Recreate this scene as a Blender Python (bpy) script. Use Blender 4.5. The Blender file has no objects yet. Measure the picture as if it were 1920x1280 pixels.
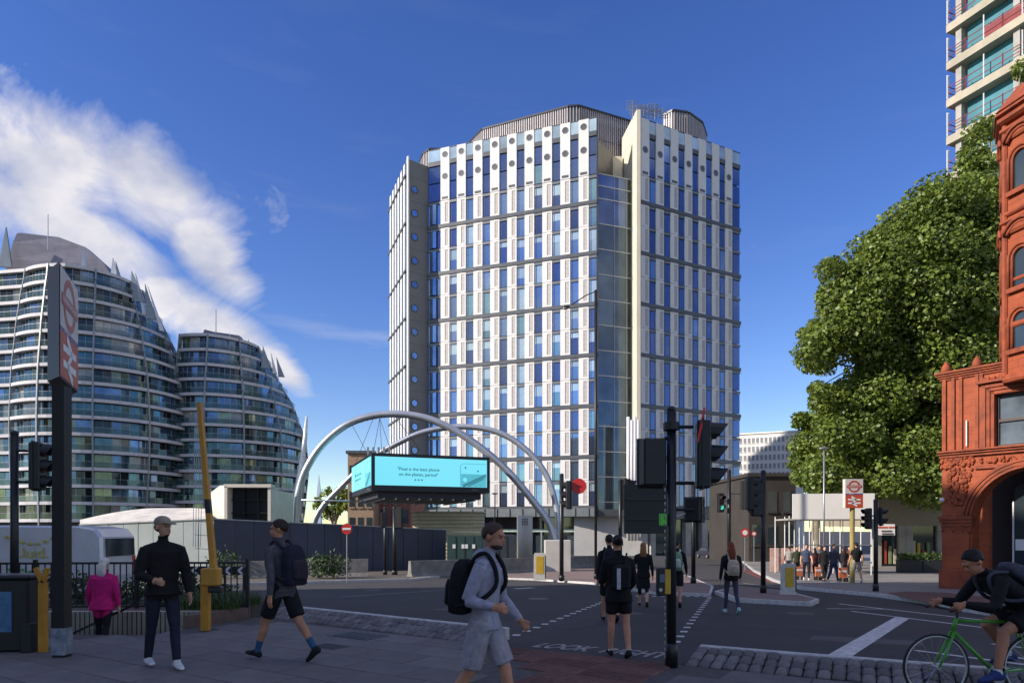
import bpy, math, random
import numpy as np
from mathutils import Vector, Matrix
random.seed(7); np.random.seed(7)
S = bpy.context.scene
COL = S.collection
R = math.radians
# ------------------------------------------------------------------ camera
EYE, HOR, F = 1.65, 995.0, 1280.0            # eye height, horizon row, focal length in photo pixels
cd = bpy.data.cameras.new('camera'); cam = bpy.data.objects.new('camera', cd); COL.objects.link(cam)
cam.location = (0, 0, EYE); cam.rotation_euler = (R(90), 0, 0)
cd.sensor_width = 36; cd.lens = 36 * F / 1920; cd.shift_y = (HOR - 640) / 1920
cd.clip_start = .1; cd.clip_end = 9000
S.camera = cam
# ------------------------------------------------------------------ light
SUN_PHI, SUN_EL = 71, 28                      # degrees left of straight-behind the camera, elevation
sdir = Vector((-math.sin(R(SUN_PHI)) * math.cos(R(SUN_EL)), -math.cos(R(SUN_PHI)) * math.cos(R(SUN_EL)), math.sin(R(SUN_EL))))
sl = bpy.data.lights.new('sun', 'SUN'); sun = bpy.data.objects.new('sun', sl); COL.objects.link(sun)
sl.energy = 5.0; sl.angle = R(.5); sl.color = (1, .91, .80)
sun.rotation_euler = sdir.to_track_quat('Z', 'Y').to_euler(); sun.location = (-40, -30, 60)
W = bpy.data.worlds.new('World'); S.world = W; W.use_nodes = True
wn, wl = W.node_tree.nodes, W.node_tree.links; wn.clear()
def wnode(t, **k):
    n = wn.new(t)
    for a, b in k.items(): setattr(n, a, b)
    return n
def wmath(op, a, b=None, c=None, clamp=False):
    n = wnode('ShaderNodeMath', operation=op); n.use_clamp = clamp
    for i, v in enumerate((a, b, c)):
        if v is None: continue
        if isinstance(v, (int, float)): n.inputs[i].default_value = v
        else: wl.new(v, n.inputs[i])
    return n.outputs[0]
sky = wnode('ShaderNodeTexSky', sky_type='NISHITA'); sky.sun_disc = False
sky.sun_elevation = R(SUN_EL); sky.sun_rotation = math.atan2(sdir.x, sdir.y)
sky.air_density = 1.0; sky.dust_density = .12; sky.ozone_density = 2.4; sky.altitude = 50
hs = wnode('ShaderNodeHueSaturation'); hs.inputs['Saturation'].default_value = 1.27; hs.inputs['Value'].default_value = 1.0; hs.inputs['Hue'].default_value = .522
wl.new(sky.outputs[0], hs.inputs['Color'])
# clouds: noise inside placed blobs, the unseen ones added to whiten the shade
tc = wnode('ShaderNodeTexCoord'); sp = wnode('ShaderNodeSeparateXYZ'); wl.new(tc.outputs['Generated'], sp.inputs[0])
gx, gy, gz = sp.outputs
zz = wmath('MAXIMUM', gz, 0.02)
az = wmath('ARCTAN2', gx, gy)
cb = wnode('ShaderNodeCombineXYZ'); wl.new(wmath('MULTIPLY', az, 3.2), cb.inputs[0]); wl.new(wmath('MULTIPLY', zz, 5.0), cb.inputs[1])
nz = wnode('ShaderNodeTexNoise'); nz.inputs['Scale'].default_value = 1.6; nz.inputs['Detail'].default_value = 9; nz.inputs['Roughness'].default_value = .63; nz.inputs['Distortion'].default_value = .6
wl.new(cb.outputs[0], nz.inputs['Vector'])
def blob(a0, z0, ra, rz, rot=0):
    da = wmath('SUBTRACT', az, a0); dz = wmath('SUBTRACT', gz, z0)
    c, s = math.cos(rot), math.sin(rot)
    u = wmath('DIVIDE', wmath('ADD', wmath('MULTIPLY', da, c), wmath('MULTIPLY', dz, s)), ra)
    v = wmath('DIVIDE', wmath('SUBTRACT', wmath('MULTIPLY', dz, c), wmath('MULTIPLY', da, s)), rz)
    d = wmath('ADD', wmath('MULTIPLY', u, u), wmath('MULTIPLY', v, v))
    return wmath('POWER', 2.718, wmath('MULTIPLY', d, -1.0))
m = blob(-.60, .41, .14, .065, 0)
for b in ((-.49, .405, .10, .055, -.4), (-.42, .35, .09, .04, -.75), (-.70, .37, .16, .06, 0), (-.56, .345, .12, .04, -.3), (-.41, .265, .1, .04, -.45), (-.48, .29, .05, .035, 0), (-.33, .222, .06, .022, -.6),
          (-1.25, .34, .4, .12, 0), (-2.1, .30, .6, .12, .1), (1.5, .3, .45, .1, 0), (2.5, .34, .6, .12, .1), (-2.9, .5, .6, .14, 0), (1.9, .6, .6, .12, 0), (-1.6, .62, .6, .1, 0), (0, 1.02, 9, .13, 0)):  # outside the view and overhead: added for neutral fill on the ground
    m = wmath('MAXIMUM', m, blob(*b))
dens = wmath('ADD', wmath('MULTIPLY', m, 1.25), wmath('MULTIPLY', wmath('SUBTRACT', nz.outputs[0], .5), 2.3))
dens = wmath('SUBTRACT', dens, .36)
dens = wmath('MULTIPLY', dens, 1.55, clamp=True)
dens = wmath('MULTIPLY', wmath('SMOOTH_MIN', dens, 1, .1), .93, clamp=True)
# thin streaks
cb2 = wnode('ShaderNodeCombineXYZ'); wl.new(wmath('ADD', wmath('MULTIPLY', az, 3.0), wmath('MULTIPLY', gz, 5.0)), cb2.inputs[0]); wl.new(wmath('MULTIPLY', gz, 16), cb2.inputs[1])
n2 = wnode('ShaderNodeTexNoise'); n2.inputs['Scale'].default_value = 1.3; n2.inputs['Detail'].default_value = 6; wl.new(cb2.outputs[0], n2.inputs['Vector'])
st = wmath('MULTIPLY', wmath('SUBTRACT', n2.outputs[0], .55), 1.1, clamp=True)
st = wmath('MULTIPLY', st, wmath('ADD', blob(-.25, .27, .3, .12, -.4), .12), clamp=True)
dens = wmath('MAXIMUM', dens, st)
n3 = wnode('ShaderNodeTexNoise'); n3.inputs['Scale'].default_value = 2.6; n3.inputs['Detail'].default_value = 5; wl.new(cb.outputs[0], n3.inputs['Vector'])
rp = wnode('ShaderNodeValToRGB'); rp.color_ramp.elements[0].position = .35; rp.color_ramp.elements[1].position = .62
rp.color_ramp.elements[0].color = (3.0, 3.15, 3.9, 1); rp.color_ramp.elements[1].color = (5.6, 5.35, 5.3, 1)
wl.new(n3.outputs[0], rp.inputs[0])
mx = wnode('ShaderNodeMix', data_type='RGBA'); wl.new(dens, mx.inputs[0]); wl.new(hs.outputs[0], mx.inputs[6]); wl.new(rp.outputs[0], mx.inputs[7])
bg = wnode('ShaderNodeBackground'); bg.inputs[1].default_value = .14; wl.new(mx.outputs[2], bg.inputs[0])
wo = wnode('ShaderNodeOutputWorld'); wl.new(bg.outputs[0], wo.inputs[0])
S.view_settings.view_transform = 'Standard'; S.view_settings.look = 'None'; S.view_settings.gamma = 1
S.view_settings.exposure = .34
S.render.engine = 'CYCLES'
try:
    S.cycles.max_bounces = 6; S.cycles.transparent_max_bounces = 12
except Exception: pass

# ------------------------------------------------------------------ helpers
def road_z(Y):
    if Y <= 9.5: return -.08
    if Y <= 36: return -.08 - .0345 * (Y - 9.5)
    if Y <= 118: return -.994 - .0175 * (Y - 36)
    return -2.43
def P(px, py, Y): return Vector(((px - 960) / F * Y, Y, EYE + (HOR - py) / F * Y))
def XY(px, Y): return ((px - 960) / F * Y, Y)
def GP(px, py, lift=0.0):
    lo, hi = 2.0, 2000.0
    for _ in range(60):
        Y = (lo + hi) / 2
        if (EYE - road_z(Y) - lift) / Y * F > py - HOR: lo = Y
        else: hi = Y
    return Vector(((px - 960) / F * Y, Y, road_z(Y) + lift))
def PP(px, py, z=0.0):
    Y = (EYE - z) * F / (py - HOR); return Vector(((px - 960) / F * Y, Y, z))
def lin(c):
    return tuple(((v / 255) / 12.92 if v / 255 <= .04045 else ((v / 255 + .055) / 1.055) ** 2.4) for v in c)
MATS = {}
def mat(name, col, rough=.6, metal=0.0, var=.12, scale=3.0, bump=0.0, bscale=40.0, spec=.5, emit=None, trans=0, col2=None, detail=5, alpha=1, rvar=0.0):
    if name in MATS: return MATS[name]
    m = bpy.data.materials.new(name); m.use_nodes = True; MATS[name] = m
    nt = m.node_tree; b = nt.nodes['Principled BSDF']
    b.inputs['Roughness'].default_value = rough; b.inputs['Metallic'].default_value = metal
    b.inputs['Specular IOR Level'].default_value = spec
    if trans: b.inputs['Transmission Weight'].default_value = trans
    if alpha < 1: b.inputs['Alpha'].default_value = alpha
    c = (*col, 1)
    b.inputs['Base Color'].default_value = c
    if var or bump or col2:
        t = nt.nodes.new('ShaderNodeTexCoord')
        n = nt.nodes.new('ShaderNodeTexNoise'); n.inputs['Scale'].default_value = scale; n.inputs['Detail'].default_value = detail; n.inputs['Roughness'].default_value = .62
        nt.links.new(t.outputs['Object'], n.inputs['Vector'])
        r = nt.nodes.new('ShaderNodeValToRGB'); r.color_ramp.elements[0].position = .32; r.color_ramp.elements[1].position = .7
        if col2: r.color_ramp.elements[0].color = (*col2, 1); r.color_ramp.elements[1].color = c
        else:
            r.color_ramp.elements[0].color = (*[v * (1 - var) for v in col], 1); r.color_ramp.elements[1].color = (*[min(1, v * (1 + var)) for v in col], 1)
        nt.links.new(n.outputs[0], r.inputs[0])
        nt.links.new(r.outputs[0], b.inputs['Base Color'])
        if rvar:
            mr = nt.nodes.new('ShaderNodeMapRange'); mr.inputs[3].default_value = max(0, rough - rvar); mr.inputs[4].default_value = min(1, rough + rvar)
            nt.links.new(n.outputs[0], mr.inputs[0]); nt.links.new(mr.outputs[0], b.inputs['Roughness'])
        if bump:
            n2 = nt.nodes.new('ShaderNodeTexNoise'); n2.inputs['Scale'].default_value = bscale; n2.inputs['Detail'].default_value = 4
            nt.links.new(t.outputs['Object'], n2.inputs['Vector'])
            bp = nt.nodes.new('ShaderNodeBump'); bp.inputs['Strength'].default_value = bump; bp.inputs['Distance'].default_value = .02
            nt.links.new(n2.outputs[0], bp.inputs['Height']); nt.links.new(bp.outputs[0], b.inputs['Normal'])
    if emit:
        b.inputs['Emission Color'].default_value = (*emit[:3], 1); b.inputs['Emission Strength'].default_value = emit[3]
    return m
def objrand(m, amt=.18, hue=.0):
    """vary a material's value a little from object to object"""
    nt = m.node_tree; b = nt.nodes['Principled BSDF']; inp = b.inputs['Base Color']
    oi = nt.nodes.new('ShaderNodeObjectInfo'); mr = nt.nodes.new('ShaderNodeMapRange'); mr.inputs[3].default_value = 1 - amt; mr.inputs[4].default_value = 1 + amt
    nt.links.new(oi.outputs['Random'], mr.inputs[0])
    h = nt.nodes.new('ShaderNodeHueSaturation'); nt.links.new(mr.outputs[0], h.inputs['Value'])
    if inp.links: nt.links.new(inp.links[0].from_socket, h.inputs['Color'])
    else: h.inputs['Color'].default_value = inp.default_value
    nt.links.new(h.outputs[0], inp); return m
WP = {}                                         # world position of every object
def link(o, parent=None, wloc=(0, 0, 0)):
    COL.objects.link(o); wloc = Vector(wloc); WP[o.name] = wloc
    if parent is not None:
        o.parent = parent; o.location = wloc - WP[parent.name]
    else: o.location = wloc
    return o
def tag(o, label=None, cat=None, group=None, kind=None):
    if label: o['label'] = label
    if cat: o['category'] = cat
    if group: o['group'] = group
    if kind: o['kind'] = kind
    return o
def empty(name, loc, label=None, cat=None, group=None):
    o = bpy.data.objects.new(name, None); o.empty_display_size = .3; link(o, None, loc); return tag(o, label, cat, group)
def put(name, mesh, parent=None, loc=(0, 0, 0), rotz=0, scale=None, rot=None):
    o = bpy.data.objects.new(name, mesh); link(o, parent, loc)
    if rot is not None: o.rotation_euler = rot
    elif rotz: o.rotation_euler = (0, 0, rotz)
    if scale is not None: o.scale = scale
    return o
def copy_tree(o, parent=None, loc=None):
    c = o.copy(); COL.objects.link(c)
    if parent is not None: c.parent = parent
    if loc is not None: c.location = loc
    WP[c.name] = Vector(loc) if loc is not None else Vector((0, 0, 0))
    for ch in o.children: copy_tree(ch, c)
    return c
class MB:
    def __init__(s): s.v, s.f, s.m, s.cur, s.sm = [], [], [], 0, False; s.s = []
    def add(s, vs, fs):
        o = len(s.v); s.v += [tuple(v) for v in vs]
        for f in fs: s.f.append(tuple(i + o for i in f)); s.m.append(s.cur); s.s.append(s.sm)
        return s
    def box(s, c, d, rz=0.0, bev=0.0):
        x, y, z = [v / 2 for v in d]; ca, sa = math.cos(rz), math.sin(rz)
        def T(p): return (c[0] + p[0] * ca - p[1] * sa, c[1] + p[0] * sa + p[1] * ca, c[2] + p[2])
        if bev <= 0:
            vs = [(-x, -y, -z), (x, -y, -z), (x, y, -z), (-x, y, -z), (-x, -y, z), (x, -y, z), (x, y, z), (-x, y, z)]
            return s.add([T(p) for p in vs], [(0, 3, 2, 1), (4, 5, 6, 7), (0, 1, 5, 4), (1, 2, 6, 5), (2, 3, 7, 6), (3, 0, 4, 7)])
        b = min(bev, x * .9, y * .9, z * .9); rings = []
        for zz, ins in ((-z, b), (-z + b, 0), (z - b, 0), (z, b)):
            X, Yv = x - ins, y - ins; k = b if ins == 0 else b * .6
            rings.append([T(p) for p in ((-X + k, -Yv, zz), (X - k, -Yv, zz), (X, -Yv + k, zz), (X, Yv - k, zz), (X - k, Yv, zz), (-X + k, Yv, zz), (-X, Yv - k, zz), (-X, -Yv + k, zz))])
        return s.loft(rings)
    def bx(s, x0, x1, y0, y1, z0, z1): return s.box(((x0 + x1) / 2, (y0 + y1) / 2, (z0 + z1) / 2), (abs(x1 - x0), abs(y1 - y0), abs(z1 - z0)))
    def loft(s, rings, cap=True, closed=True):
        n = len(rings[0]); vs = [p for r in rings for p in r]; fs = []
        for i in range(len(rings) - 1):
            for j in range(n if closed else n - 1):
                k = (j + 1) % n; fs.append((i * n + j, i * n + k, (i + 1) * n + k, (i + 1) * n + j))
        if cap and closed:
            fs.append(tuple(range(n - 1, -1, -1))); fs.append(tuple((len(rings) - 1) * n + j for j in range(n)))
        return s.add(vs, fs)
    def tube(s, pts, r, n=8, cap=True, closed=False):
        pts = [Vector(p) for p in pts]; rs = r if isinstance(r, (list, tuple)) else [r] * len(pts); rings = []
        up = None
        for i, p in enumerate(pts):
            a = pts[i - 1] if i else (pts[-1] if closed else pts[0]); b = pts[i + 1] if i < len(pts) - 1 else (pts[0] if closed else pts[-1])
            d = (b - a).normalized()
            if up is None:
                up = Vector((0, 0, 1)) if abs(d.z) < .9 else Vector((0, 1, 0))
            e = d.cross(up).normalized(); g = e.cross(d).normalized(); up = g
            rings.append([p + (e * math.cos(2 * math.pi * j / n) + g * math.sin(2 * math.pi * j / n)) * rs[i] for j in range(n)])
        if closed: rings.append(rings[0])
        return s.loft(rings, cap and not closed)
    def bar(s, a, b, w, h=None, up=(0, 0, 1)):
        a, b = Vector(a), Vector(b); h = h or w; d = (b - a).normalized(); up = Vector(up)
        if abs(d.dot(up)) > .95: up = Vector((0, 1, 0))
        e = d.cross(up).normalized() * w / 2; g = e.cross(d).normalized() * h / 2
        return s.loft([[p - e - g, p + e - g, p + e + g, p - e + g] for p in (a, b)])
    def prism(s, poly, z0, z1):
        return s.loft([[(p[0], p[1], z0) for p in poly], [(p[0], p[1], z1) for p in poly]])
    def ell(s, c, r, n=10, m=7, M=None):
        rings = []
        for i in range(m + 1):
            t = math.pi * i / m; t = min(max(t, .06), math.pi - .06)
            ring = []
            for j in range(n):
                a = 2 * math.pi * j / n
                p = Vector((r[0] * math.sin(t) * math.cos(a), r[1] * math.sin(t) * math.sin(a), -r[2] * math.cos(t)))
                if M is not None: p = M @ p
                ring.append(Vector(c) + p)
            rings.append(ring)
        return s.loft(rings)
    def cyl(s, a, b, r, n=16): return s.tube([a, b], r, n)
    def mesh(s, name, mats, smooth=None):
        me = bpy.data.meshes.new(name); me.from_pydata(s.v, [], s.f)
        for mm in (mats if isinstance(mats, (list, tuple)) else [mats]): me.materials.append(mm)
        if len(me.materials) > 1: me.polygons.foreach_set('material_index', s.m)
        if smooth is not None: me.polygons.foreach_set('use_smooth', [smooth] * len(s.f))
        else: me.polygons.foreach_set('use_smooth', s.s)
        me.update(); return me
    def build(s, name, mats, parent=None, smooth=None, kind=None):
        o = bpy.data.objects.new(name, s.mesh(name, mats, smooth)); link(o, parent, (0, 0, 0))
        if kind: o['kind'] = kind
        return o
def one(name, mats, parent, fn, smooth=None, kind=None):
    b = MB(); fn(b); return b.build(name, mats, parent, smooth, kind)
def catmull(pts, k=6):
    out = []; n = len(pts)
    for i in range(n - 1):
        p0, p1, p2, p3 = pts[max(i - 1, 0)], pts[i], pts[i + 1], pts[min(i + 2, n - 1)]
        for j in range(k):
            t = j / k
            out.append(tuple(.5 * (2 * b + (c - a) * t + (2 * a - 5 * b + 4 * c - d) * t * t + (3 * b - a - 3 * c + d) * t ** 3) for a, b, c, d in zip(p0, p1, p2, p3)))
    out.append(tuple(pts[-1])); return out
def text_obj(body, size, m, parent, M, name='lettering', extrude=.002, align='CENTER', sx=1.0, bold=0.0):
    cu = bpy.data.curves.new('t', 'FONT'); cu.body = body; cu.size = size; cu.extrude = extrude; cu.align_x = align; cu.align_y = 'CENTER'; cu.offset = bold
    o = bpy.data.objects.new('t', cu); COL.objects.link(o)
    dg = bpy.context.evaluated_depsgraph_get(); me = bpy.data.meshes.new_from_object(o.evaluated_get(dg))
    bpy.data.objects.remove(o); bpy.data.curves.remove(cu)
    me.transform(Matrix.Diagonal((sx, 1, 1, 1))); me.transform(M)
    me.materials.clear(); me.materials.append(m); me.name = name
    return put(name, me, parent, WP[parent.name] if False else (0, 0, 0))
def frame(o, u, n):
    """matrix taking (x along u, y up, z along n) to the world"""
    u, n = Vector(u).normalized(), Vector(n).normalized(); v = n.cross(u).normalized()
    return Matrix(((u.x, v.x, n.x, o[0]), (u.y, v.y, n.y, o[1]), (u.z, v.z, n.z, o[2]), (0, 0, 0, 1)))
# ------------------------------------------------------------------ materials
def courses(m, step, width=.05, depth=.45, vstep=0):
    """thin dark joints every `step` metres of height"""
    nt = m.node_tree; b = nt.nodes['Principled BSDF']; inp = b.inputs['Base Color']; t = nt.nodes.new('ShaderNodeTexCoord'); s = nt.nodes.new('ShaderNodeSeparateXYZ'); nt.links.new(t.outputs['Object'], s.inputs[0])
    def mth(op, a, c):
        n = nt.nodes.new('ShaderNodeMath'); n.operation = op
        for i, v in enumerate((a, c)):
            if isinstance(v, (int, float)): n.inputs[i].default_value = v
            else: nt.links.new(v, n.inputs[i])
        return n.outputs[0]
    l = mth('LESS_THAN', mth('FRACT', mth('DIVIDE', s.outputs[2], step), 0), width)
    if vstep:
        row = mth('MULTIPLY', mth('FLOOR', mth('DIVIDE', s.outputs[2], step), 0), .5); a = mth('SUBTRACT', s.outputs[0], mth('MULTIPLY', s.outputs[1], 1.0)); l = mth('MAXIMUM', l, mth('LESS_THAN', mth('FRACT', mth('ADD', mth('DIVIDE', a, vstep), row), 0), width * step / vstep))
    h = nt.nodes.new('ShaderNodeHueSaturation'); nt.links.new(mth('SUBTRACT', 1, mth('MULTIPLY', l, depth)), h.inputs['Value'])
    if inp.links: nt.links.new(inp.links[0].from_socket, h.inputs['Color'])
    else: h.inputs['Color'].default_value = inp.default_value
    nt.links.new(h.outputs[0], inp); return m
black_metal = mat('black_metal', (.012, .012, .014), .42, 0, .25, 6)
grey_metal = mat('grey_metal', (.32, .33, .34), .4, .6, .15, 4)
steel = mat('brushed_steel', (.55, .57, .6), .3, .85, .1, 8)
asphalt = mat('asphalt', (.053, .048, .048), .88, 0, .3, .55, .35, 220, col2=(.033, .031, .033), detail=9)
paint = mat('road_paint', (.74, .73, .7), .75, 0, .25, 9, .2, 120, col2=(.36, .35, .34), detail=8)
slab_m = objrand(mat('paving_slab', (.165, .15, .142), .78, 0, .2, 2.2, .25, 90, col2=(.10, .092, .09), detail=9, rvar=.12), .14)
joint_m = mat('paving_joint', (.08, .074, .07), .95, 0, .25, 8)
sett_m = objrand(mat('granite_sett', (.15, .142, .138), .85, 0, .3, 14, .4, 60), .3)
kerb_m = mat('granite_kerb', (.5, .49, .47), .75, 0, .25, 9, .2, 80)
red_pave = objrand(mat('red_paving', (.15, .075, .064), .85, 0, .3, 8, .2, 80), .25)
concrete = mat('concrete', (.36, .34, .31), .85, 0, .2, 1.2, .2, 30, detail=8)
concrete_d = mat('weathered_concrete', (.2, .19, .175), .88, 0, .3, 1.6, .25, 25, detail=8)
# ------------------------------------------------------------------ ground
def sheet_cells(xs, ys, zf, hole=None):
    b = MB(); n = len(xs)
    b.v = [(x, y, zf(x, y)) for y in ys for x in xs]
    for j in range(len(ys) - 1):
        for i in range(n - 1):
            if hole and hole[0] <= xs[i] < hole[1] and hole[2] <= ys[j] < hole[3]: continue
            b.f.append((j * n + i, j * n + i + 1, (j + 1) * n + i + 1, (j + 1) * n + i)); b.m.append(0); b.s.append(False)
    return b
PIT = (-9.8, -5.65, 10.95, 12.3)
xs = [-2500, -400, -120, -60, -30, -20, -14, PIT[0], -8, -6.8, PIT[1], -3, 0, 4, 8, 14, 20, 30, 60, 120, 400, 2500]
ys = [-300, -60, -10, 0, 5, 9.5, PIT[2], 11.4, 11.8, PIT[3], 14, 17, 20, 25, 30, 36, 45, 60, 80, 118, 200, 500, 1500, 6000]
road = sheet_cells(xs, ys, lambda x, y: road_z(y), PIT).build('road', asphalt); tag(road, kind='structure')
# near kerb line (pavement side), left to right
K = [(-4.95, 13.25), (-3.66, 12.35), (-.8, 10.3), (2.14, 8.45), (3.87, 7.5), (6.5, 6.2), (10, 4.7)]
Kd = catmull(K, 8)
pav_poly = Kd + [(10, -6), (-22, -6), (-22, 10.95), (-5.65, 10.95), (-5.57, 11.6)]
pv = MB(); pv.prism(pav_poly[::-1], -.5, -.014)
pavement = pv.build('pavement', joint_m); tag(pavement, kind='structure')
def inside(p, poly):
    c = False; j = len(poly) - 1
    for i in range(len(poly)):
        a, b = poly[i], poly[j]
        if (a[1] > p[1]) != (b[1] > p[1]) and p[0] < (b[0] - a[0]) * (p[1] - a[1]) / (b[1] - a[1]) + a[0]: c = not c
        j = i
    return c
KO = Vector((-.8, 10.3)); KU = Vector((2.94, -1.85)).normalized(); KV = Vector((KU.y, -KU.x)) * 1.0   # KV toward the camera
if KV.y > 0: KV = -KV
ang = math.atan2(KU.y, KU.x)
def uv(u, v): p = KO + KU * u + KV * v; return (p.x, p.y)
sb = MB(); sb.box((0, 0, -.03), (.886, .586, .06), 0, .006); slab_me = sb.mesh('paving_slab', slab_m)
sb = MB(); sb.box((0, 0, -.03), (.436, .586, .06), 0, .006); half_me = sb.mesh('paving_slab_half', slab_m)
nslab = 0
def redzone(x, y): return y > 5.5 and -.13 + (10.3 - y) * .124 < x < 1.99 - (8.8 - y) * .35 + max(0, 8.8 - y) * 0 + (.0 if y < 8.8 else (y - 8.8) * -.9)
for j in range(0, 22):
    v = .32 + j * .6
    for i in range(-24, 24):
        u = i * .45
        if (i + (j % 2)) % 2: continue
        cs = [uv(u + a * .44, v + b * .29) for a in (-1, 1) for b in (-1, 1)]
        if not all(inside(c, pav_poly) for c in cs): continue
        c = uv(u, v)
        if c[1] < 3.9 or abs(c[0]) > .82 * c[1] + .6: continue
        if any(redzone(*q) for q in cs + [c]): continue
        if nslab >= 298: continue
        put('paving_slab', slab_me, pavement, (c[0], c[1], random.uniform(-.002, .003)), ang).rotation_euler.x = random.uniform(-.003, .003); nslab += 1
# red tactile paving at the crossing: slabs with raised blisters
tb = MB(); tb.box((0, 0, -.03), (.392, .392, .06), 0, .005)
for a in range(5):
    tb.box((0, -.155 + a * .0775, .003), (.36, .03, .01), 0, .004)
tact_me = tb.mesh('tactile_slab', red_pave)
for i in range(-12, 14):
    for j in range(14):
        c = uv(.38 + i * .4, .26 + j * .4)
        if not redzone(*c): continue
        put('tactile_slab', tact_me, pavement, (c[0], c[1], random.uniform(-.002, .002)), ang)
# inclined strips of granite setts with a pale kerbstone on top
st_mb = MB(); st_mb.box((0, 0, 0), (.135, .19, .1), 0, .022); sett_me = st_mb.mesh('sett', sett_m)
kb = MB(); kb.box((0, 0, 0), (.9, .12, .2), 0, .012); kst_me = kb.mesh('kerbstone', kerb_m)
def kerb_point(d):
    L = 0
    for a, b in zip(Kd, Kd[1:]):
        s = math.hypot(b[0] - a[0], b[1] - a[1])
        if L + s >= d: t = (d - L) / s; return (a[0] + (b[0] - a[0]) * t, a[1] + (b[1] - a[1]) * t), math.atan2(b[1] - a[1], b[0] - a[0])
        L += s
    return Kd[-1], math.atan2(b[1] - a[1], b[0] - a[0])
def sett_strip(name, d0, d1):
    root = tag(bpy.data.objects.new(name, None), kind='structure'); p, a = kerb_point((d0 + d1) / 2); link(root, None, (p[0], p[1], 0))
    bed = MB(); rr = []
    d = d0
    while d <= d1 + .01:
        p, a = kerb_point(d); nx, ny = -math.sin(a), math.cos(a)
        rr.append([(p[0], p[1], -.06), (p[0] + nx * .64, p[1] + ny * .64, .085), (p[0] + nx * .66, p[1] + ny * .66, -.45), (p[0], p[1], -.45)])
        d += .3
    bed.loft(rr); bed.build('mortar_bed', joint_m, root)
    d = d0 + .07
    while d < d1:
        p, a = kerb_point(d); nx, ny = -math.sin(a), math.cos(a)
        for r in range(3):
            w = .1 + r * .205
            put('sett', sett_me, root, (p[0] + nx * w, p[1] + ny * w, -.035 + w * .225 + random.uniform(-.008, .008)),
                rot=(math.atan(.225) + random.uniform(-.04, .04), random.uniform(-.03, .03), a + random.uniform(-.04, .04)))
        d += .15
    d = d0 + .45
    while d < d1:
        p, a = kerb_point(d); nx, ny = -math.sin(a), math.cos(a)
        put('kerbstone', kst_me, root, (p[0] + nx * .7, p[1] + ny * .7, .045), a); d += .91
    return root
Lk = 0; kd_len = {}
for a, b in zip(Kd, Kd[1:]):
    kd_len[round(a[0], 2)] = Lk; Lk += math.hypot(b[0] - a[0], b[1] - a[1])
def d_at(x): return min(((abs(k - x), v) for k, v in kd_len.items()))[1]
sett_strip('sett_strip', 0.05, d_at(-.75)); sett_strip('sett_strip', d_at(2.15), d_at(8.5))
# ---- road markings
def strip_mark(name, pix, width, parent=road, lift=.004, m=paint):
    pts = [GP(x, y, lift) for x, y in pix]; b = MB(); L, Rr = [], []
    for i, p in enumerate(pts):
        d = (pts[min(i + 1, len(pts) - 1)] - pts[max(i - 1, 0)]); d.z = 0; d.normalize(); n = Vector((-d.y, d.x, 0)) * width / 2
        L.append(p + n); Rr.append(p - n)
    for q in L + Rr: q.z = road_z(q.y) + lift
    k = len(pts); b.add(L + Rr, [(i, i + 1, k + i + 1, k + i) for i in range(k - 1)])
    return b.build(name, m, parent)
def fine(a, b, n=12): return [(a[0] + (b[0] - a[0]) * i / n, a[1] + (b[1] - a[1]) * i / n) for i in range(n + 1)]
strip_mark('stop_line', fine((1553, 1241), (1692, 1157)), .3)
strip_mark('lane_line', fine((1550, 1140), (1662, 1141)) , .1)
strip_mark('lane_line', fine((1572, 1131), (1900, 1168)), .1)
strip_mark('lane_line', fine((1597, 1145), (1700, 1158)) + fine((1702, 1158), (1960, 1190))[1:], .1)
strip_mark('lane_line', fine((1715, 1218), (1960, 1250)), .1)
strip_mark('lane_line', fine((1880, 1228), (1990, 1244)), .1)
strip_mark('lane_line', fine((1860, 1206), (1990, 1222)), .1)
strip_mark('lane_line', fine((1395, 1093), (1530, 1106)), .1)
strip_mark('lane_line', fine((965, 1103), (1000, 1101), 2), .35)
strip_mark('lane_line', fine((640, 1118), (840, 1105)), .05)
red_paint = mat('red_road_paint', (.35, .05, .04), .8, 0, .3, 5)
strip_mark('red_route_line', fine((1395, 1066), (1462, 1092)), .12, m=red_paint); strip_mark('red_route_line', fine((1390, 1068), (1450, 1092)), .12, m=red_paint)
sm = MB(); sm.box((0, 0, .0), (.13, .13, .012), 0, .004); stud_me = sm.mesh('crossing_stud', paint)
def studs(a, b, n, w=1):
    A, B = GP(*a), GP(*b)
    for i in range(n):
        p = A.lerp(B, i / (n - 1)); o = put('crossing_stud', stud_me, road, (p.x, p.y, road_z(p.y) + .006), math.atan2(B.y - A.y, B.x - A.x), (1, 1, 1))
        o.rotation_euler.x = 0
studs((946, 1199), (1128, 1129), 15); studs((1268, 1203), (1331, 1119), 17); studs((1195, 1117), (1322, 1118), 9)
# LOOK RIGHT
A, B = GP(1010, 1209, 0), GP(1248, 1229, 0); d = (B - A)
Mx = frame(((A.x + B.x) / 2, (A.y + B.y) / 2, -.068), (d.x, d.y, 0), (0, 0, 1))
lt = text_obj('LOOK  RIGHT', .48, paint, road, Mx @ Matrix.Diagonal((d.length / 2.95, 1.45, 1, 1)), 'painted_lettering', .001, bold=.012)
for i in range(len(lt.data.vertices)):
    v = lt.data.vertices[i].co; v.z = road_z(v.y) + .006
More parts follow.
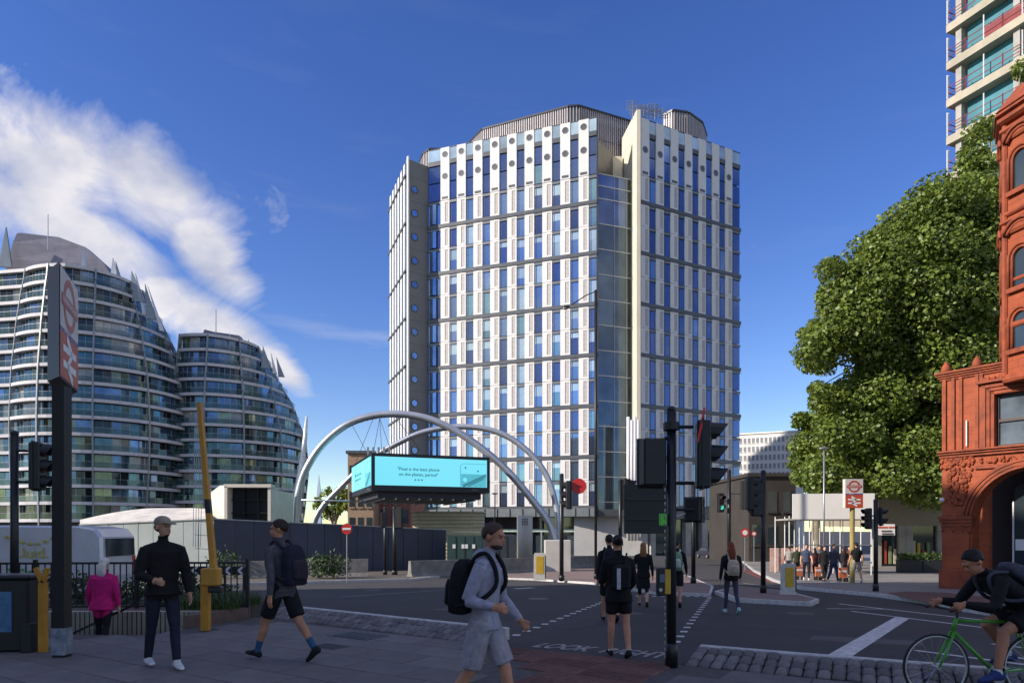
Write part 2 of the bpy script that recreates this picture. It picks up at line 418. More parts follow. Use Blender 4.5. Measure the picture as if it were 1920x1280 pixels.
# manhole / patches on the near pavement
cov = mat('iron_cover', (.05, .05, .052), .55, .5, .3, 20, .3, 60)
for px, py, w in ((672, 1191, .85), (618, 1211, .5)):
    p = PP(px, py); b = MB(); b.box((p.x, p.y, .0015), (w, w * .62, .01), ang)
    o = b.build('inspection_cover', cov, pavement)
    for k in range(5):
        b = MB(); q = p + Vector((KU.x, KU.y, 0)) * (k - 2) * w * .17; b.box((q.x, q.y, .0095), (w * .07, w * .5, .006), ang); b.build('tread_bar', cov, o)
# repairs and covers in the carriageway
patch_m = mat('asphalt_patch', (.045, .043, .045), .85, 0, .25, 2, .35, 200); patch_l = mat('asphalt_patch_pale', (.085, .08, .078), .9, 0, .25, 2, .35, 200)
for i, (cx, cy, w, d_, a_, m_) in enumerate(((620, 1118, 2.6, 1.2, .3, patch_m), (880, 1142, 1.8, .9, -.4, patch_l), (1450, 1175, 2.2, .8, -.5, patch_m), (1090, 1165, 1.0, 2.4, -.5, patch_m), (1620, 1200, 1.6, .7, -.5, patch_l), (560, 1100, 4, .5, .05, patch_l), (780, 1096, 5, .35, .05, patch_m))):
    g = GP(cx, cy); k = MB(); ca, sa = math.cos(a_), math.sin(a_); vs = []
    for x, y in ((-1, -1), (-.3, -1.04), (.4, -.97), (1, -1), (1.02, 0), (1, 1), (.2, 1.03), (-1, 1), (-.98, .1)):
        X, Yv = g.x + x * w / 2 * ca - y * d_ / 2 * sa, g.y + x * w / 2 * sa + y * d_ / 2 * ca; vs.append((X, Yv, road_z(Yv) + .003))
    k.add(vs, [tuple(range(9))]); k.build('road_patch', m_, road)
for cx, cy in ((1010, 1122), (1500, 1150), (700, 1106), (1180, 1150)):
    g = GP(cx, cy); k = MB(); k.tube([(g.x, g.y, g.z - .02), (g.x, g.y, g.z + .007)], .32, 20); k.build('manhole_cover', mat('iron_cover_road', (.06, .058, .056), .5, .5, .3, 20, .4, 60), road)
# ---- islands and right-hand pavement
isl_m = mat('island_paving', (.23, .16, .14), .85, 0, .25, 1.5, .2, 40, col2=(.16, .115, .105), detail=8)
rp_m = mat('far_paving', (.25, .235, .22), .85, 0, .25, 1.2, .2, 40, col2=(.18, .165, .155), detail=8)
def raised(name, pix, h, m, lowest=None):
    top = [GP(x, y, h) for x, y in pix]
    cx = sum(p.x for p in top) / len(top); cy = sum(p.y for p in top) / len(top)
    b = MB(); n = len(top)
    ins = []
    for i, p in enumerate(top):
        d = Vector((cx - p.x, cy - p.y, 0)).normalized(); q = p + d * .16; q.z = road_z(q.y) + h + .002; ins.append(q)
    b.cur = 0; b.add(top + [p - Vector((0, 0, h + .15)) for p in top], [(i, n + i, n + (i + 1) % n, (i + 1) % n) for i in range(n)])
    b.add(top + ins, [(i, (i + 1) % n, n + (i + 1) % n, n + i) for i in range(n)])
    # top surface as strips in Y so that it follows the slope
    b.cur = 1; y0, y1 = min(p.y for p in ins), max(p.y for p in ins); m_ = 40; prev = None
    for j in range(m_ + 1):
        y = y0 + (y1 - y0) * (j / m_) * .9998 + 1e-4; xs_ = []
        for a, c in zip(ins, ins[1:] + ins[:1]):
            if (a.y > y) != (c.y > y): xs_.append(a.x + (c.x - a.x) * (y - a.y) / (c.y - a.y))
        cur = (min(xs_), max(xs_), y) if len(xs_) > 1 else None
        if prev and cur: b.add([(prev[0], prev[2], road_z(prev[2]) + h + .002), (prev[1], prev[2], road_z(prev[2]) + h + .002), (cur[1], cur[2], road_z(cur[2]) + h + .002), (cur[0], cur[2], road_z(cur[2]) + h + .002)], [(0, 1, 2, 3)])
        prev = cur
    return tag(b.build(name, [kerb_m, m]), kind='structure')
def dens_poly(pix, n=5):
    out = []
    for a, b in zip(pix, pix[1:] + pix[:1]): out += fine(a, b, n)[:-1]
    return out
raised('traffic_island', dens_poly([(905, 1081), (1000, 1084), (1110, 1091), (1230, 1109), (1333, 1112), (1338, 1098), (1290, 1078), (1180, 1064), (1020, 1066)]), .1, isl_m)
raised('traffic_island', dens_poly([(1340, 1107), (1380, 1121), (1520, 1128), (1536, 1122), (1480, 1108), (1385, 1098)]), .12, isl_m)
raised('traffic_island', dens_poly([(330, 1096), (480, 1091), (770, 1084), (830, 1078), (905, 1068), (1060, 1060), (1100, 1056), (760, 1056), (300, 1066), (-200, 1080), (-200, 1097)]), .12, mat('island_soil', (.1, .085, .07), .95, 0, .3, 2))
# right-hand pavement, built as strips that follow the slope
kr = [GP(x, y, .11) for x, y in ((1382, 1040), (1392, 1052), (1412, 1068), (1450, 1086), (1500, 1100), (1570, 1106), (1650, 1113), (1720, 1123), (1800, 1137), (1960, 1160), (2300, 1200))]
b = MB()
far = [Vector((p.x + 60, p.y + (12 if i < 5 else 2), 0)) for i, p in enumerate(kr)]
for p in far: p.z = road_z(p.y) + .11
kin = []
for p in kr: q = p + Vector((.16, .05, 0)); q.z = road_z(q.y) + .113; kin.append(q)
n = len(kr); b.cur = 1; b.add(kin + far, [(i, i + 1, n + i + 1, n + i) for i in range(n - 1)])
b.cur = 0; b.add(kr + kin, [(i, i + 1, n + i + 1, n + i) for i in range(n - 1)]); b.add(kr + [p - Vector((0, 0, .3)) for p in kr], [(i, i + 1, n + i + 1, n + i) for i in range(n - 1)])
tag(b.build('pavement_right', [kerb_m, rp_m]), kind='structure')
b = MB(); b.add([GP(x, y, .118) for x, y in ((1735, 1128), (1690, 1119), (1662, 1111), (1700, 1108), (1770, 1110), (1850, 1118), (1900, 1140), (1800, 1133))], [tuple(range(8))]); tag(b.build('tactile_paving_right', red_pave), kind='structure')
# ------------------------------------------------------------------ white-panelled office tower
def glass(name, col, rough=.04, metal=.75, var=.25, scale=.35):
    return objrand(mat(name, col, rough, metal, var, scale, .02, .6, spec=.8), .16)
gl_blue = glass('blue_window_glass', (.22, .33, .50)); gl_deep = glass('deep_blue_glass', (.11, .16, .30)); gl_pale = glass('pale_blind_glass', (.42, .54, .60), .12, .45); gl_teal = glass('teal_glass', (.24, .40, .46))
gl_dark = glass('dark_lobby_glass', (.05, .07, .08), .05, .4)
gl_slot = glass('slot_glass', (.08, .12, .17), .05, .65); gl_green = glass('stairwell_glass', (.12, .15, .12), .05, .6)
white_pan = objrand(mat('white_cladding', (.70, .68, .66), .5, 0, .05, .6), .05)
dark_band = mat('dark_spandrel', (.095, .10, .11), .4, .3, .15, 1)
mid_band = mat('grey_spandrel', (.15, .16, .18), .4, .3, .15, 1)
cream_conc = mat('cream_concrete', (.62, .57, .46), .8, 0, .08, .3, .1, 6)
grey_fin = mat('grey_concrete_fin', (.21, .205, .20), .8, 0, .12, .25, .1, 5)
# perforated metal: rows of dark holes
def perforated():
    m = mat('perforated_panel', (.76, .71, .67), .5, 0, 0)
    nt = m.node_tree; b = nt.nodes['Principled BSDF']; t = nt.nodes.new('ShaderNodeTexCoord'); s = nt.nodes.new('ShaderNodeSeparateXYZ'); nt.links.new(t.outputs['Object'], s.inputs[0])
    def mth(op, a, bb=None):
        n = nt.nodes.new('ShaderNodeMath'); n.operation = op
        for i, v in enumerate((a, bb)):
            if v is None: continue
            if isinstance(v, (int, float)): n.inputs[i].default_value = v
            else: nt.links.new(v, n.inputs[i])
        return n.outputs[0]
    fx = mth('SUBTRACT', mth('FRACT', mth('MULTIPLY', s.outputs[0], 1 / .2)), .5); fz = mth('SUBTRACT', mth('FRACT', mth('MULTIPLY', s.outputs[2], 1 / .2)), .5)
    h = mth('LESS_THAN', mth('ADD', mth('MULTIPLY', fx, fx), mth('MULTIPLY', fz, fz)), .115)
    mx = nt.nodes.new('ShaderNodeMix'); mx.data_type = 'RGBA'; mx.inputs[6].default_value = (.64, .60, .575, 1); mx.inputs[7].default_value = (.13, .10, .10, 1)
    nt.links.new(h, mx.inputs[0]); nt.links.new(mx.outputs[2], b.inputs['Base Color']); return m
perf = perforated()
TB = Vector((12, 112, road_z(112)))
tower = empty('office_tower', TB, 'tall white-panelled office tower with blue windows and dark floor bands', 'building')
z0 = EYE                                        # heights below are above the eye
L0, L1 = Vector((-14.35, 116.9)), Vector((13.40, 107.3))        # left facade ends
R0, R1 = Vector((20.0, 107.3)), Vector((39.3, 117.6))           # right facade ends
# core volumes
cz0, cz1 = -2.6, z0 + 62.5
def inset(poly, d):
    out = []; n = len(poly)
    for i in range(n):
        a, b, c = Vector(poly[i - 1]), Vector(poly[i]), Vector(poly[(i + 1) % n])
        d1, d2 = (b - a).normalized(), (c - b).normalized(); n1, n2 = Vector((-d1.y, d1.x)), Vector((-d2.y, d2.x))
        k = (n1 + n2); k = k / max(.35, 1 + n1.dot(n2)); out.append((b.x + k.x * d, b.y + k.y * d))
    return out
plan = [(-14.35, 116.9), (13.40, 107.3), (14.6, 109.5), (18.4, 115.2), (18.7, 115.2), (20.0, 107.3), (39.3, 117.6), (38, 140), (-22, 140), (-22.8, 128), (-17.46, 114.6)]
plan_in = inset(plan, .45)
b = MB(); b.prism(plan_in, z0 + 4.2, cz1); b.build('core', dark_band, tower)
def facade(A, B, ncol, first, mod, side, win_mats, zrows):
    u = (B - A).normalized(); nrm = Vector((u.y, -u.x))          # outward, toward the camera
    if nrm.y > 0: nrm = -nrm
    a = math.atan2(u.y, u.x); Ln = (B - A).length
    def at(s, out=0): p = A + u * s + nrm * out; return p
    # meshes shared by alike pieces (local x along facade, y inward)
    pw, ww = 1.62, mod - 1.62 - .06
    pm = {}
    def panel_mesh(h):
        if h in pm: return pm[h]
        k = MB(); k.cur = 0
        px0, px1 = (-pw / 2, pw / 2)
        o0, o1 = (-.02, .66); zb, zt = .28, h - .3           # opening for the perforated sheet
        for (x0, x1, y0, y1) in ((px0, o0, 0, h), (o1, px1, 0, h), (o0, o1, 0, zb), (o0, o1, zt, h)):
            k.bx(x0, x1, -.11, .1, y0, y1)
        k.cur = 1; k.bx(o0, o1, -.05, .1, zb, zt)
        pm[h] = k.mesh('facade_panel', [white_pan, perf]); return pm[h]
    wm = {}
    def win_mesh(w, h, i):
        key = (round(w, 2), round(h, 2), i)
        if key not in wm:
            k = MB(); k.bx(-w / 2, w / 2, .06, .12, 0, h); wm[key] = k.mesh('window_pane', win_mats[i])
        return wm[key]
    cols = [first + i * mod for i in range(ncol)]
    spans = []; e = .08
    prev = e
    for c in cols: spans.append((prev, c - pw / 2 - .03)); prev = c + pw / 2 + .03
    spans.append((prev, Ln - e))
    spans = [s for s in spans if s[1] - s[0] > .25]
    for zi, (zb, h) in enumerate(zrows):
        for c in cols:
            p = at(c, .0); put('facade_panel', panel_mesh(round(h - .06, 2)), tower, (p.x, p.y, z0 + zb + .03), a)
        for s0, s1 in spans:
            p = at((s0 + s1) / 2); r = random.random()
            i = 0 if r < .5 else 1 if r < .78 else 2 if r < .9 else 3
            put('window_pane', win_mesh(s1 - s0, h - .62, i), tower, (p.x, p.y, z0 + zb + .12), a)
            if side == 'L' and random.random() < (.5 if zb < 30 else .22) and s1 - s0 < 2:
                bh = random.choice((.8, 1.2, 1.7)); key = ('bl', round(s1 - s0, 2), bh)
                if key not in wm: k = MB(); k.bx(-(s1 - s0) / 2 + .05, (s1 - s0) / 2 - .05, .045, .058, -bh, 0); wm[key] = k.mesh('drawn_blind', gl_pale)
                put('drawn_blind', wm[key], tower, (p.x, p.y, z0 + zb + h - .52), a)
            key = ('fr', round(s1 - s0, 2))
            if key not in wm: k = MB(); k.bx(-.03, .03, .0, .07, 0, 3.3); wm[key] = k.mesh('window_mullion', dark_band)
            if s1 - s0 > .9: pm_ = at(s0 + .3); put('window_mullion', wm[key], tower, (pm_.x, pm_.y, z0 + zb + .12), a)
        for s0, s1 in spans:
            q = at((s0 + s1) / 2, 0); key = ('sp', round(s1 - s0, 2))
            if key not in wm: k = MB(); k.box((0, 0, 0), (s1 - s0, .24, .44)); wm[key] = k.mesh('spandrel_panel', mid_band)
            put('spandrel_panel', wm[key], tower, (q.x, q.y, z0 + zb + h - .25), a)
    # thick bands every two storeys
    for zb in [4 + 8 * i for i in range(7)]:
        k = MB(); q = at(Ln / 2, .06); k.box((q.x, q.y, z0 + zb - .28), (Ln, .34, .56), a); k.build('floor_band', dark_band, tower)
    # two top storeys: plain white blades with portholes
    k = MB(); k.bx(-pw / 2, pw / 2, -.14, .1, 0, 8.9); blade = k.mesh('roof_blade', white_pan)
    k = MB(); n = 20; k.tube([(0, -.16, 0), (0, .0, 0)], .5, n); k.sm = False; disc = k.mesh('porthole', dark_band)
    k = MB(); k.tube([(.5 * math.cos(t), -.15, .5 * math.sin(t)) for t in [2 * math.pi * j / 20 for j in range(20)]], .05, 6, closed=True); ring = k.mesh('porthole_rim', grey_metal)
    k = MB(); k.bx(-.55, .55, -.17, 0, 0, .4); slot = k.mesh('vent_slot', dark_band)
    for c in cols:
        p = at(c); o = put('roof_blade', blade, tower, (p.x, p.y, z0 + 56.05), a)
        for zz in (60.1, 63.8):
            if side == 'R' and zz > 63: continue
            h = put('porthole', disc, o, (p.x, p.y, z0 + zz), a * 0); put('porthole_rim', ring, o, (p.x, p.y, z0 + zz), 0)
        put('vent_slot', slot, o, (p.x, p.y, z0 + 56.25), 0)
    for s0, s1 in spans:
        p = at((s0 + s1) / 2)
        for zb, h in ((56.2, 2.9), (59.3, 2.8)):
            put('window_pane', win_mesh(s1 - s0, h, 1 if random.random() < .8 else 3), tower, (p.x, p.y, z0 + zb), a)
        k = MB(); k.box((p.x, p.y, z0 + 62.5), (s1 - s0, .3, .75), a); k.build('top_spandrel', dark_band, tower)
        k = MB(); k.box((p.x, p.y, z0 + 63.9), (s1 - s0, .06, 1.9), a); k.build('parapet_glass', gl_pale, tower)
    k = MB(); q = at(Ln / 2); k.box((q.x, q.y, z0 + 64.98), (Ln, .12, .1), a); k.build('parapet_rail', dark_band, tower)
rows = [(4 + 4 * i, 3.72 if i % 2 else 4.0) for i in range(12)]
rows = []
for i in range(6): rows += [(4 + 8 * i, 4.0), (8 + 8 * i, 3.44)]
rows.append((52, 4.0))
facade(L0, L1, 9, 3.2, 3.0, 'L', [gl_blue, gl_deep, gl_pale, gl_teal], rows)
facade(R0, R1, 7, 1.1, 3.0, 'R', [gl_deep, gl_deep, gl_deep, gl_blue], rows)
# left fin wall with portholes
FA, FB = Vector((-17.46, 114.6)), Vector((-14.35, 117.0)); u = (FB - FA).normalized(); nf = Vector((u.y, -u.x)); fa = math.atan2(u.y, u.x)
k = MB(); c = (FA + FB) / 2; k.box((c.x - nf.x * .3, c.y - nf.y * .3, z0 + 29.8), ((FB - FA).length + .1, .6, 65.2), fa); fin = k.build('fin_wall', grey_fin, tower)
for i in range(15):
    p = FA + u * 1.25 + nf * .02; k = MB(); zc = z0 + 57.6 - i * 4.0
    k.tube([(p.x + nf.x * .04, p.y + nf.y * .04, zc), (p.x - nf.x * .1, p.y - nf.y * .1, zc)], .55, 18); k.build('porthole', gl_blue, fin)
    k = MB(); k.tube([(p.x + u.x * .58 * math.cos(t) + nf.x * .05, p.y + u.y * .58 * math.cos(t) + nf.y * .05, zc + .58 * math.sin(t)) for t in [2 * math.pi * j / 18 for j in range(18)]], .06, 6, closed=True); k.build('porthole_rim', dark_band, fin)
for i in range(16):
    c2 = (FA + FB) / 2 + nf * .003; k = MB(); k.box((c2.x, c2.y, z0 + 59.6 - i * 4), ((FB - FA).length, .02, .05), fa); k.build('panel_joint', dark_band, fin)
k = MB(); k.box((FA.x, FA.y, z0 + 30), (.22, .5, 65.6), fa); k.build('fin_edge', white_pan, fin)
# leftmost receding face: white ribs, dark glass between, floor lines
GA, GB = Vector((-17.6, 114.8)), Vector((-22.8, 128)); u = (GB - GA).normalized(); ng = Vector((-u.y, u.x)); ga = math.atan2(u.y, u.x)
if ng.x > 0: ng = -ng
k = MB(); c = (GA + GB) / 2; k.box((c.x, c.y, z0 + 29.5), ((GB - GA).length, .3, 64.5), ga); k.build('side_glazing', gl_blue, tower)
k = MB(); k.bx(-.55, .55, -.12, .12, 0, 64.8); rib_me = k.mesh('side_rib', white_pan)
for i in range(6):
    p = GA + u * (1.2 + 2.3 * i) + ng * .2; put('side_rib', rib_me, tower, (p.x, p.y, z0 - 2.8), ga)
for i in range(8):
    p = c + ng * .36; k = MB(); k.box((p.x, p.y, z0 + 3.7 + 8 * i), ((GB - GA).length, .2, .35), ga); k.build('floor_band', dark_band, tower)
# rounded glass corner at the left end of the left facade
for r_i, (zb, h) in enumerate(rows):
    k = MB(); pts = [(-14.2, 117.1), (-13.95, 116.55), (-13.5, 116.25), (-12.9, 116.1)]
    k.loft([[(x, y, z0 + zb + .12) for x, y in pts] + [(-13.5, 117.2, z0 + zb + .12)], [(x, y, z0 + zb + h - .5) for x, y in pts] + [(-13.5, 117.2, z0 + zb + h - .5)]])
    k.build('corner_pane', gl_blue, tower)
# glazed slot: mullion grid in front of panes
SA, SB = Vector((13.5, 108.0)), Vector((19.35, 110.1)); u = (SB - SA).normalized(); sa = math.atan2(u.y, u.x); LS = (SB - SA).length; ns = Vector((u.y, -u.x))
ztop = 56.5
zlines = [ztop, 54.6, 52.6] + [48.6 - 4 * i for i in range(12)] + [2.4]
xl = [0, .47 * LS, .83 * LS, LS]
for i, (za, zb) in enumerate(zip(zlines, zlines[1:])):
    for j in range(3):
        s = (xl[j] + xl[j + 1]) / 2; p = SA + u * s
        k = MB(); k.box((p.x, p.y, z0 + (za + zb) / 2), (xl[j + 1] - xl[j] - .1, .06, za - zb - .1), sa); k.build('slot_pane', gl_green if j == 2 else gl_slot if i > 2 else gl_deep, tower)
    k = MB(); p = SA + u * LS / 2 + ns * .05; k.box((p.x, p.y, z0 + za), (LS, .14, .11), sa); k.build('slot_transom', white_pan, tower)
for s in xl:
    k = MB(); p = SA + u * s + ns * .06; k.box((p.x, p.y, z0 + (ztop + 2.4) / 2), (.1, .12, ztop - 2.4), sa); k.build('slot_mullion', grey_metal, tower)
k = MB(); k.box((13.42, 107.5, z0 + 34), (.3, .5, 62)); k.build('slot_edge', dark_band, tower)
# recess wall above the slot, lit concrete pylon to its right
k = MB(); k.bx(13.8, 18.4, 113.6, 115.0, z0 + 55, z0 + 62.3); k.build('recess_wall', cream_conc, tower)
k = MB(); k.prism([(18.45, 115.4), (19.55, 107.0), (20.15, 107.0), (20.15, 115.4)], z0 - 1, z0 + 66); k.build('concrete_pylon', cream_conc, tower)
# ribbed steel flues beside the slot
for i, px in enumerate((1178, 1184, 1190, 1196)):
    q = P(px, 780, 105.5); k = MB(); k.sm = True; k.cyl((q.x, q.y, z0 - 1.5), (q.x, q.y, z0 + 17.6 - (i % 2) * .5), .27, 12); k.build('steel_flue', white_pan, tower)
# penthouse screens: posts of dark louvre with a rim
louv = mat('louvre_slat', (.42, .39, .40), .5, .2, .1, 2); rim_m = mat('roof_rim', (.05, .05, .06), .4, .4, .1, 2)
def screen(pts, zb, zt, pw_=.4):
    pts = [Vector(p) for p in pts]; k = MB(); kr_ = MB()
    bk = MB()
    for a, b2 in zip(pts, pts[1:]):
        n = max(1, int((b2 - a).length / pw_)); an = math.atan2((b2 - a).y, (b2 - a).x)
        for i in range(n):
            q = a + (b2 - a) * ((i + .5) / n); k.box((q.x, q.y, (zb + zt) / 2), (.18, .3, zt - zb), an)
        q = (a + b2) / 2; nn = Vector((-(b2 - a).y, (b2 - a).x)).normalized(); nn = nn if nn.y > 0 else -nn
        bk.box((q.x + nn.x * .5, q.y + nn.y * .5, (zb + zt) / 2), ((b2 - a).length, .2, zt - zb - .2), an)
        kr_.bar((a.x, a.y, zt), (b2.x, b2.y, zt), .5, .3)
        kr_.bar((a.x, a.y, zb + (zt - zb) * .45), (b2.x, b2.y, zb + (zt - zb) * .45), .3, .12)
    o = k.build('louvre_screen', louv, tower); tag(o, kind='stuff'); bk.build('screen_wall', mat('screen_grey', (.34, .34, .36), .6), tower); kr_.build('screen_rim', rim_m, tower)
screen([XY(868, 126), XY(884, 122.5), XY(905, 119), XY(1066, 112.6), XY(1084, 112.4), XY(1200, 117.5)], z0 + 61.5, z0 + 69.9)
screen([XY(788, 124), XY(794, 121.5), XY(806, 120), XY(830, 120)], z0 + 61, z0 + 67.0)
screen([XY(1244, 116), XY(1262, 114.6), XY(1290, 115.2), XY(1316, 118), XY(1324, 122)], z0 + 62, z0 + 70.5)
# aerials on the pylon
for i in range(9):
    px = 1186 + i * 7; q = P(px, 205, 108 + (i % 3)); hh = random.uniform(1.8, 3.6); k = MB()
    k.cyl((q.x, q.y, z0 + 65), (q.x, q.y, z0 + 66.3 + hh * .5), .05, 6)
    for t in range(4):
        z_ = z0 + 66 + hh * .5 * (t + 1) / 4; k.bar((q.x - 1.0 - .25 * (i % 3), q.y, z_ + .2), (q.x + .8, q.y, z_), .05)
        for w in range(5): xx = q.x - .9 + w * .4; k.bar((xx, q.y - .3, z_ + .1), (xx, q.y + .3, z_ + .1), .04)
    k.build('rooftop_aerial', grey_metal, tower)
# ground floor: canopy, lobby glass, columns
def edge_strip(A, B, out, za, zb, m, name, th=.4):
    u = (B - A).normalized(); n_ = Vector((u.y, -u.x)); n_ = n_ if n_.y < 0 else -n_
    c = (A + B) / 2 + n_ * (out - th / 2); k = MB(); k.box((c.x, c.y, (za + zb) / 2), ((B - A).length, th, zb - za), math.atan2(u.y, u.x)); return k.build(name, m, tower)
LX = Vector((-17.5, 118.0))
edge_strip(LX, L1, 1.2, z0 + 2.3, z0 + 3.6, mat('canopy_grey', (.16, .18, .19), .45, .3, .15, 1), 'canopy', 4)
for i in range(15):
    q = LX.lerp(L1, (i + .5) / 15) + Vector((-.4, -1.22)); k = MB(); k.box((q.x, q.y, z0 + 2.95), (.06, .1, 1.3), -.33); k.build('canopy_joint', dark_band, tower)
edge_strip(L1, R0, .6, z0 + 2.3, z0 + 3.4, dark_band, 'canopy', 3)
edge_strip(R0, R1, .9, z0 + 2.0, z0 + 3.6, dark_band, 'canopy', 3)
edge_strip(LX, L1, -2.0, cz0, z0 + 2.3, gl_dark, 'lobby_glazing'); edge_strip(R0, R1, -2, cz0, z0 + 2.0, gl_dark, 'lobby_glazing')
edge_strip(L1 - Vector((3.5, -1.2)), R0 + Vector((1.5, .5)), -.5, cz0, z0 + 2.3, mat('pale_stone', (.5, .49, .47), .7, 0, .08, .5), 'stone_wall')
for px, py0, w in ((1222, 965, .9), (1287, 968, 1.0), (1318, 968, 1.1), (1345, 972, .8), (1382, 972, 1.0)):
    q = P(px, 1000, 107.5 + (px - 1200) * .05); k = MB(); k.box((q.x, q.y, (cz0 + z0 + 2.2) / 2), (w, w, z0 + 2.2 - cz0), .4); k.build('entrance_column', concrete, tower)
for px in (905, 930, 950, 1010, 1030, 1062, 1085):
    t = (px - 800) / 318; q = LX.lerp(L1, t) + Vector((0, 1.6)); k = MB(); k.box((q.x, q.y, (cz0 + z0 + 2.2) / 2), (.25, .3, z0 + 2.2 - cz0), -.33); k.build('lobby_mullion', grey_metal, tower)
k = MB(); q = LX.lerp(L1, .55) + Vector((0, 1.5)); k.box((q.x, q.y, z0 + .1), (27, .2, .5), -.33); k.build('lobby_transom', mat('pale_green_trim', (.35, .45, .4), .5), tower)

# ------------------------------------------------------------------ curved apartment towers
fascia_m = mat('balcony_fascia', (.55, .53, .55), .6, 0, .1, .4)
soffit_m = mat('balcony_soffit', (.2, .2, .21), .8)
bal_glass = objrand(mat('balustrade_glass', (.05, .10, .105), .05, .4, .3, .8, spec=.8, alpha=.5), .3)
apt = [objrand(mat('apartment_glass_' + n_, c, .05, .6, .35, .5, spec=.8), .3) for n_, c in (('blue', (.10, .17, .29)), ('teal', (.06, .13, .16)), ('dark', (.025, .035, .045)), ('curtain', (.30, .30, .29)), ('green', (.17, .20, .13)))]  # blue and green panes carry reflections in their base colour; curtain is cloth
apt[3].node_tree.nodes['Principled BSDF'].inputs['Metallic'].default_value = .1
fin_m = mat('tower_rib', (.26, .29, .31), .45, .2, .1, 1)
roof_m = mat('dark_zinc_roof', (.20, .19, .225), .5, .3, .15, .6)
pale_metal = mat('pale_blade', (.62, .64, .64), .35, .3, .1, 1)
def curved_tower(label, C, Rr, prof, zs, thetas, straight, sdir_, zbase):
    """prof: list of (z, factor); thetas: bay edges in degrees from +X side toward the camera; straight: bay lengths going left"""
    root = empty('apartment_tower', (C[0], C[1], zbase), label, 'building')
    def kf(z):
        for (a, fa_), (b2, fb) in zip(prof, prof[1:]):
            if z <= b2: t = max(0, (z - a) / (b2 - a)); t = t * t * (3 - 2 * t) * .4 + t * .6; return fa_ + (fb - fa_) * t
        return prof[-1][1]
    def pt(th, z, off=0):
        w_ = 1 - .72 * min(1, max(0, (th - 10) / 75)); r = Rr * (1 - (1 - kf(z)) * w_) + off; a = R(th); return Vector((C[0] + r * math.cos(a), C[1] - r * math.sin(a), 0))
    last = thetas[-1]
    def plan_pts(z, off, sub=5):
        out = []
        for a, b2 in zip(thetas, thetas[1:]):
            for i in range(sub): out.append(pt(a + (b2 - a) * i / sub, z, off))
        out.append(pt(last, z, off)); return out
    def straight_pts(z, off):
        p = pt(last, z, off); o = [p]; d = Vector(sdir_).normalized(); acc = 0
        for s in straight: acc += s; o.append(p + Vector((d.x, d.y, 0)) * acc)
        return o
    for i, z in enumerate(zs):
        h = (zs[i + 1] - z) if i < len(zs) - 1 else 3.1
        oP = plan_pts(z, 0) + straight_pts(z, 0)[1:]; iP = plan_pts(z, -2.4) + straight_pts(z, -2.4)[1:]
        k = MB(); k.loft([[(o.x, o.y, z - .58), (o.x, o.y, z), (q.x, q.y, z), (q.x, q.y, z - .5)] for o, q in zip(oP, iP)])
        k.build('balcony_slab', fascia_m, root)
        if i == len(zs) - 1: break
        bays = [('arc', a, b2) for a, b2 in zip(thetas, thetas[1:])] + [('st', j, j + 1) for j in range(len(straight))]
        for kind, a, b2 in bays:
            def seg(off, n):
                if kind == 'arc': return [pt(a + (b2 - a) * t / n, z, off) for t in range(n + 1)]
                sp_ = straight_pts(z, off); return [sp_[a].lerp(sp_[b2], t / n) for t in range(n + 1)]
            g = seg(-.1, 5); k = MB()
            k.loft([[(p.x, p.y, z), (p.x, p.y, z + 1.05)] for p in g], cap=False, closed=False); o = k.build('glass_balustrade', bal_glass, root)
            k = MB(); k.tube([(p.x, p.y, z + 1.08) for p in g], .035, 5); k.build('handrail', grey_metal, o)
            npn = 3; w = seg(-1.25, npn * 2)
            for j in range(npn):
                ps = w[j * 2:j * 2 + 3]; k = MB(); k.loft([[(p.x, p.y, z + .05), (p.x, p.y, z + h - .62)] for p in ps], cap=False, closed=False)
                r_ = random.random(); mi = 0 if r_ < .28 else 1 if r_ < .55 else 2 if r_ < .82 else 3 if r_ < .92 else 4
                o = k.build('window_pane', apt[mi], root)
                k = MB(); k.bar((ps[0].x, ps[0].y, z + .02), (ps[0].x, ps[0].y, z + h - .6), .09); k.build('window_frame', grey_metal, o); k = MB(); k.bar((ps[1].x, ps[1].y, z + .02), (ps[1].x, ps[1].y, z + h - .6), .06); k.build('window_frame', grey_metal, o)
    # inner core so that nothing shows through
    k = MB(); rings = []
    for z in [zbase] + list(zs):
        pts_ = plan_pts(z, -2.3) + straight_pts(z, -2.3)[1:]; r_ = Rr * kf(z); bk_ = [(pts_[-1].x, C[1] + 7), (C[0] + r_ * .55, C[1] + 7)]
        rings.append([(p.x, p.y, z) for p in pts_] + [(x, y, z) for x, y in bk_])
    k.loft(rings); k.build('inner_wall', mat('inner_wall', (.1, .1, .11), .8), root)
    # ribs between bays
    zt = zs[-1]
    for th in thetas:
        k = MB(); rr_ = []
        for i in range(25):
            z = zbase + 1 + (zt - zbase - 1) * i / 24; p = pt(th, z, .08); q = pt(th, z, -.75); t = Vector((-(p - q).y, (p - q).x, 0)).normalized() * .13
            rr_.append([(p.x - t.x, p.y - t.y, z), (p.x + t.x, p.y + t.y, z), (q.x + t.x, q.y + t.y, z), (q.x - t.x, q.y - t.y, z)])
        k.loft(rr_); k.build('facade_rib', fin_m, root)
    for j in range(1, len(straight) + 1):
        k = MB(); rr_ = []
        for i in range(9):
            z = zbase + 1 + (zt - zbase - 1) * i / 8; p = straight_pts(z, .08)[j]
            rr_.append([(p.x - .13, p.y, z), (p.x + .13, p.y, z), (p.x + .13, p.y + .8, z), (p.x - .13, p.y + .8, z)])
        k.loft(rr_); k.build('facade_rib', fin_m, root)
    return root, pt
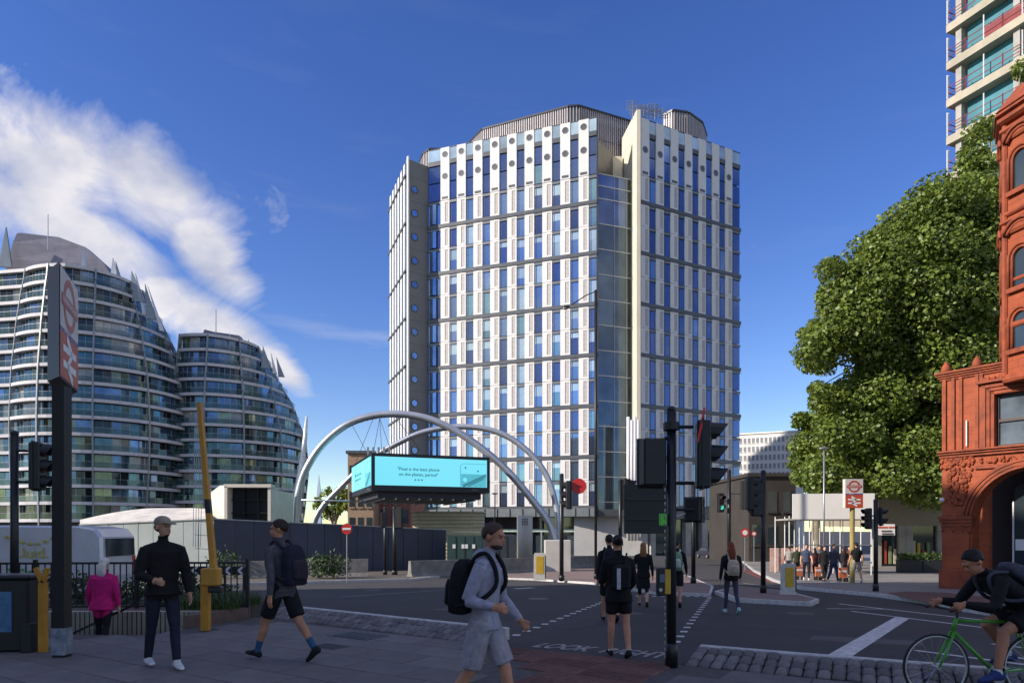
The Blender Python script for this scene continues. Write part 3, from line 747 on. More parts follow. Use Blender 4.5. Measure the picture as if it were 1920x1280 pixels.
def blade(root, base, tip, w, m, name='roof_blade'):
    base, tip = Vector(base), Vector(tip); k = MB(); k.sm = False
    dx = Vector((w, .5, 0)); t = Vector((.05, -.22, 0))
    k.loft([[base - t, base + dx - t, tip - t], [base + t, base + dx + t, tip + t]]); return k.build(name, m, root)
def roof_dome(root, rows_, m):
    k = MB(); rings = []
    for x0, x1, y, yd, z in rows_:
        cx, rx = (x0 + x1) / 2, (x1 - x0) / 2
        rings.append([(cx + rx * (abs(math.cos(a)) ** .6) * (1 if math.cos(a) > 0 else -1), y + yd * (abs(math.sin(a)) ** .6) * (1 if math.sin(a) > 0 else -1), z) for a in [2 * math.pi * j / 24 for j in range(14)]])
    k.sm = False; k.loft(rings); return k.build('roof', m, root)
Zc = 139.0
C1 = ((197 - 960) / F * Zc, Zc)
zs1 = [EYE + 2.2 + 3.12 * i for i in range(16)]
ap1, pt1 = curved_tower('larger curved glass apartment tower with stacked balconies, behind the station sign', C1, 16.6,
    [(0, .87), (6, .91), (15, .985), (22, 1.0), (30, .95), (39, .79), (45, .63), (50, .46)], zs1, [-20, 0, 33, 66, 99, 125], [9, 9, 10], (-1, .18), -2.4)
def PX(px, py, Y): return P(px, py, Y)
roof_dome(ap1, [(PX(20, 0, 138).x, PX(222, 0, 138).x, 138, 7, 47.5), (PX(24, 0, 138).x, PX(216, 0, 138).x, 138, 6.5, 52), (PX(32, 0, 138).x, PX(196, 0, 138).x, 138, 6, 55.5), (PX(38, 0, 138).x, PX(160, 0, 138).x, 138, 5, 59.0), (PX(43, 0, 138).x, PX(110, 0, 138).x, 138, 4, 61.0), (PX(48, 0, 138).x, PX(85, 0, 138).x, 138, 3, 61.3)], roof_m)
k = MB(); q = PX(90, 440, 132); k.cyl((q.x, q.y, 56), (q.x, q.y, PX(90, 402, 132).z), .09, 6); k.build('aerial', grey_metal, ap1)
for (bx, by, tx, ty, w, m_) in ((-2, 500, 12, 426, 2.2, fin_m), (150, 520, 157, 462, 1.2, pale_metal), (206, 530, 212, 484, 1.8, pale_metal), (222, 538, 217, 490, .9, fin_m), (246, 565, 247, 508, 2.6, fin_m), (268, 590, 254, 512, .7, pale_metal), (276, 598, 272, 532, 1.6, fin_m), (300, 620, 277, 536, .6, pale_metal)):
    blade(ap1, PX(bx, by, 133), PX(tx, ty, 134), w, m_)
Zc2 = 154.0
C2 = ((430 - 960) / F * Zc2, Zc2)
zs2 = [EYE + 3.0 + 3.12 * i for i in range(13)]
ap2, pt2 = curved_tower('smaller curved glass apartment tower with balconies, left of the steel arches', C2, 17.2,
    [(0, .90), (8, .96), (16, 1.0), (22, .97), (30, .82), (36, .62), (40, .5), (44, .4)], zs2, [-20, 0, 30, 58, 84, 108], [.3], (-.2, 1), -2.4)
roof_dome(ap2, [(PX(384, 0, 150).x, PX(466, 0, 150).x, 150, 5, 37), (PX(386, 0, 150).x, PX(462, 0, 150).x, 150, 5, 41.5), (PX(388, 0, 150).x, PX(448, 0, 150).x, 150, 4.5, 44.6), (PX(390, 0, 150).x, PX(400, 0, 150).x, 150, 4, 45.4)], roof_m)
for (bx, by, tx, ty, w, m_) in ((380, 680, 386, 628, 1.0, pale_metal), (428, 670, 431, 624, .7, pale_metal), (458, 680, 466, 636, 1.6, fin_m), (490, 690, 493, 648, 2, fin_m), (512, 700, 508, 660, .7, pale_metal), (522, 706, 518, 668, 1.2, fin_m)):
    blade(ap2, PX(bx, by, 146), PX(tx, ty, 147), w, m_)
k = MB(); q = PX(405, 600, 146); k.cyl((q.x, q.y, 40), (q.x, q.y, PX(405, 580, 146).z), .09, 6); k.build('aerial', grey_metal, ap2)
# pale sweeping edge at the foot of the smaller tower
k = MB(); k.sm = True
k.loft([[PX(x - w, y, 137), PX(x + w, y, 137), PX(x + w, y, 138), PX(x - w, y, 138)] for x, y, w in ((552, 985, 12), (558, 930, 9), (566, 870, 6), (572, 820, 4), (575, 780, 2))]); k.build('pale_edge_column', pale_metal, ap2)
# glazed link between the towers
lk = empty('link_block', P(360, 1000, 158), 'narrow glazed block squeezed between the two curved apartment towers', 'building')
x0, x1 = P(330, 0, 158).x, P(392, 0, 158).x
k = MB(); k.bx(x0, x1, 158, 170, -2.4, P(0, 664, 158).z); k.build('wall', apt[0], lk)
for i in range(14):
    zz = P(0, 672, 158).z - i * 3.12; k = MB(); k.bx(x0 - .1, x1 + .1, 157.7, 158.2, zz - .3, zz + .3); k.build('floor_band', fascia_m, lk)
for i in range(5):
    xx = x0 + (x1 - x0) * i / 4; k = MB(); k.bx(xx - .08, xx + .08, 157.6, 158.1, -2, P(0, 664, 158).z); k.build('mullion', grey_metal, lk)
# ------------------------------------------------------------------ steel arches and hanging screen box
arch_m = mat('arch_steel', (.52, .54, .57), .32, .7, .12, .8)
def arch(pix, Ya, Yb, r, label):
    n = len(pix); pts = [tuple(P(x, y, Ya + (Yb - Ya) * i / (n - 1))) for i, (x, y) in enumerate(pix)]
    pts[0] = (pts[0][0], pts[0][1], road_z(Ya) - .2); pts[-1] = (pts[-1][0], pts[-1][1], road_z(Yb) - .2)
    b = MB(); b.sm = True; b.tube(catmull(pts, 5), r, 14); o = b.build('steel_arch', arch_m); tag(o, label, 'arch', 'steel arches over the roundabout')
    k = MB()
    for s in (0, -1): k.cyl(Vector(pts[s]) , Vector(pts[s]) + Vector((0, 0, .5)), r * 1.7, 14)
    c = k.build('foot_collar', arch_m, o); return o
arch([(554, 1010), (556, 960), (563, 910), (578, 872), (606, 832), (650, 796), (700, 779), (750, 776), (800, 784), (850, 805), (900, 838), (950, 881), (1000, 940), (1034, 992), (1046, 1020)], 52, 51, .27, 'taller steel tube arch rising nearest, in front of the other arch')
arch([(578, 1012), (592, 972), (640, 912), (700, 858), (745, 831), (790, 811), (840, 801), (880, 800), (920, 806), (960, 823), (1000, 856), (1028, 898), (1042, 945), (1047, 985), (1048, 1020)], 58, 55, .24, 'lower steel tube arch passing behind the screen box')
k = MB(); k.sm = True; k.cyl(P(560, 937, 53), P(688, 940, 54), .07, 8); tag(k.build('steel_tie', arch_m), 'thin horizontal steel tie between the left feet of the arches', 'steel tie')
N_, R_, L_ = Vector(XY(697, 46)), Vector(XY(918, 49)), Vector(XY(660, 55)); Q_ = R_ + L_ - N_
zt, zb = EYE + 5.28, EYE + 2.72
bb = empty('screen_box', (N_.x, N_.y, zb), 'box-shaped hanging advertising screen with lit cyan faces', 'screen')
frame_m = mat('screen_frame', (.012, .016, .024), .35, .2, .1, 3)
k = MB(); k.prism([N_, R_, Q_, L_], zb, zt); k.build('housing', frame_m, bb)
ins_ = inset([N_, R_, Q_, L_], .5); k = MB(); k.prism(ins_, zb - .45, zb - .01); k.build('underside', mat('underside', (.03, .03, .045), .6), bb)
for i in range(9):
    a = Vector(ins_[0]).lerp(Vector(ins_[1]), (i + .5) / 9); c = Vector(ins_[3]).lerp(Vector(ins_[2]), (i + .5) / 9); k = MB(); k.bar((a.x, a.y, zb - .5), (c.x, c.y, zb - .5), .12, .14); k.build('underside_beam', grey_metal, bb)
scr_m = mat('lit_screen', (.1, .3, .35), .4, 0, 0, emit=(.2, .78, .92, .72)); scr_d = mat('screen_dark_print', (.01, .05, .07), .5, 0, 0, emit=(.02, .16, .22, .5)); scr_mid = mat('screen_mid_print', (.03, .15, .2), .5, 0, 0, emit=(.06, .42, .52, .6))
def face(A, B, tagx, name):
    u = (B - A).normalized(); n_ = Vector((u.y, -u.x)); Ln = (B - A).length
    H = zt - zb - .62; M = frame((*((A + B) / 2 + n_ * .05), (zt + zb) / 2 + .08), (u.x, u.y, 0), (n_.x, n_.y, 0))
    def quad(x0, x1, y0, y1, m, nm, d=.0, par=None):
        vs = [M @ Vector(p) for p in ((x0, y0, d), (x1, y0, d), (x1, y1, d), (x0, y1, d))]; vb = [M @ Vector(p) for p in ((x0, y0, -.06), (x1, y0, -.06), (x1, y1, -.06), (x0, y1, -.06))]
        kk = MB(); kk.loft([vb, vs]); return kk.build(nm, m, par or bb)
    w = Ln / 2 - .22; sc = quad(-w, w, -H / 2, H / 2, scr_m, 'screen_panel')
    s = Ln / 8.1
    text_obj('"Pixel is the best phone', .30, scr_d, sc, M @ Matrix.Translation((-.25 * w, .16, .012)) @ Matrix.Diagonal((s, 1, 1, 1)), 'screen_lettering', .001, bold=.004)
    text_obj('on the planet, period"', .30, scr_d, sc, M @ Matrix.Translation((-.25 * w, -.2, .012)) @ Matrix.Diagonal((s, 1, 1, 1)), 'screen_lettering', .001, bold=.004)
    for i in (-1, 0, 1):
        kk = MB(); c = Vector((-.25 * w + i * .22 * s, -.56, .012)); pts = []
        for j in range(10):
            rr = .085 if j % 2 == 0 else .04; t = math.pi / 2 + math.pi * j / 5; pts.append(M @ (c + Vector((rr * math.cos(t) * s, rr * math.sin(t), 0))))
        kk.add(pts, [tuple(range(10))]); kk.build('screen_star', scr_d, sc)
    # outlined device with darker picture
    x0, x1, y0, y1 = .50 * w, .985 * w, -H / 2 + .02, H / 2 - .28
    for (a, b2, c, d) in ((x0, x0 + .035, y0, y1 - .25), (x0 + .28, x1, y1 - .03, y1)): quad(a, b2, c, d, scr_mid, 'screen_outline', .014, sc)
    kk = MB(); kk.loft([[M @ Vector((x0 + .28 - .28 * math.cos(t), y1 - .25 + .25 * math.sin(t), .014)), M @ Vector((x0 + .28 - .25 * math.cos(t), y1 - .25 + .22 * math.sin(t), .014))] for t in [i * math.pi / 16 for i in range(9)]], cap=False, closed=False); kk.build('screen_outline', scr_mid, sc)
    quad(x0 + .06, x1, y0, y0 + (y1 - y0) * .55, mat('screen_picture', (.05, .2, .25), .5, 0, .3, 3, emit=(.1, .52, .62, .65)), 'screen_picture', .012, sc)
    for a, b2 in (((.1, .05), (1.0, .55)), ((.12, .0), (1.0, .48)), ((.3, .02), (.9, .36))):
        pa = Vector((x0 + (x1 - x0) * a[0], y0 + (y1 - y0) * a[1], .016)); pb = Vector((x0 + (x1 - x0) * b2[0], y0 + (y1 - y0) * b2[1], .016)); kk = MB(); dd = Vector((0, .035, 0)); kk.add([M @ (pa - dd), M @ (pb - dd), M @ (pb + dd), M @ (pa + dd)], [(0, 1, 2, 3)]); kk.build('screen_stroke', scr_d, sc)
    for a, b2 in ((.2, .82), (.68, .68)):
        kk = MB(); c = Vector((x0 + (x1 - x0) * a, y0 + (y1 - y0) * b2, .016)); kk.add([M @ (c + Vector((.07 * math.cos(t), .06 * math.sin(t), 0))) for t in [j * math.pi / 6 for j in range(12)]], [tuple(range(12))]); kk.build('screen_dot', scr_d, sc)
    kk = MB(); c = Vector((x0 + (x1 - x0) * .18, y0 + (y1 - y0) * .3, .018)); kk.add([M @ (c + Vector((.16 * math.cos(t), .15 * math.sin(t), 0))) for t in [j * math.pi / 8 for j in range(16)]], [tuple(range(16))]); kk.build('screen_disc', scr_m, sc)
    pr = mat('grey_print', (.3, .33, .36), .6); 
    text_obj('JCDecaux', .13, pr, bb, M @ Matrix.Translation((.78 * w, -H / 2 - .2, .01)), 'frame_lettering', .001)
face(N_, R_, 0, 'front'); face(L_, N_, 1, 'side')
for px0, py0, px1, py1 in ((700, 848, 712, 784), (716, 850, 712, 784), (735, 850, 712, 784), (740, 780, 790, 846), (668, 864, 700, 784), (690, 852, 660, 796)):
    k = MB(); k.cyl(P(px0, py0, 47 if px0 > 690 else 50), P(px1, py1, 51.5), .018, 5); k.build('hanger_cable', black_metal, bb)
# aerials on the roof of the box
k = MB()
for i in range(5):
    q = P(690 + i * 10, 0, 49.5); k.cyl((q.x, q.y, zt), (q.x, q.y, zt + .75), .05, 6); k.box((q.x, q.y, zt + .55), (.14, .1, .5))
k.build('roof_aerial', grey_metal, bb)
# ------------------------------------------------------------------ hoarding round the works
navy = objrand(mat('navy_hoarding', (.045, .055, .085), .55, 0, .15, .7, .05, 8), .12)
pale_h = objrand(mat('grey_green_hoarding', (.33, .37, .36), .6, 0, .12, .7), .08)
def hoarding(pa, pb, Ya, Yb, topA, topB, n, m, label):
    A, B = Vector(XY(pa, Ya)), Vector(XY(pb, Yb)); h = empty('site_hoarding', (A.x, A.y, road_z(Ya)), label, 'hoarding')
    for i in range(n):
        p, q = A.lerp(B, i / n), A.lerp(B, (i + 1) / n - .0); c = (p + q) / 2; an = math.atan2((q - p).y, (q - p).x)
        zt_ = P(0, topA + (topB - topA) * (i + .5) / n, c.y).z; zb_ = road_z(c.y) - .1
        k = MB(); k.box((c.x, c.y, (zt_ + zb_) / 2), ((q - p).length - .04, .06 + .02 * (i % 2), zt_ - zb_), an); k.build('hoarding_panel', m, h)
        k = MB(); k.box((p.x, p.y + .09, (zt_ + zb_) / 2), (.1, .12, zt_ - zb_ + .04), an); k.build('post', black_metal, h)
    a, b2 = P(pa, topA, Ya), P(pb, topB, Yb); k = MB(); k.bar(a + Vector((0, -.02, .02)), b2 + Vector((0, -.02, .02)), .16, .07); k.build('capping', grey_metal, h)
    return h
hoarding(402, 836, 41.5, 50, 973, 993, 14, navy, 'long navy blue hoarding of flat panels under the screen box')
hoarding(150, 402, 43, 41.5, 984, 973, 9, pale_h, 'pale grey-green hoarding panels behind the man in the cap')
# pale membrane canopy behind the pale hoarding
cn = MB(); cn.sm = True; grid = []
for j in range(6):
    row_ = []
    for i in range(13):
        t = i / 12; x = 150 + (390 - 150) * t; yb_ = 984 - 11 * t; yt = 974 - 22 * math.sin(min(1, t * 1.6) * math.pi / 2) ; yy = yb_ + (yt - yb_) * j / 5 + (random.uniform(-1.2, 1.2) if 0 < j < 5 else 0)
        q = P(x, yy, 44.5 + j * 1.3); row_.append(q)
    grid.append(row_)
cn.add([p for r_ in grid for p in r_], [(j * 13 + i, j * 13 + i + 1, (j + 1) * 13 + i + 1, (j + 1) * 13 + i) for j in range(5) for i in range(12)])
cn.add([p - Vector((0, 0, .25)) for r_ in grid for p in r_], [(j * 13 + i, (j + 1) * 13 + i, (j + 1) * 13 + i + 1, j * 13 + i + 1) for j in range(5) for i in range(12)])
tag(cn.build('canopy_roof', mat('dusty_canopy', (.62, .58, .52), .8, 0, .25, 1.2, .3, 6)), 'low pale dusty canopy roof behind the pale hoarding', 'canopy')
# ventilation outlet
q0 = P(420, 0, 47.5)
vb = empty('ventilation_outlet', (q0.x, q0.y, road_z(47.5)), 'cream concrete ventilation outlet with dark louvred mouth above the hoarding', 'vent')
A, B = P(425, 912, 46.5), P(510, 917, 47.0); zb_ = P(0, 985, 46.5).z; cream = mat('cream_render', (.60, .56, .48), .75, 0, .1, .6)
k = MB(); k.loft([[P(x, 985, y_), P(x, yt_, y_), P(x, yt_ , y_ + 3), P(x, 985, y_ + 3)] for x, yt_, y_ in ((388, 958, 49.0), (396, 922, 48.5), (412, 910, 47.5), (425, 909, 46.5))]); k.build('curved_side', cream, vb)
k = MB(); w = .16
for c, d in ((((A.x + B.x) / 2, 46.8, A.z + .06), (B.x - A.x + .3, .9, .22)), ((A.x, 46.8, (A.z + zb_) / 2), (.2, .9, A.z - zb_)), ((B.x, 46.9, (A.z + zb_) / 2), (.2, .9, A.z - zb_)), (((A.x + B.x) / 2, 49.5, (A.z + zb_) / 2), (B.x - A.x, 4, A.z - zb_ - .3))): k.box(c, d)
k.build('surround', cream, vb)
k = MB(); k.bx(A.x, B.x, 47.25, 47.45, zb_, A.z); k.build('dark_mouth', frame_m, vb)
for i in range(1, 3):
    xx = A.x + (B.x - A.x) * i / 3; k = MB(); k.bx(xx - .04, xx + .04, 47.0, 47.2, zb_, A.z); k.build('louvre_post', black_metal, vb)
for i in range(1, 3):
    zz = zb_ + (A.z - zb_) * i / 3; k = MB(); k.bx(A.x, B.x, 47.02, 47.18, zz - .04, zz + .04); k.build('louvre_rail', black_metal, vb)
# ribbed beige kiosk
q0 = P(840, 0, 52)
kk_ = empty('ribbed_kiosk', (q0.x, q0.y, road_z(52)), 'beige ribbed rounded kiosk standing behind the navy hoarding', 'kiosk')
beige = mat('beige_ribs', (.55, .50, .33), .6, 0, .1, 1)
xa, xb = P(770, 0, 52).x, P(906, 0, 52).x; zt_ = P(0, 961, 52).z; zb_ = road_z(52)
def rrect(x0, x1, y0, y1, r, n=5):
    out = []
    for cx, cy, a0 in ((x1 - r, y0 + r, -90), (x1 - r, y1 - r, 0), (x0 + r, y1 - r, 90), (x0 + r, y0 + r, 180)):
        for i in range(n + 1): a = R(a0 + 90 * i / n); out.append((cx + r * math.cos(a), cy + r * math.sin(a)))
    return out
nr = 15
for i in range(nr):
    z_ = zb_ + (zt_ - zb_) * i / nr; hh = (zt_ - zb_) / nr; pl = rrect(xa, xb, 52, 56, 1.0); pl2 = rrect(xa + .05, xb - .05, 52.05, 55.95, .95)
    k = MB(); k.loft([[(x, y, z_ + .01) for x, y in pl2], [(x, y, z_ + hh * .3) for x, y in pl], [(x, y, z_ + hh * .7) for x, y in pl], [(x, y, z_ + hh - .01) for x, y in pl2]]); k.build('rib', beige, kk_)
k = MB(); k.prism(rrect(xa - .1, xb + .1, 51.9, 56.1, 1.05), zt_, zt_ + .12); k.build('roof', mat('kiosk_roof', (.45, .42, .33), .7), kk_)
# pale stone drum with small dark squares
q0 = P(984, 0, 60); k = MB(); k.sm = True
dr = empty('stone_drum', (q0.x, q0.y, road_z(60)), 'thick pale stone drum column with small dark squares near the arch feet', 'column')
k.cyl((q0.x, q0.y, road_z(60)), (q0.x, q0.y, P(0, 966, 60).z), .68, 24); k.build('shaft', mat('pale_drum', (.58, .55, .48), .75, 0, .08, .8), dr)
for i in range(3):
    for j in range(3):
        a = -math.pi / 2 + (i - 1) * .28; z_ = P(0, 973 + j * 4.5, 60).z; k = MB(); k.box((q0.x + .69 * math.cos(a), q0.y + .69 * math.sin(a), z_), (.1, .06, .12), a + math.pi / 2); k.build('dark_square', dark_band, dr)
# green equipment cabinets + plinth wall by the arch foot
for px0, px1, py0, c, lab in ((838, 905, 1003, (.02, .05, .045), 'dark green site cabinet with posted notices beside the ribbed kiosk'), (905, 966, 1002, (.03, .035, .045), 'black site cabinet next to the dark green cabinet')):
    A, B = P(px0, py0, 47), P(px1, py0, 47); e = empty('site_cabinet', ((A.x + B.x) / 2, 47.5, road_z(47)), lab, 'cabinet'); m_ = mat('cabinet_%d' % px0, c, .5)
    k = MB(); k.box(((A.x + B.x) / 2, 47.6, (A.z + road_z(47)) / 2), (B.x - A.x, 1.2, A.z - road_z(47)), 0, .03); k.build('body', m_, e)
    for t in (.25, .5, .75): k = MB(); xx = A.x + (B.x - A.x) * t; k.bx(xx - .02, xx + .02, 46.97, 47.0, road_z(47) + .1, A.z - .1); k.build('door_seam', black_metal, e)
    if px0 == 838:
        for t in (.2, .45, .55, .75): k = MB(); xx = A.x + (B.x - A.x) * t; k.bx(xx - .1, xx + .1, 46.95, 46.98, A.z - .9, A.z - .62); k.build('notice', white_pan, e)
A, B = P(1022, 1012, 46), P(1071, 1012, 46); k = MB(); k.box(((A.x + B.x) / 2, 46.8, (A.z + road_z(46)) / 2), (B.x - A.x, 1.4, A.z - road_z(46)), 0, .04); tag(k.build('plinth_block', mat('pale_block', (.48, .46, .42), .8, 0, .1, 1)), 'pale concrete block at the right feet of the arches', 'plinth')
# concrete barriers
def barrier(pa, pb, ya, yb, ta, tb_, label):
    A, B = GP(pa, ya, .1), GP(pb, yb, .1); zt1, zt2 = P(0, ta, A.y).z, P(0, tb_, B.y).z; d = (B - A); d.z = 0; d.normalize(); n_ = Vector((-d.y, d.x, 0))
    k = MB(); rr_ = []
    for p, zt__ in ((A, zt1), (B, zt2)):
        sec = [(-.32, 0), (-.3, .12), (-.16, .3), (-.1, 1), (.1, 1), (.16, .3), (.3, .12), (.32, 0)]
        h = zt__ - p.z
        rr_.append([(p.x + n_.x * s, p.y + n_.y * s, p.z - .1 + (h + .1) * t) for s, t in sec])
    k.loft(rr_); o = k.build('concrete_barrier', concrete_d); tag(o, label, 'barrier', 'concrete road barriers')
barrier(440, 690, 1083, 1080, 1052, 1047, 'left of the long concrete road barriers, below the navy hoarding'); barrier(768, 1000, 1081, 1071, 1051, 1045, 'right of the concrete road barriers with a pale slanted end')
barrier(1004, 1120, 1068, 1060, 1046, 1041, 'small far concrete barrier behind the left bollard')
# chevron kerb boards
for i, (x0, x1) in enumerate(((352, 400), (412, 466))):
    A, B = P(x0, 1060, 20.5), P(x1, 1060, 20.5); e = empty('chevron_board', ((A.x + B.x) / 2, 20.5, road_z(20.5)), ('left' if i == 0 else 'right') + ' of two low black and white chevron boards behind the railing', 'road sign', 'chevron boards')
    zz, zl = P(0, 1061, 20.5).z, P(0, 1077, 20.5).z
    k = MB(); k.bx(A.x, B.x, 20.5, 20.53, zl, zz); k.build('board', black_metal, e)
    for j in range(2):
        c = A.x + (B.x - A.x) * (.3 + .45 * j); w = .13; h = (zz - zl) / 2; m_ = (zz + zl) / 2; k = MB(); y_ = 20.49
        k.add([(c - w, y_, m_), (c, y_, zz - .01), (c + w * .8, y_, zz - .01), (c - w * .2, y_, m_), (c + w * .8, y_, zl + .01), (c, y_, zl + .01)], [(0, 3, 2, 1), (0, 5, 4, 3)]); k.build('chevron', white_pan, e)
    k = MB(); k.bx(A.x + .1, A.x + .16, 20.54, 20.6, road_z(20.5), zz); k.bx(B.x - .16, B.x - .1, 20.54, 20.6, road_z(20.5), zz); k.build('leg', black_metal, e)
# ------------------------------------------------------------------ far background
def block(name, px0, px1, pyt, Y, depth, m, label, wins=None, wm=gl_dark, band=None, yaw=0.0):
    A, B = P(px0, pyt, Y), P(px1, pyt, Y); e = empty(name, ((A.x + B.x) / 2, Y, road_z(Y)), label, 'building')
    k = MB(); k.bx(A.x, B.x, Y, Y + depth, road_z(Y) - 1, A.z); k.build('wall', m, e)
    k = MB(); k.bx(A.x - .2, B.x + .2, Y - .25, Y + depth, A.z, A.z + .35); k.build('parapet', m if band is None else band, e)
    if wins:
        nx, nz_, fh = wins; w = (B.x - A.x) / nx
        for i in range(nx):
            for j in range(nz_):
                k = MB(); xx = A.x + w * (i + .5); z_ = A.z - fh * (j + .75); k.bx(xx - w * .3, xx + w * .3, Y - .06, Y + .05, z_ - fh * .3, z_ + fh * .3); o = k.build('window', wm, e)
                k = MB(); k.bx(xx - w * .34, xx + w * .34, Y - .14, Y - .0, z_ - fh * .36, z_ - fh * .3); k.build('sill', m, o)
    e.rotation_euler.z = yaw; return e
brick_far = mat('tan_brick', (.33, .22, .14), .85, 0, .15, 1)
block('brick_block', 652, 700, 850, 84, 14, brick_far, 'tan brick block with flat dark eaves behind the screen box', (3, 4, 3.2), gl_dark, dark_band)
block('brick_block', 690, 770, 935, 88, 14, mat('red_brown_brick', (.27, .11, .08), .85, 0, .15, 1), 'low red-brown brick block under the screen box', (4, 2, 3.0))
sp_ = P(598, 890, 1400); k = MB(); rr_ = []
for y_, w in ((1000, 5.2), (950, 4.2), (915, 2.6), (890, .4)):
    c = P(598, y_, 1400); hw = w / F * 1400; rr_.append([(c.x - hw, c.y - hw, c.z), (c.x + hw, c.y - hw, c.z), (c.x + hw, c.y + hw, c.z), (c.x - hw, c.y + hw, c.z)])
k.loft(rr_); tag(k.build('spire_skyscraper', mat('distant_spire', (.45, .55, .66), .5, .2, .05, .01)), 'distant pale pointed glass skyscraper between the tower and the arch', 'building')
block('white_block', 1380, 1500, 812, 165, 20, mat('white_far_wall', (.85, .83, .78), .8, 0, .05, .1), 'long white office block with window strips beyond the dark building', (16, 5, 2.1), mat('far_window', (.3, .31, .33), .3), None, -.42)
block('grey_block', 1330, 1400, 985, 150, 20, concrete_d, 'low grey block at the far end of the street', (5, 2, 3))
block('dark_block', 1404, 1492, 893, 70, 14, mat('dark_brown_clad', (.04, .034, .03), .7, 0, .2, .6), 'dark brown boxy building left of the plane tree', (3, 2, 3.4), gl_dark)
# ------------------------------------------------------------------ street furniture
lens_red = mat('red_lens', (.12, .01, .01), .3, 0, 0); lens_amb = mat('amber_lens', (.12, .06, .01), .3, 0, 0); lens_grn = mat('green_lens', (.01, .06, .03), .3, 0, 0)
lit_grn = mat('lit_green_lens', (.02, .3, .2), .3, 0, 0, emit=(.08, .8, .55, .7))
head_m = mat('signal_black', (.011, .011, .013), .5, 0, .2, 8)
def post(name, px, yt, base, r, label, cat='traffic light', group=None, m=black_metal):
    o = empty(name, base, label, cat, group); zt_ = P(0, yt, base.y).z
    k = MB(); k.sm = True; k.tube([(base.x, base.y, base.z - .02), (base.x, base.y, zt_)], r, 14); k.build('pole', m, o)
    k = MB(); k.sm = True; k.tube([(base.x, base.y, base.z), (base.x, base.y, base.z + .25), (base.x, base.y, base.z + .28)], [r * 1.35, r * 1.35, r], 14); k.build('base_sleeve', m, o)
    k = MB(); k.sm = True; k.ell((base.x, base.y, zt_), (r * 1.1, r * 1.1, r * .8), 10, 6); k.build('cap', m, o)
    return o
def sig_head(root, c, h, face, lamps=3, w=None, lit=None, ped=False):
    """c centre, h height, face = heading of the lit side in degrees (0 = +X, -90 = toward the camera)"""
    w = w or h * .34; d = w * .62; a = R(face); f = Vector((math.cos(a), math.sin(a), 0)); s = Vector((-f.y, f.x, 0))
    k = MB(); k.box(c, (d, w, h), a, .018); body = k.build('signal_head', head_m, root)
    k = MB(); k.box((c[0] - f.x * d * .1, c[1] - f.y * d * .1, c[2]), (.02, w * 1.14, h * 1.05), a); k.build('backing_board', head_m, body)
    n = lamps; rr = min(w * .42, h / n * .42)
    for i in range(n):
        z = c[2] + h * (.5 - (i + .5) / n); p = Vector((c[0], c[1], z)) + f * (d / 2 + .005)
        k = MB(); k.sm = True; k.tube([p, p + f * .02], rr * .92, 14)
        mm = (lens_red, lens_amb, lens_grn)[i if n == 3 else 2 * i]
        if lit == i: mm = lit_grn
        k.build('lens', mm, body)
        # visor: open-bottomed hood, longer at the top
        k = MB(); L = .26 * h if not ped else .1 * h; inner, outer = [], []
        m_ = 13
        for j in range(m_):
            t = R(-35 + 250 * j / (m_ - 1)); o_ = s * math.cos(t) * rr * 1.06 + Vector((0, 0, math.sin(t) * rr * 1.06)); ln = L * (.35 + .65 * max(0, (math.sin(t) + .6) / 1.6))
            inner.append(p + o_); outer.append(p + o_ + f * ln + Vector((0, 0, -.08 * ln)))
        k.loft([inner, outer], cap=False, closed=False); k.build('visor', head_m, body)
    return body
def bracket(root, a, b, r=.02):
    k = MB(); k.tube([a, b], r, 8); k.build('bracket', head_m, root)
# main signal pole in the foreground
b0 = PP(1259, 1248); s0 = F / b0.y; Yf = b0.y
fp = post('traffic_light', 1259, 768, b0, .058, 'nearest traffic light pole with a long three-hood signal and yellow push-button box')
c = P(1318, 852, Yf); sig_head(fp, c, .82, -8, 3, .27)
for yy in (800, 905): bracket(fp, P(1262, yy, Yf), P(1300, yy, Yf), .022)
c = P(1223, 867, Yf); k = MB(); k.box(c, (.28, .26, .57), .1, .02); hb = k.build('signal_box', head_m, fp)
k = MB(); k.box(c + Vector((0, .14, 0)), (.33, .02, .62), .1); k.build('backing_board', head_m, hb)
bracket(fp, P(1262, 815, Yf), P(1240, 826, Yf), .022); k = MB(); k.cyl(P(1259, 806, Yf), P(1259, 792, Yf), .1, 14); k.build('collar', head_m, fp)
sig_head(fp, P(1300, 955, Yf + .1), .3, 60, 2, .2, ped=True); bracket(fp, P(1262, 955, Yf), P(1300, 955, Yf), .018)
k = MB(); k.box(P(1239, 1090, Yf - .02), (.1, .12, .34), 0, .015); pb = k.build('push_button_box', head_m, fp)
yel = mat('yellow_plastic', (.55, .34, .02), .45, 0, .15, 6)
k = MB(); k.box(P(1252, 1090, Yf - .075), (.07, .02, .3), 0, .006); k.build('yellow_plate', yel, pb)
k = MB(); k.tube([P(1239, 1105, Yf - .07), P(1239, 1105, Yf - .1)], .022, 10); k.build('button', grey_metal, pb)
k = MB(); k.bx(P(1234, 0, Yf).x, P(1244, 0, Yf).x, Yf - .092, Yf - .086, P(0, 1090, Yf).z, P(0, 1075, Yf).z); k.build('instruction_plate', mat('blue_grey_plate', (.12, .15, .2), .5), pb)
k = MB(); k.box(P(1243, 974, Yf - .03), (.09, .05, .15), .2, .01); tag(k.build('green_tag', mat('green_plastic', (.12, .55, .05), .45), fp), 'bright green plastic tag')
k = MB(); k.bar(P(1250, 972, Yf), P(1285, 962, Yf + .05), .012); k.build('tag_wire', grey_metal, fp)
chain = MB()
for i in range(26): chain.ell(P(1247, 905 + i * 13, Yf - .06), (.008, .008, .03), 6, 4)
chain.build('chain', grey_metal, fp, kind='stuff')
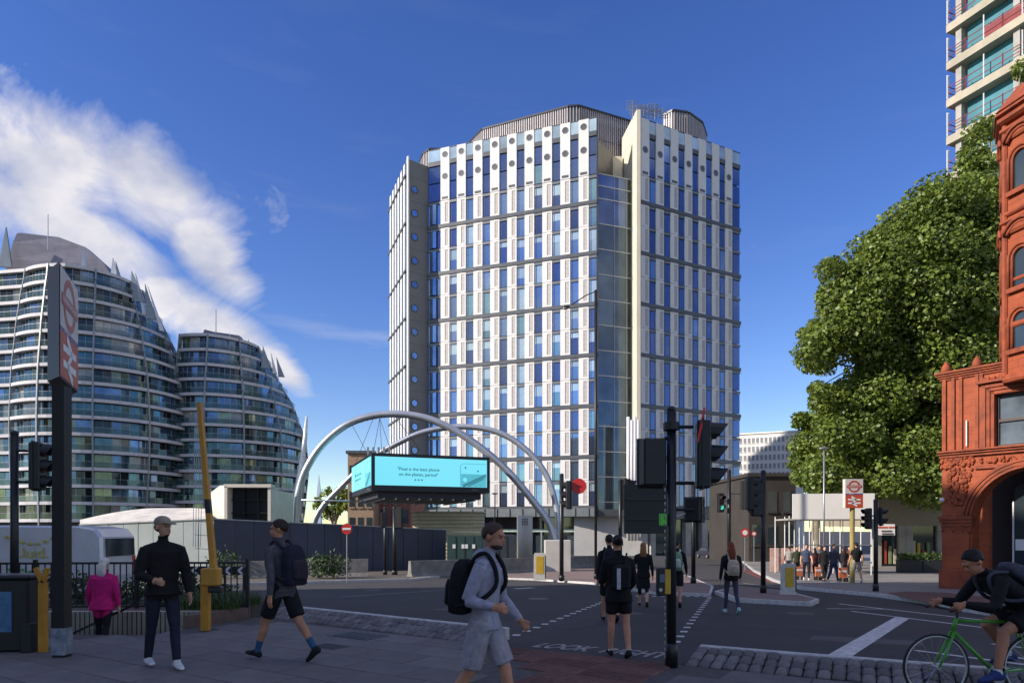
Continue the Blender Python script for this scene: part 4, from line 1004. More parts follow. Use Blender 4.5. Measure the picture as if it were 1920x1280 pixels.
rt = mat('red_tape', (.6, .03, .03), .6); k = MB(); k.loft([[P(1319, 763, Yf - .1), P(1323, 764, Yf - .1)], [P(1314, 790, Yf - .14), P(1319, 790, Yf - .14)], [P(1309, 815, Yf - .18), P(1313, 817, Yf - .18)], [P(1307, 828, Yf - .2), P(1310, 829, Yf - .2)]], cap=False, closed=False); tag(k.build('tape_ribbon', rt, fp), 'red tape flapping from the signal head')
# black sign back on its own posts
Yb = 15.5; bs = empty('road_sign', GP(1215, 1112, .1), 'large black back of a road sign behind the nearest traffic light', 'road sign'); bz = road_z(Yb)
k = MB(); A, B = P(1170, 908, Yb), P(1264, 1000, Yb); k.bx(A.x, B.x, Yb - .03, Yb, B.z, A.z); k.build('panel', head_m, bs)
for yy in (935, 972): k = MB(); zz = P(0, yy, Yb).z; k.bx(A.x + .02, B.x - .02, Yb - .07, Yb - .03, zz - .03, zz + .03); k.build('rail', black_metal, bs)
for px in (1254,): k = MB(); k.cyl((P(px, 0, Yb).x, Yb + .06, bz), (P(px, 0, Yb).x, Yb + .06, A.z), .05, 10); k.build('post', black_metal, bs)
# the other signals
def signal(px, yt, yb, lift, rpx, heads, label, group='traffic lights round the junction'):
    b_ = GP(px, yb, lift); o = post('traffic_light', px, yt, b_, rpx / F * b_.y, label, 'traffic light', group)
    for (hx, hy, hpx, face, n, lit) in heads:
        c = P(hx, hy, b_.y - .02); sig_head(o, c, hpx / F * b_.y, face, n, lit=lit)
        bracket(o, (b_.x, b_.y, c.z + .1), (c.x, b_.y, c.z + .1), .025)
    return o, b_
o, b_ = signal(1053, 890, 1088, .1, 4, [(1067, 928, 52, 175, 3, None)], 'traffic light pole with a round red disc, left of the lamp column')
k = MB(); c = P(1085, 911, b_.y - .1); k.tube([c, c + Vector((0, -.02, 0))], 14.5 / F * b_.y, 24); d_ = k.build('red_disc', mat('red_sign_face', (.55, .02, .02), .4, 0, .1, 3), o)
for i, (dx, dy, l) in enumerate(((0, .02, .3), (.02, -.03, .26))): k = MB(); k.box((c.x + dx, c.y - .028, c.z + dy), (l, .01, .035), 0); k.build('disc_mark', mat('dark_red_print', (.25, .01, .01), .5), d_)
bracket(o, (b_.x, b_.y, c.z), (c.x, b_.y - .08, c.z), .02)
signal(1163, 900, 1062, .1, 3.5, [(1174, 926, 56, 10, 3, None)], 'thin traffic light pole with three hoods, left of the black sign back')
signal(1300, 905, 1093, .1, 4, [(1312, 955, 46, -120, 2, None)], 'traffic light pole right behind the nearest pole')
signal(1367, 882, 1068, .1, 3.5, [(1351, 942, 34, -70, 2, 1), (1395, 928, 52, -28, 3, None)], 'traffic light pole with the lit green pedestrian signal')
signal(1431, 884, 1111, .12, 4.5, [(1419, 935, 62, 100, 3, None), (1405, 925, 60, -5, 3, None)], 'traffic light pole on the small island beside the yellow bollard')
signal(1642, 938, 1108, .11, 4, [(1628, 972, 38, 190, 3, None), (1652, 968, 34, -40, 2, None)], 'traffic light pole on the sunny pavement near the terracotta building')
signal(740, 952, 1077, .12, 4, [(748, 970, 38, 80, 3, None)], 'right one of the two signal posts in front of the navy hoarding')
signal(722, 952, 1077, .12, 3, [(719, 974, 28, 100, 2, None)], 'left one of the two signal posts in front of the navy hoarding')
# left foreground: signal on the left edge
b_ = Vector((*XY(27, 11.0), 0)); o = post('traffic_light', 27, 812, b_, .06, 'traffic light on the left edge, left of the station sign pole', 'traffic light')
c = P(70, 874, 11.0); sig_head(o, c, .76, 12, 3, .26); bracket(o, (b_.x, 11, c.z + .25), (c.x, 11, c.z + .25)); bracket(o, (b_.x, 11, c.z - .25), (c.x, 11, c.z - .25))
# tall street lamp
lb = GP(1117, 1085, .1); lp = post('street_lamp', 1117, 545, lb, .075, 'tall street lamp column with a bracket arm reaching left', 'street lamp')
k = MB(); k.tube([P(1118, 546, lb.y), P(1100, 553, lb.y), P(1072, 571, lb.y)], .028, 8); k.build('arm', black_metal, lp)
k = MB(); k.sm = True; k.ell(P(1061, 575, lb.y), (.21, .13, .1), 14, 8); k.build('lantern', mat('lantern_shell', (.09, .085, .075), .35, .3), lp)
k = MB(); k.sm = True; k.ell(P(1060, 578, lb.y), (.15, .1, .08), 12, 6); k.build('lamp_glass', mat('lamp_bowl', (.3, .29, .26), .2), lp)
for px, yt, yb, lab in ((928, 925, 1062, 'thin distant lamp column in front of the tower lobby'), (1410, 945, 1042, 'pale distant lamp column beside the round red signs'), (1545, 840, 1085, 'thin grey lamp column in front of the white hoarding')):
    b_ = GP(px, yb, .1); post('street_lamp', px, yt, b_, .045, lab, 'street lamp', None, grey_metal if px != 928 else black_metal)
    kq = [o_ for o_ in COL.objects if o_.name.startswith('street_lamp')][-1]; k = MB(); k.sm = True; k.ell(P(px + (4 if px == 1410 else 0), yt, b_.y) , (.28, .12, .07), 10, 6); k.build('lantern', grey_metal, kq)
# bollards with a yellow lit panel
white_pl = mat('white_plastic', (.62, .6, .55), .5, 0, .12, 5, col2=(.45, .43, .38)); 
def bollard(px, yt, yb, w, lift, label):
    b_ = GP(px, yb, lift); h = (yb - yt) / F * b_.y; ww = w / F * b_.y; e = empty('bollard', b_, label, 'bollard', 'white and yellow traffic bollards')
    k = MB(); k.loft([[(b_.x + x * ww / 2 * f_, b_.y + y * .1, b_.z + z) for x, y in ((-1, -1), (1, -1), (1, 1), (-1, 1))] for z, f_ in ((0, 1.08), (.08, 1.06), (.1, .98), (h * .93, .94), (h, .8))]); k.build('shell', white_pl, e)
    k = MB(); k.bx(b_.x - ww * .3, b_.x + ww * .3, b_.y - .115, b_.y - .1, b_.z + h * .25, b_.z + h * .88); k.build('yellow_panel', yel, e)
    k = MB(); k.bx(b_.x + ww * .42, b_.x + ww * .5, b_.y - .11, b_.y - .05, b_.z + .1, b_.z + h * .9); k.build('dark_edge', black_metal, e)
bollard(1012, 1036, 1087, 23, .1, 'left traffic bollard on the island beside the red disc pole'); bollard(1478, 1056, 1114, 26, .12, 'right traffic bollard on the small island by the sunlit pavement')
# no-entry sign, round red signs in the distance
wht = mat('white_sign', (.75, .75, .73), .45, 0, .04, 2); redp = mat('red_sign', (.5, .025, .02), .4, 0, .06, 2)
e = empty('no_entry_sign', GP(650, 1062, .1), 'small round no-entry sign in front of the navy hoarding', 'road sign'); q = P(650, 991, 34)
k = MB(); k.cyl((q.x, 34.05, road_z(34)), (q.x, 34.05, q.z + .3), .03, 8); k.build('pole', grey_metal, e)
k = MB(); k.tube([q, q + Vector((0, .02, 0))], .27, 20); d_ = k.build('disc', redp, e); k = MB(); k.box((q.x, q.y - .012, q.z), (.4, .02, .1)); k.build('white_bar', wht, d_)
for px, py, r_, Yd, lab in ((1397, 998, 8, 50, 'tall red-rimmed round road sign at the far kerb'), (1414, 1000, 5, 60, 'smaller round red sign beside the far lamp column')):
    q = P(px, py, Yd); e = empty('round_road_sign', (q.x, q.y, road_z(Yd)), lab, 'road sign'); k = MB(); k.cyl((q.x, Yd + .04, road_z(Yd)), (q.x, Yd + .04, q.z), .035, 8); k.build('pole', grey_metal, e)
    k = MB(); k.tube([q, q + Vector((0, .02, 0))], r_ / F * Yd, 18); d_ = k.build('disc', redp, e); k = MB(); k.tube([q - Vector((0, .012, 0)), q], r_ * .6 / F * Yd, 16); k.build('centre', wht, d_)
# ---- station signs: white half with ring-and-bar emblem, red half with the double-arrow emblem
or_red = mat('emblem_red', (.42, .06, .035), .45, 0, .1, 4); blue_p = mat('emblem_blue', (.03, .05, .25), .45); or_orange = mat('sign_red_field', (.5, .075, .03), .5, 0, .1, 3); cream_s = mat('sign_white_field', (.60, .56, .52), .5, 0, .06, 2)
def emblem(root, M, w, h, split):
    """M: frame whose x/y span the face (w x h), z out"""
    def q(x0, x1, y0, y1, m, nm, d):
        k = MB(); k.add([M @ Vector(p) for p in ((x0, y0, d), (x1, y0, d), (x1, y1, d), (x0, y1, d))], [(0, 1, 2, 3)]); return k.build(nm, m, root)
    ys = -h / 2 + h * split
    q(-w / 2, w / 2, ys + .0, h / 2, cream_s, 'white_field', .004); q(-w / 2, w / 2, -h / 2, ys, or_orange, 'red_field', .004); q(-w / 2, w / 2, ys, ys + h * .035, blue_p, 'blue_strip', .006)
    cy = (ys + h / 2) / 2 + h * .01; ro, ri = w * .34, w * .245
    k = MB(); n = 28; k.add([M @ Vector((r_ * math.cos(2 * math.pi * j / n), cy + r_ * math.sin(2 * math.pi * j / n), .008)) for r_ in (ro, ri) for j in range(n)], [(j, (j + 1) % n, n + (j + 1) % n, n + j) for j in range(n)]); k.build('ring_emblem', or_red, root)
    q(-w * .43, w * .43, cy - w * .075, cy + w * .075, blue_p if split < .42 else or_red, 'bar_emblem', .011)
    text_obj('UNDERGROUND', w * .098, wht, root, M @ Matrix.Translation((0, cy, .014)), 'emblem_lettering', .0005)
    text_obj('Old Street', w * .05, wht, root, M @ Matrix.Translation((-w * .2, ys + h * .017, .01)), 'strip_lettering', .0005)
    # double arrow
    cy2 = (ys - h / 2) / 2; a = w * .36; t = w * .045
    for y_ in (.1, -.1): q(-a, a, cy2 + y_ * w - t, cy2 + y_ * w + t, wht, 'arrow_bar', .008)
    def seg(p, r_):
        p, r_ = Vector((*p, .008)), Vector((*r_, .008)); n_ = Vector((0, t * 1.25, 0)); k = MB(); k.add([M @ (p - n_), M @ (r_ - n_), M @ (r_ + n_), M @ (p + n_)], [(0, 1, 2, 3)]); k.build('arrow_stroke', wht, root)
    seg((-a * .45, cy2 + .26 * w), (a * .35, cy2 + .1 * w)); seg((a * .35, cy2 + .1 * w), (-a * .35, cy2 - .1 * w)); seg((-a * .35, cy2 - .1 * w), (a * .45, cy2 - .26 * w))
b_ = Vector((*XY(116, 9.0), 0)); Yt = 9.0
tt = empty('station_sign', b_, 'tall station totem on a black pole with red and white sign faces at the left', 'station sign')
k = MB(); k.bx(b_.x - .08, b_.x + .08, Yt - .08, Yt + .08, 0, P(0, 725, Yt).z); k.build('pole', black_metal, tt)
# box: edge face (black) towards us, emblem face turned right
N1, E1, D1 = Vector(XY(89, 9.05)), Vector(XY(111, 8.75)), Vector(XY(146, 9.75))
ztp, zbp = P(0, 499, 8.9).z, P(0, 710, 8.9).z
F1 = N1 + (D1 - E1); k = MB(); k.prism([N1, E1, D1, F1], zbp, ztp); k.build('sign_box', head_m, tt)
u = (D1 - E1).normalized(); nn = Vector((u.y, -u.x)); M = frame((*((E1 + D1) / 2 + nn * .003), (ztp + zbp) / 2), (u.x, u.y, 0), (nn.x, nn.y, 0)); emblem(tt, M, (D1 - E1).length * .96, (ztp - zbp) * .97, .42)
k = MB(); k.tube([(b_.x, Yt - .001, .02), (b_.x, Yt - .001, .36)], .125, 4); 
k = MB(); k.bx(b_.x - .088, b_.x + .088, Yt - .088, Yt + .088, .03, .38); tag(k.build('poster_wrap', mat('peeling_poster', (.34, .38, .44), .45, .2, .5, 9, .3, 20, col2=(.12, .15, .2)), tt), 'silvery peeling poster wrapped round the pole foot')
# right station sign
b_ = GP(1598, 1092, .11); e = empty('station_sign', b_, 'station sign with red and white panels on a post across the street', 'station sign'); Ys = b_.y
k = MB(); k.cyl((b_.x, Ys, b_.z), (b_.x, Ys, P(0, 950, Ys).z), .11, 10); k.build('pole', mat('ochre_pole', (.30, .24, .08), .5, 0, .2, 2), e)
A, B = P(1582, 898, Ys), P(1615, 952, Ys); k = MB(); k.bx(A.x, B.x, Ys - .15, Ys + .1, B.z, A.z); k.build('sign_box', cream_s, e)
emblem(e, frame(((A.x + B.x) / 2, Ys - .152, (A.z + B.z) / 2), (1, 0, 0), (0, -1, 0)), (B.x - A.x), A.z - B.z, .46)
# ---- railing, planting bed, subway steps on the left
rb = empty('railing', (-6, 12.6, .1), 'black picket railing behind the subway steps at the left', 'railing')
RA, RB = Vector((-12.5, 12.42)), Vector((-5.02, 12.98))
def rpt(x, z): t = (x - RA.x) / (RB.x - RA.x); return Vector((x, RA.y + (RB.y - RA.y) * t, z))
for nm, z, w in (('top_rail', 1.05, .05), ('bottom_rail', .24, .04)):
    k = MB(); k.bar(rpt(RA.x, z), rpt(RB.x, z), w, .04); k.build(nm, black_metal, rb)
k = MB(); k.bx(-.009, .009, -.009, .009, .22, 1.04); pk = k.mesh('picket', black_metal); x = RA.x
while x < RB.x: put('picket', pk, rb, rpt(x, 0)); x += .112
for px in (-140, 60, 243, 463): k = MB(); q = rpt(P(px, 0, 12.6 if px < 400 else 12.95).x, 0); k.bx(q.x - .03, q.x + .03, q.y - .03, q.y + .03, -.1, 1.12); k.build('post', black_metal, rb)
k = MB(); k.bar(P(262, 1128, 11.9), P(130, 1190, 11.7), .04); k.build('stair_handrail', black_metal, rb)
k = MB(); k.bx(-.006, .006, -.006, .006, -1.0, .2); pk2 = k.mesh('wall_bar', black_metal); x = PIT[0]
while x < PIT[1]: put('wall_bar', pk2, rb, (x, PIT[3] - .04, 0)); x += .085
pit = tag(bpy.data.objects.new('subway_steps', None), kind='structure'); link(pit, None, (-8, 11.6, -.5)); cw = mat('cream_tile', (.40, .37, .30), .6, 0, .12, 2)
for x0, x1, y0, y1, zt__ in ((PIT[0] - .2, PIT[1] + .1, PIT[3], PIT[3] + .14, .2), (PIT[0] - .2, PIT[0], PIT[2], PIT[3], -.06), (PIT[1], PIT[1] + .07, PIT[2] + .1, PIT[3], -.06), (PIT[0], PIT[1], PIT[2] - .003, PIT[2] + .02, -.02)):
    k = MB(); k.bx(x0, x1, y0, y1, -3, zt__); k.build('stair_wall', cw if y1 - y0 > .1 or x1 - x0 < .2 else concrete_d, pit)
for i in range(13):
    k = MB(); x0 = PIT[1] - .3 * i; k.bx(x0 - .3, x0, PIT[2] + .02, PIT[3], -3.2, -.08 - .1 * i); k.build('step', concrete_d, pit)
k = MB(); k.prism([(-5.6, 11.62), (-4.98, 13.0), (-5.2, 13.35), (-13, 13.35), (-13, 12.46), (-5.6, 12.46)], -.4, .2); tag(k.build('planting_bed_kerb', mat('bed_brick', (.13, .085, .07), .85, 0, .25, 6, .2, 40)), kind='structure')
k = MB(); k.prism([(-15, 13.36), (-5.2, 13.36), (-5.6, 15.6), (-15, 16.0)], -.6, .1); tag(k.build('planting_bed', mat('bed_soil', (.06, .05, .04), .95)), kind='structure')
leaf_ms = [mat('grass_blade', (.055, .10, .02), .6, 0, .3, 3), mat('shrub_leaf', (.035, .07, .022), .6, 0, .35, 3)]
def tuft(cx, cy, cz, n, rx, ry, h, w=.012, lean=.35):
    b = MB()
    for i in range(n):
        x, y = cx + random.uniform(-rx, rx), cy + random.uniform(-ry, ry); a = random.uniform(0, 6.28); hh = h * random.uniform(.45, 1.1); l = lean * hh
        dx, dy = math.cos(a), math.sin(a); ax, ay = -dy * w, dx * w
        b.add([(x - ax, y - ay, cz), (x + ax, y + ay, cz), (x + dx * l * .4 + ax * .7, y + dy * l * .4 + ay * .7, cz + hh * .6), (x + dx * l * .4 - ax * .7, y + dy * l * .4 - ay * .7, cz + hh * .6), (x + dx * l, y + dy * l, cz + hh)], [(0, 1, 2, 3), (3, 2, 4)])
    return b
g_ = tuft(-5.75, 13.3, .16, 2400, .62, .75, .3, .009, .7).build('bed_grass', leaf_ms[0]); tag(g_, 'short grass growing in the bed behind the railing', 'grass', kind='stuff')
def shrub(c, r, h, n, label, lw=.05, m=None, leaf=.1):
    e = empty('shrub', c, label, 'shrub', 'shrubs in the beds and along the hoarding'); b = MB(); st_ = MB()
    for i in range(n):
        a = random.uniform(0, 6.28); t = random.random() ** .5; rr = r * t; z = c[2] + h * random.uniform(.1, 1) * (1 - .35 * t); p = Vector((c[0] + rr * math.cos(a), c[1] + rr * math.sin(a), z))
        d = Vector((random.gauss(0, 1), random.gauss(0, 1), random.gauss(.5, .8))).normalized() * leaf; s = d.cross(Vector((random.random(), random.random(), .3))).normalized() * lw
        b.add([p, p + d * .5 + s, p + d, p + d * .5 - s], [(0, 1, 2, 3)])
    b.build('foliage', m or leaf_ms[1], e)
    for i in range(4): a = i * 1.6; st_.tube([(c[0], c[1], c[2] - .05), (c[0] + r * .5 * math.cos(a), c[1] + r * .5 * math.sin(a), c[2] + h * .8)], .012, 5)
    st_.build('stem', mat('stem_brown', (.06, .045, .03), .8), e); return e
places = ['leftmost in the bed behind the railing', 'second from left in the bed behind the railing', 'in the bed just right of the woman in pink', 'in the bed left of the man in the cap', 'in the bed right of the man in the cap']
for i, px in enumerate((70, 150, 255, 330, 400)):
    q = Vector((*XY(px, 14.6), .06)); shrub(q, .5, .62 + .2 * (i % 2), 420, 'dark leafy shrub ' + places[i], .03)
for i, (px, lab) in enumerate(((420, 'shrub at the left end of the navy hoarding'), (625, 'low spreading shrub below the no-entry sign'), (600, 'low shrub left of the no-entry sign'))):
    q = GP(px, 1083.5, .12); shrub(q, .9, 1.5 + .3 * (i == 0), 420, 'dark ' + lab, .06, leaf=.2)
# raised yellow barrier arm and its rest post
yl = mat('yellow_barrier_paint', (.62, .30, .025), .5, 0, .3, 3, col2=(.40, .18, .02)); bb_ = PP(386, 1181); Yy = bb_.y
ba = empty('barrier_gate', bb_, 'yellow barrier gate with its long arm raised upright beside the railing', 'barrier')
k = MB(); k.bx(bb_.x - .062, bb_.x + .062, Yy - .06, Yy + .06, 0, P(0, 1090, Yy).z); k.build('stand', yl, ba)
A, B = P(380, 1064, Yy), P(413, 1097, Yy); k = MB(); k.box(((A.x + B.x) / 2, Yy, (A.z + B.z) / 2), (B.x - A.x, .2, A.z - B.z), .1, .02); k.build('pivot_housing', yl, ba)
k = MB(); k.box(P(405, 1104, Yy), (.22, .16, .1), .1, .02); k.build('counterweight', black_metal, ba)
a0, a1 = P(401, 1068, Yy), P(374, 755, Yy + .3); k = MB(); d = a1 - a0
def armring(t, w): p = a0.lerp(a1, t); return [p + Vector((x * w, y * .05, 0)) for x, y in ((-1, -1), (1, -1), (1, 1), (-1, 1))]
k.cur = 0
for i in range(12):
    k.cur = 1 if i in (4,) else 0; k.loft([armring(i / 12, .045 - .015 * i / 12), armring((i + 1) / 12, .045 - .015 * (i + 1) / 12)])
k.build('arm', [yl, black_metal], ba)
for i in range(4):
    k = MB(); p, q = a0.lerp(a1, .1), a0.lerp(a1, .95); off = .08 + .05 * i; k.tube([p + Vector((-off - .12, .02 * i, .1)), p.lerp(q, .5) + Vector((-off * .9, 0, 0)), q + Vector((-off * .35, 0, -.05))], .005, 5); k.build('skirt_wire', grey_metal, ba)
for i in range(10):
    k = MB(); p = a0.lerp(a1, .12 + .08 * i); k.bar(p, p + Vector((-.3 + .018 * i, .03, .02)), .008); k.build('skirt_rung', grey_metal, ba)
rp_ = PP(81, 1221); k = MB(); e = empty('barrier_rest', rp_, 'yellow rest post with a forked top next to the station sign pole', 'barrier'); k.bx(rp_.x - .045, rp_.x + .045, rp_.y - .04, rp_.y + .04, 0, P(0, 1092, rp_.y).z); k.build('stand', yl, e)
for s in (-1, 1): k = MB(); k.bar(P(81, 1094, rp_.y), P(81 + s * 11 - 3, 1064, rp_.y), .05, .05); k.build('fork', yl, e)
# litter bin / kiosk at the left edge
q = PP(20, 1222); e = empty('litter_bin', q, 'black street bin with a blue poster panel at the left edge', 'bin')
k = MB(); k.box((q.x - .1, q.y + .25, .5), (.55, .5, 1.0), .15, .03); k.build('body', head_m, e); k = MB(); k.box((q.x - .1, q.y + .25, 1.02), (.62, .56, .06), .15, .02); k.build('lid', black_metal, e)
k = MB(); k.box((q.x - .14, q.y - .012, .55), (.3, .02, .55), .15); k.build('poster', mat('blue_poster', (.03, .10, .22), .4, 0, .6, 7, col2=(.08, .2, .34)), e)
k = MB(); k.box((q.x + .22, q.y + .05, .2), (.14, .2, .4), .15, .01); k.build('side_box', head_m, e)
# ------------------------------------------------------------------ red terracotta corner building
terra = courses(mat('terracotta', (.40, .088, .026), .75, 0, .25, 1.4, .3, 14, col2=(.27, .055, .018), detail=9), .26, .05, .5, .55)
terra2 = mat('terracotta_moulding', (.36, .075, .024), .75, 0, .25, 2.5, .35, 18, col2=(.17, .036, .014), detail=9)
Yc = 26.0; C0 = Vector(XY(1766, Yc)); ud = Vector((.55, -.835)).normalized(); nd = Vector((-ud.y, ud.x)) * 1.0
nd = Vector((ud.y, -ud.x)); nd = nd if nd.x < 0 else -nd
zg = road_z(Yc) + .1
def ft(s, o=0.0): p = C0 + ud * s + nd * o; return p
def zpx(py, s=0.0): return P(0, py, ft(s).y).z
an_ = math.atan2(ud.y, ud.x)
def slabx(k, s0, s1, o0, o1, z0_, z1_): c = ft((s0 + s1) / 2, (o0 + o1) / 2); k.box((c.x, c.y, (z0_ + z1_) / 2), (abs(s1 - s0), abs(o1 - o0), z1_ - z0_), an_)
rbld = empty('terracotta_building', (C0.x, C0.y, zg), 'ornate red terracotta corner building with a turret and round entrance arch', 'building')
zc_ = zpx(705); zs_ = zpx(853); zi = zpx(905); za0 = zpx(1010)      # cornice, sill course, arch crown, springing
Wd = 7.0
# wall with an arched opening: centre s, radius
sc_, ra = 2.95, 1.92; spring = zpx(980, 1)
k = MB(); pts = []
cr = spring + ra
def wallpanel(poly, o0, o1, m, name):
    k = MB(); k.loft([[(*ft(s, o0), z) for s, z in poly], [(*ft(s, o1), z) for s, z in poly]]); return k.build(name, m, rbld)
wallpanel([(0, zg - .3), (1.03, zg - .3), (1.03, spring)] + [(sc_ - ra * math.cos(t), spring + ra * math.sin(t)) for t in [math.pi / 2 * i / 12 for i in range(13)]] + [(sc_, zs_), (0, zs_)], 0, -.6, terra, 'arch_wall')
wallpanel([(sc_, cr + .001)] + [(sc_ + ra * math.sin(t), spring + ra * math.cos(t)) for t in [math.pi / 2 * i / 12 for i in range(1, 13)]] + [(sc_ + ra, zg - .3), (Wd, zg - .3), (Wd, zs_), (sc_, zs_)], 0, -.6, terra, 'arch_wall')
for i in range(3):       # stepped arch mouldings
    k = MB(); r0 = ra + .02 + .11 * i; o = .02 + .035 * i; rr_ = []
    for j in range(25):
        t = math.pi * j / 24; rr_.append([(*ft(sc_ - r_ * math.cos(t), oo), spring + r_ * math.sin(t)) for r_, oo in ((r0, -.02), (r0, o + .05), (r0 + .09, o + .05), (r0 + .09, -.02))])
    k.loft(rr_); k.build('arch_moulding', terra2, rbld)
# deep dark entrance
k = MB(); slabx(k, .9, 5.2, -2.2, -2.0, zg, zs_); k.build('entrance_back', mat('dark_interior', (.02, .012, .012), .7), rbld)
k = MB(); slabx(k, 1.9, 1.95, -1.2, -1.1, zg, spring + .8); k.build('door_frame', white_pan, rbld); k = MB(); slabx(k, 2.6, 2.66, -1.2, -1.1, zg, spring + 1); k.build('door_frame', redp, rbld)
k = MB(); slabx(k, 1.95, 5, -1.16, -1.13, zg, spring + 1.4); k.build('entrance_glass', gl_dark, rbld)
k = MB(); slabx(k, 2.0, 2.3, -1.1, -1.09, zg + 1.5, zg + 1.9); k.build('notice', wht, rbld)
# corner pier with plinth, cap and foliage carving
k = MB(); slabx(k, -.06, 1.1, .12, -.2, zg - .3, zg + .75); k.build('plinth', terra2, rbld)
k = MB(); slabx(k, .12, .95, .05, -.2, zg + .75, spring - .25); k.build('pier', terra, rbld)
for i in range(4): k = MB(); slabx(k, .05 - .04 * i, 1.02 + .03 * i, .07 + .04 * i, -.2, spring - .25 + .13 * i, spring - .135 + .13 * i); k.build('pier_cap', terra2, rbld)
def carve(s0, s1, z0_, z1_, n, seed):
    rnd = random.Random(seed); k = MB(); k.sm = True
    for i in range(n):
        s, z = rnd.uniform(s0, s1), rnd.uniform(z0_, z1_); r_ = rnd.uniform(.03, .075); w_ = 1 - .6 * (z1_ - z) / (z1_ - z0_) if z1_ - z0_ > 1.2 else 1
        s = (s0 + s1) / 2 + (s - (s0 + s1) / 2) * w_; p = ft(s, .03); k.ell((p.x, p.y, z), (r_, r_, r_ * 1.3), 7, 5)
    k.build('carved_foliage', terra2, rbld, kind='stuff')
carve(.0, 1.0, spring - .3, spring + .25, 60, 1); carve(.1, 1.05, spring + .7, zs_ - .55, 130, 2); carve(-.02, 1.1, zs_ - .5, zs_ - .1, 90, 3)
for sx in (.28, .8):   # scroll volutes
    k = MB(); k.sm = True; k.tube([(*ft(sx + .13 * (1 - t / 20) * math.cos(t * .7), .06), zs_ - .8 - .0 + .13 * (1 - t / 20) * math.sin(t * .7)) for t in range(20)], .025, 6); k.build('scroll', terra2, rbld)
# inscription band and sill course
for i, (za, zb_, o) in enumerate(((-.62, -.5, .1), (-.12, -.02, .12), (-.02, .06, .2), (.06, .12, .28))):
    k = MB(); slabx(k, (1.15 if i == 0 else -.05), Wd, o, -.2, zs_ + za, zs_ + zb_); k.build('string_course', terra2, rbld)
carve(1.3, 5.5, zs_ - .4, zs_ - .26, 90, 9)
# first-floor wall with window
w0, w1 = 1.75, 2.95; wz0, wz1 = zs_ + .14, zs_ + 2.02
for s0, s1, a, b2 in ((0, w0, zs_, zc_), (w1, Wd, zs_, zc_), (w0, w1, wz1, zc_)):
    k = MB(); slabx(k, s0, s1, 0, -.5, a, b2); k.build('upper_wall', terra, rbld)
for i in range(3):
    o = .12 - .05 * i; e_ = .36 - .12 * i
    for s0, s1, a, b2 in ((w0 - e_, w0 - e_ + .12, wz0, wz1 + e_), (w1 + e_ - .12, w1 + e_, wz0, wz1 + e_), (w0 - e_, w1 + e_, wz1 + e_ - .1, wz1 + e_)):
        k = MB(); slabx(k, s0, s1, o, -.1, a, b2); k.build('window_architrave', terra2, rbld)
k = MB(); slabx(k, w0 - .5, w1 + .5, .24, -.1, wz1 + .42, wz1 + .52); k.build('window_hood', terra2, rbld); carve(w0 - .4, w1 + .4, wz1 + .52, wz1 + .6, 40, 5)
k = MB(); slabx(k, w0, w1, -.28, -.3, wz0, wz1); wn_ = k.build('window', mat('sash_glass', (.16, .20, .24), .08, .3, .4, .8), rbld)
dkw = mat('dark_sash', (.05, .03, .025), .5)
for s0, s1, a, b2 in ((w0, w0 + .07, wz0, wz1), (w1 - .07, w1, wz0, wz1), (w0, w1, wz0, wz0 + .08), (w0, w1, wz1 - .08, wz1), (w0, w1, (wz0 + wz1) / 2 - .05, (wz0 + wz1) / 2 + .05)):
    k = MB(); slabx(k, s0, s1, -.2, -.27, a, b2); k.build('sash_bar', dkw, wn_)
k = MB(); slabx(k, w0 + .1, w1 - .1, -.31, -.33, (wz0 + wz1) / 2, wz1 - .1); k.build('net_curtain', wht, wn_)
for s in (.06, .36, .62, 1.16, 1.3, 3.5): k = MB(); slabx(k, s, s + .11, .075, -.1, zs_ + .12, zc_ - .1); k.build('pilaster_strip', terra2, rbld)
for i in range(4): k = MB(); slabx(k, -.05 - .04 * i, Wd, .06 + .06 * i, -.5, zc_ - .2 + .075 * i, zc_ - .13 + .075 * i); k.build('cornice', terra2, rbld)
for s in (.15, 1.2):
    k = MB(); k.sm = True; p = ft(s, .02); k.tube([(p.x, p.y, zc_ + .08), (p.x, p.y, zc_ + .16), (p.x, p.y, zc_ + .3), (p.x, p.y, zc_ + .42), (p.x, p.y, zc_ + .52)], [.14, .17, .15, .08, .01], 8); k.build('finial', terra2, rbld)
k = MB(); slabx(k, .02, Wd, -.05, -3, zc_, zc_ + .06); k.build('lead_roof', dark_band, rbld)
k = MB(); slabx(k, .86, .9, .09, .05, zs_ + .25, zs_ + 1.2); k.build('downpipe', white_pan, rbld)
k = MB(); k.sm = True; p = ft(.05, .1); k.ell((p.x, p.y, zpx(937)), (.09, .09, .09), 10, 7); k.build('dome_camera', wht, rbld)
# turret: octagonal, three tiers of arched windows
TC = Vector(XY(1984, 23.6)); TR = 1.62; tz0, tz1 = zc_ - .5, P(0, 165, 22.6).z
def octo(r_, z, n=8, c=TC): return [(c.x + r_ * math.cos(2 * math.pi * (j + .5) / n + .2), c.y + r_ * math.sin(2 * math.pi * (j + .5) / n + .2), z) for j in range(n)]
k = MB(); k.loft([octo(TR, tz0), octo(TR, tz1)]); k.build('turret_wall', terra, rbld)
for py, r_, h in ((690, .1, .18), (588, .09, .12), (500, .06, .08), (398, .14, .2), (383, .2, .1), (366, .12, .1), (215, .12, .15), (200, .2, .12), (180, .28, .15), (168, .34, .1)):
    z = P(0, py, 22.5).z; k = MB(); k.loft([octo(TR + r_ * .6, z - h), octo(TR + r_, z - h * .5), octo(TR + r_, z + h * .3), octo(TR + r_ * .5, z + h * .5)]); k.build('turret_course', terra2, rbld)
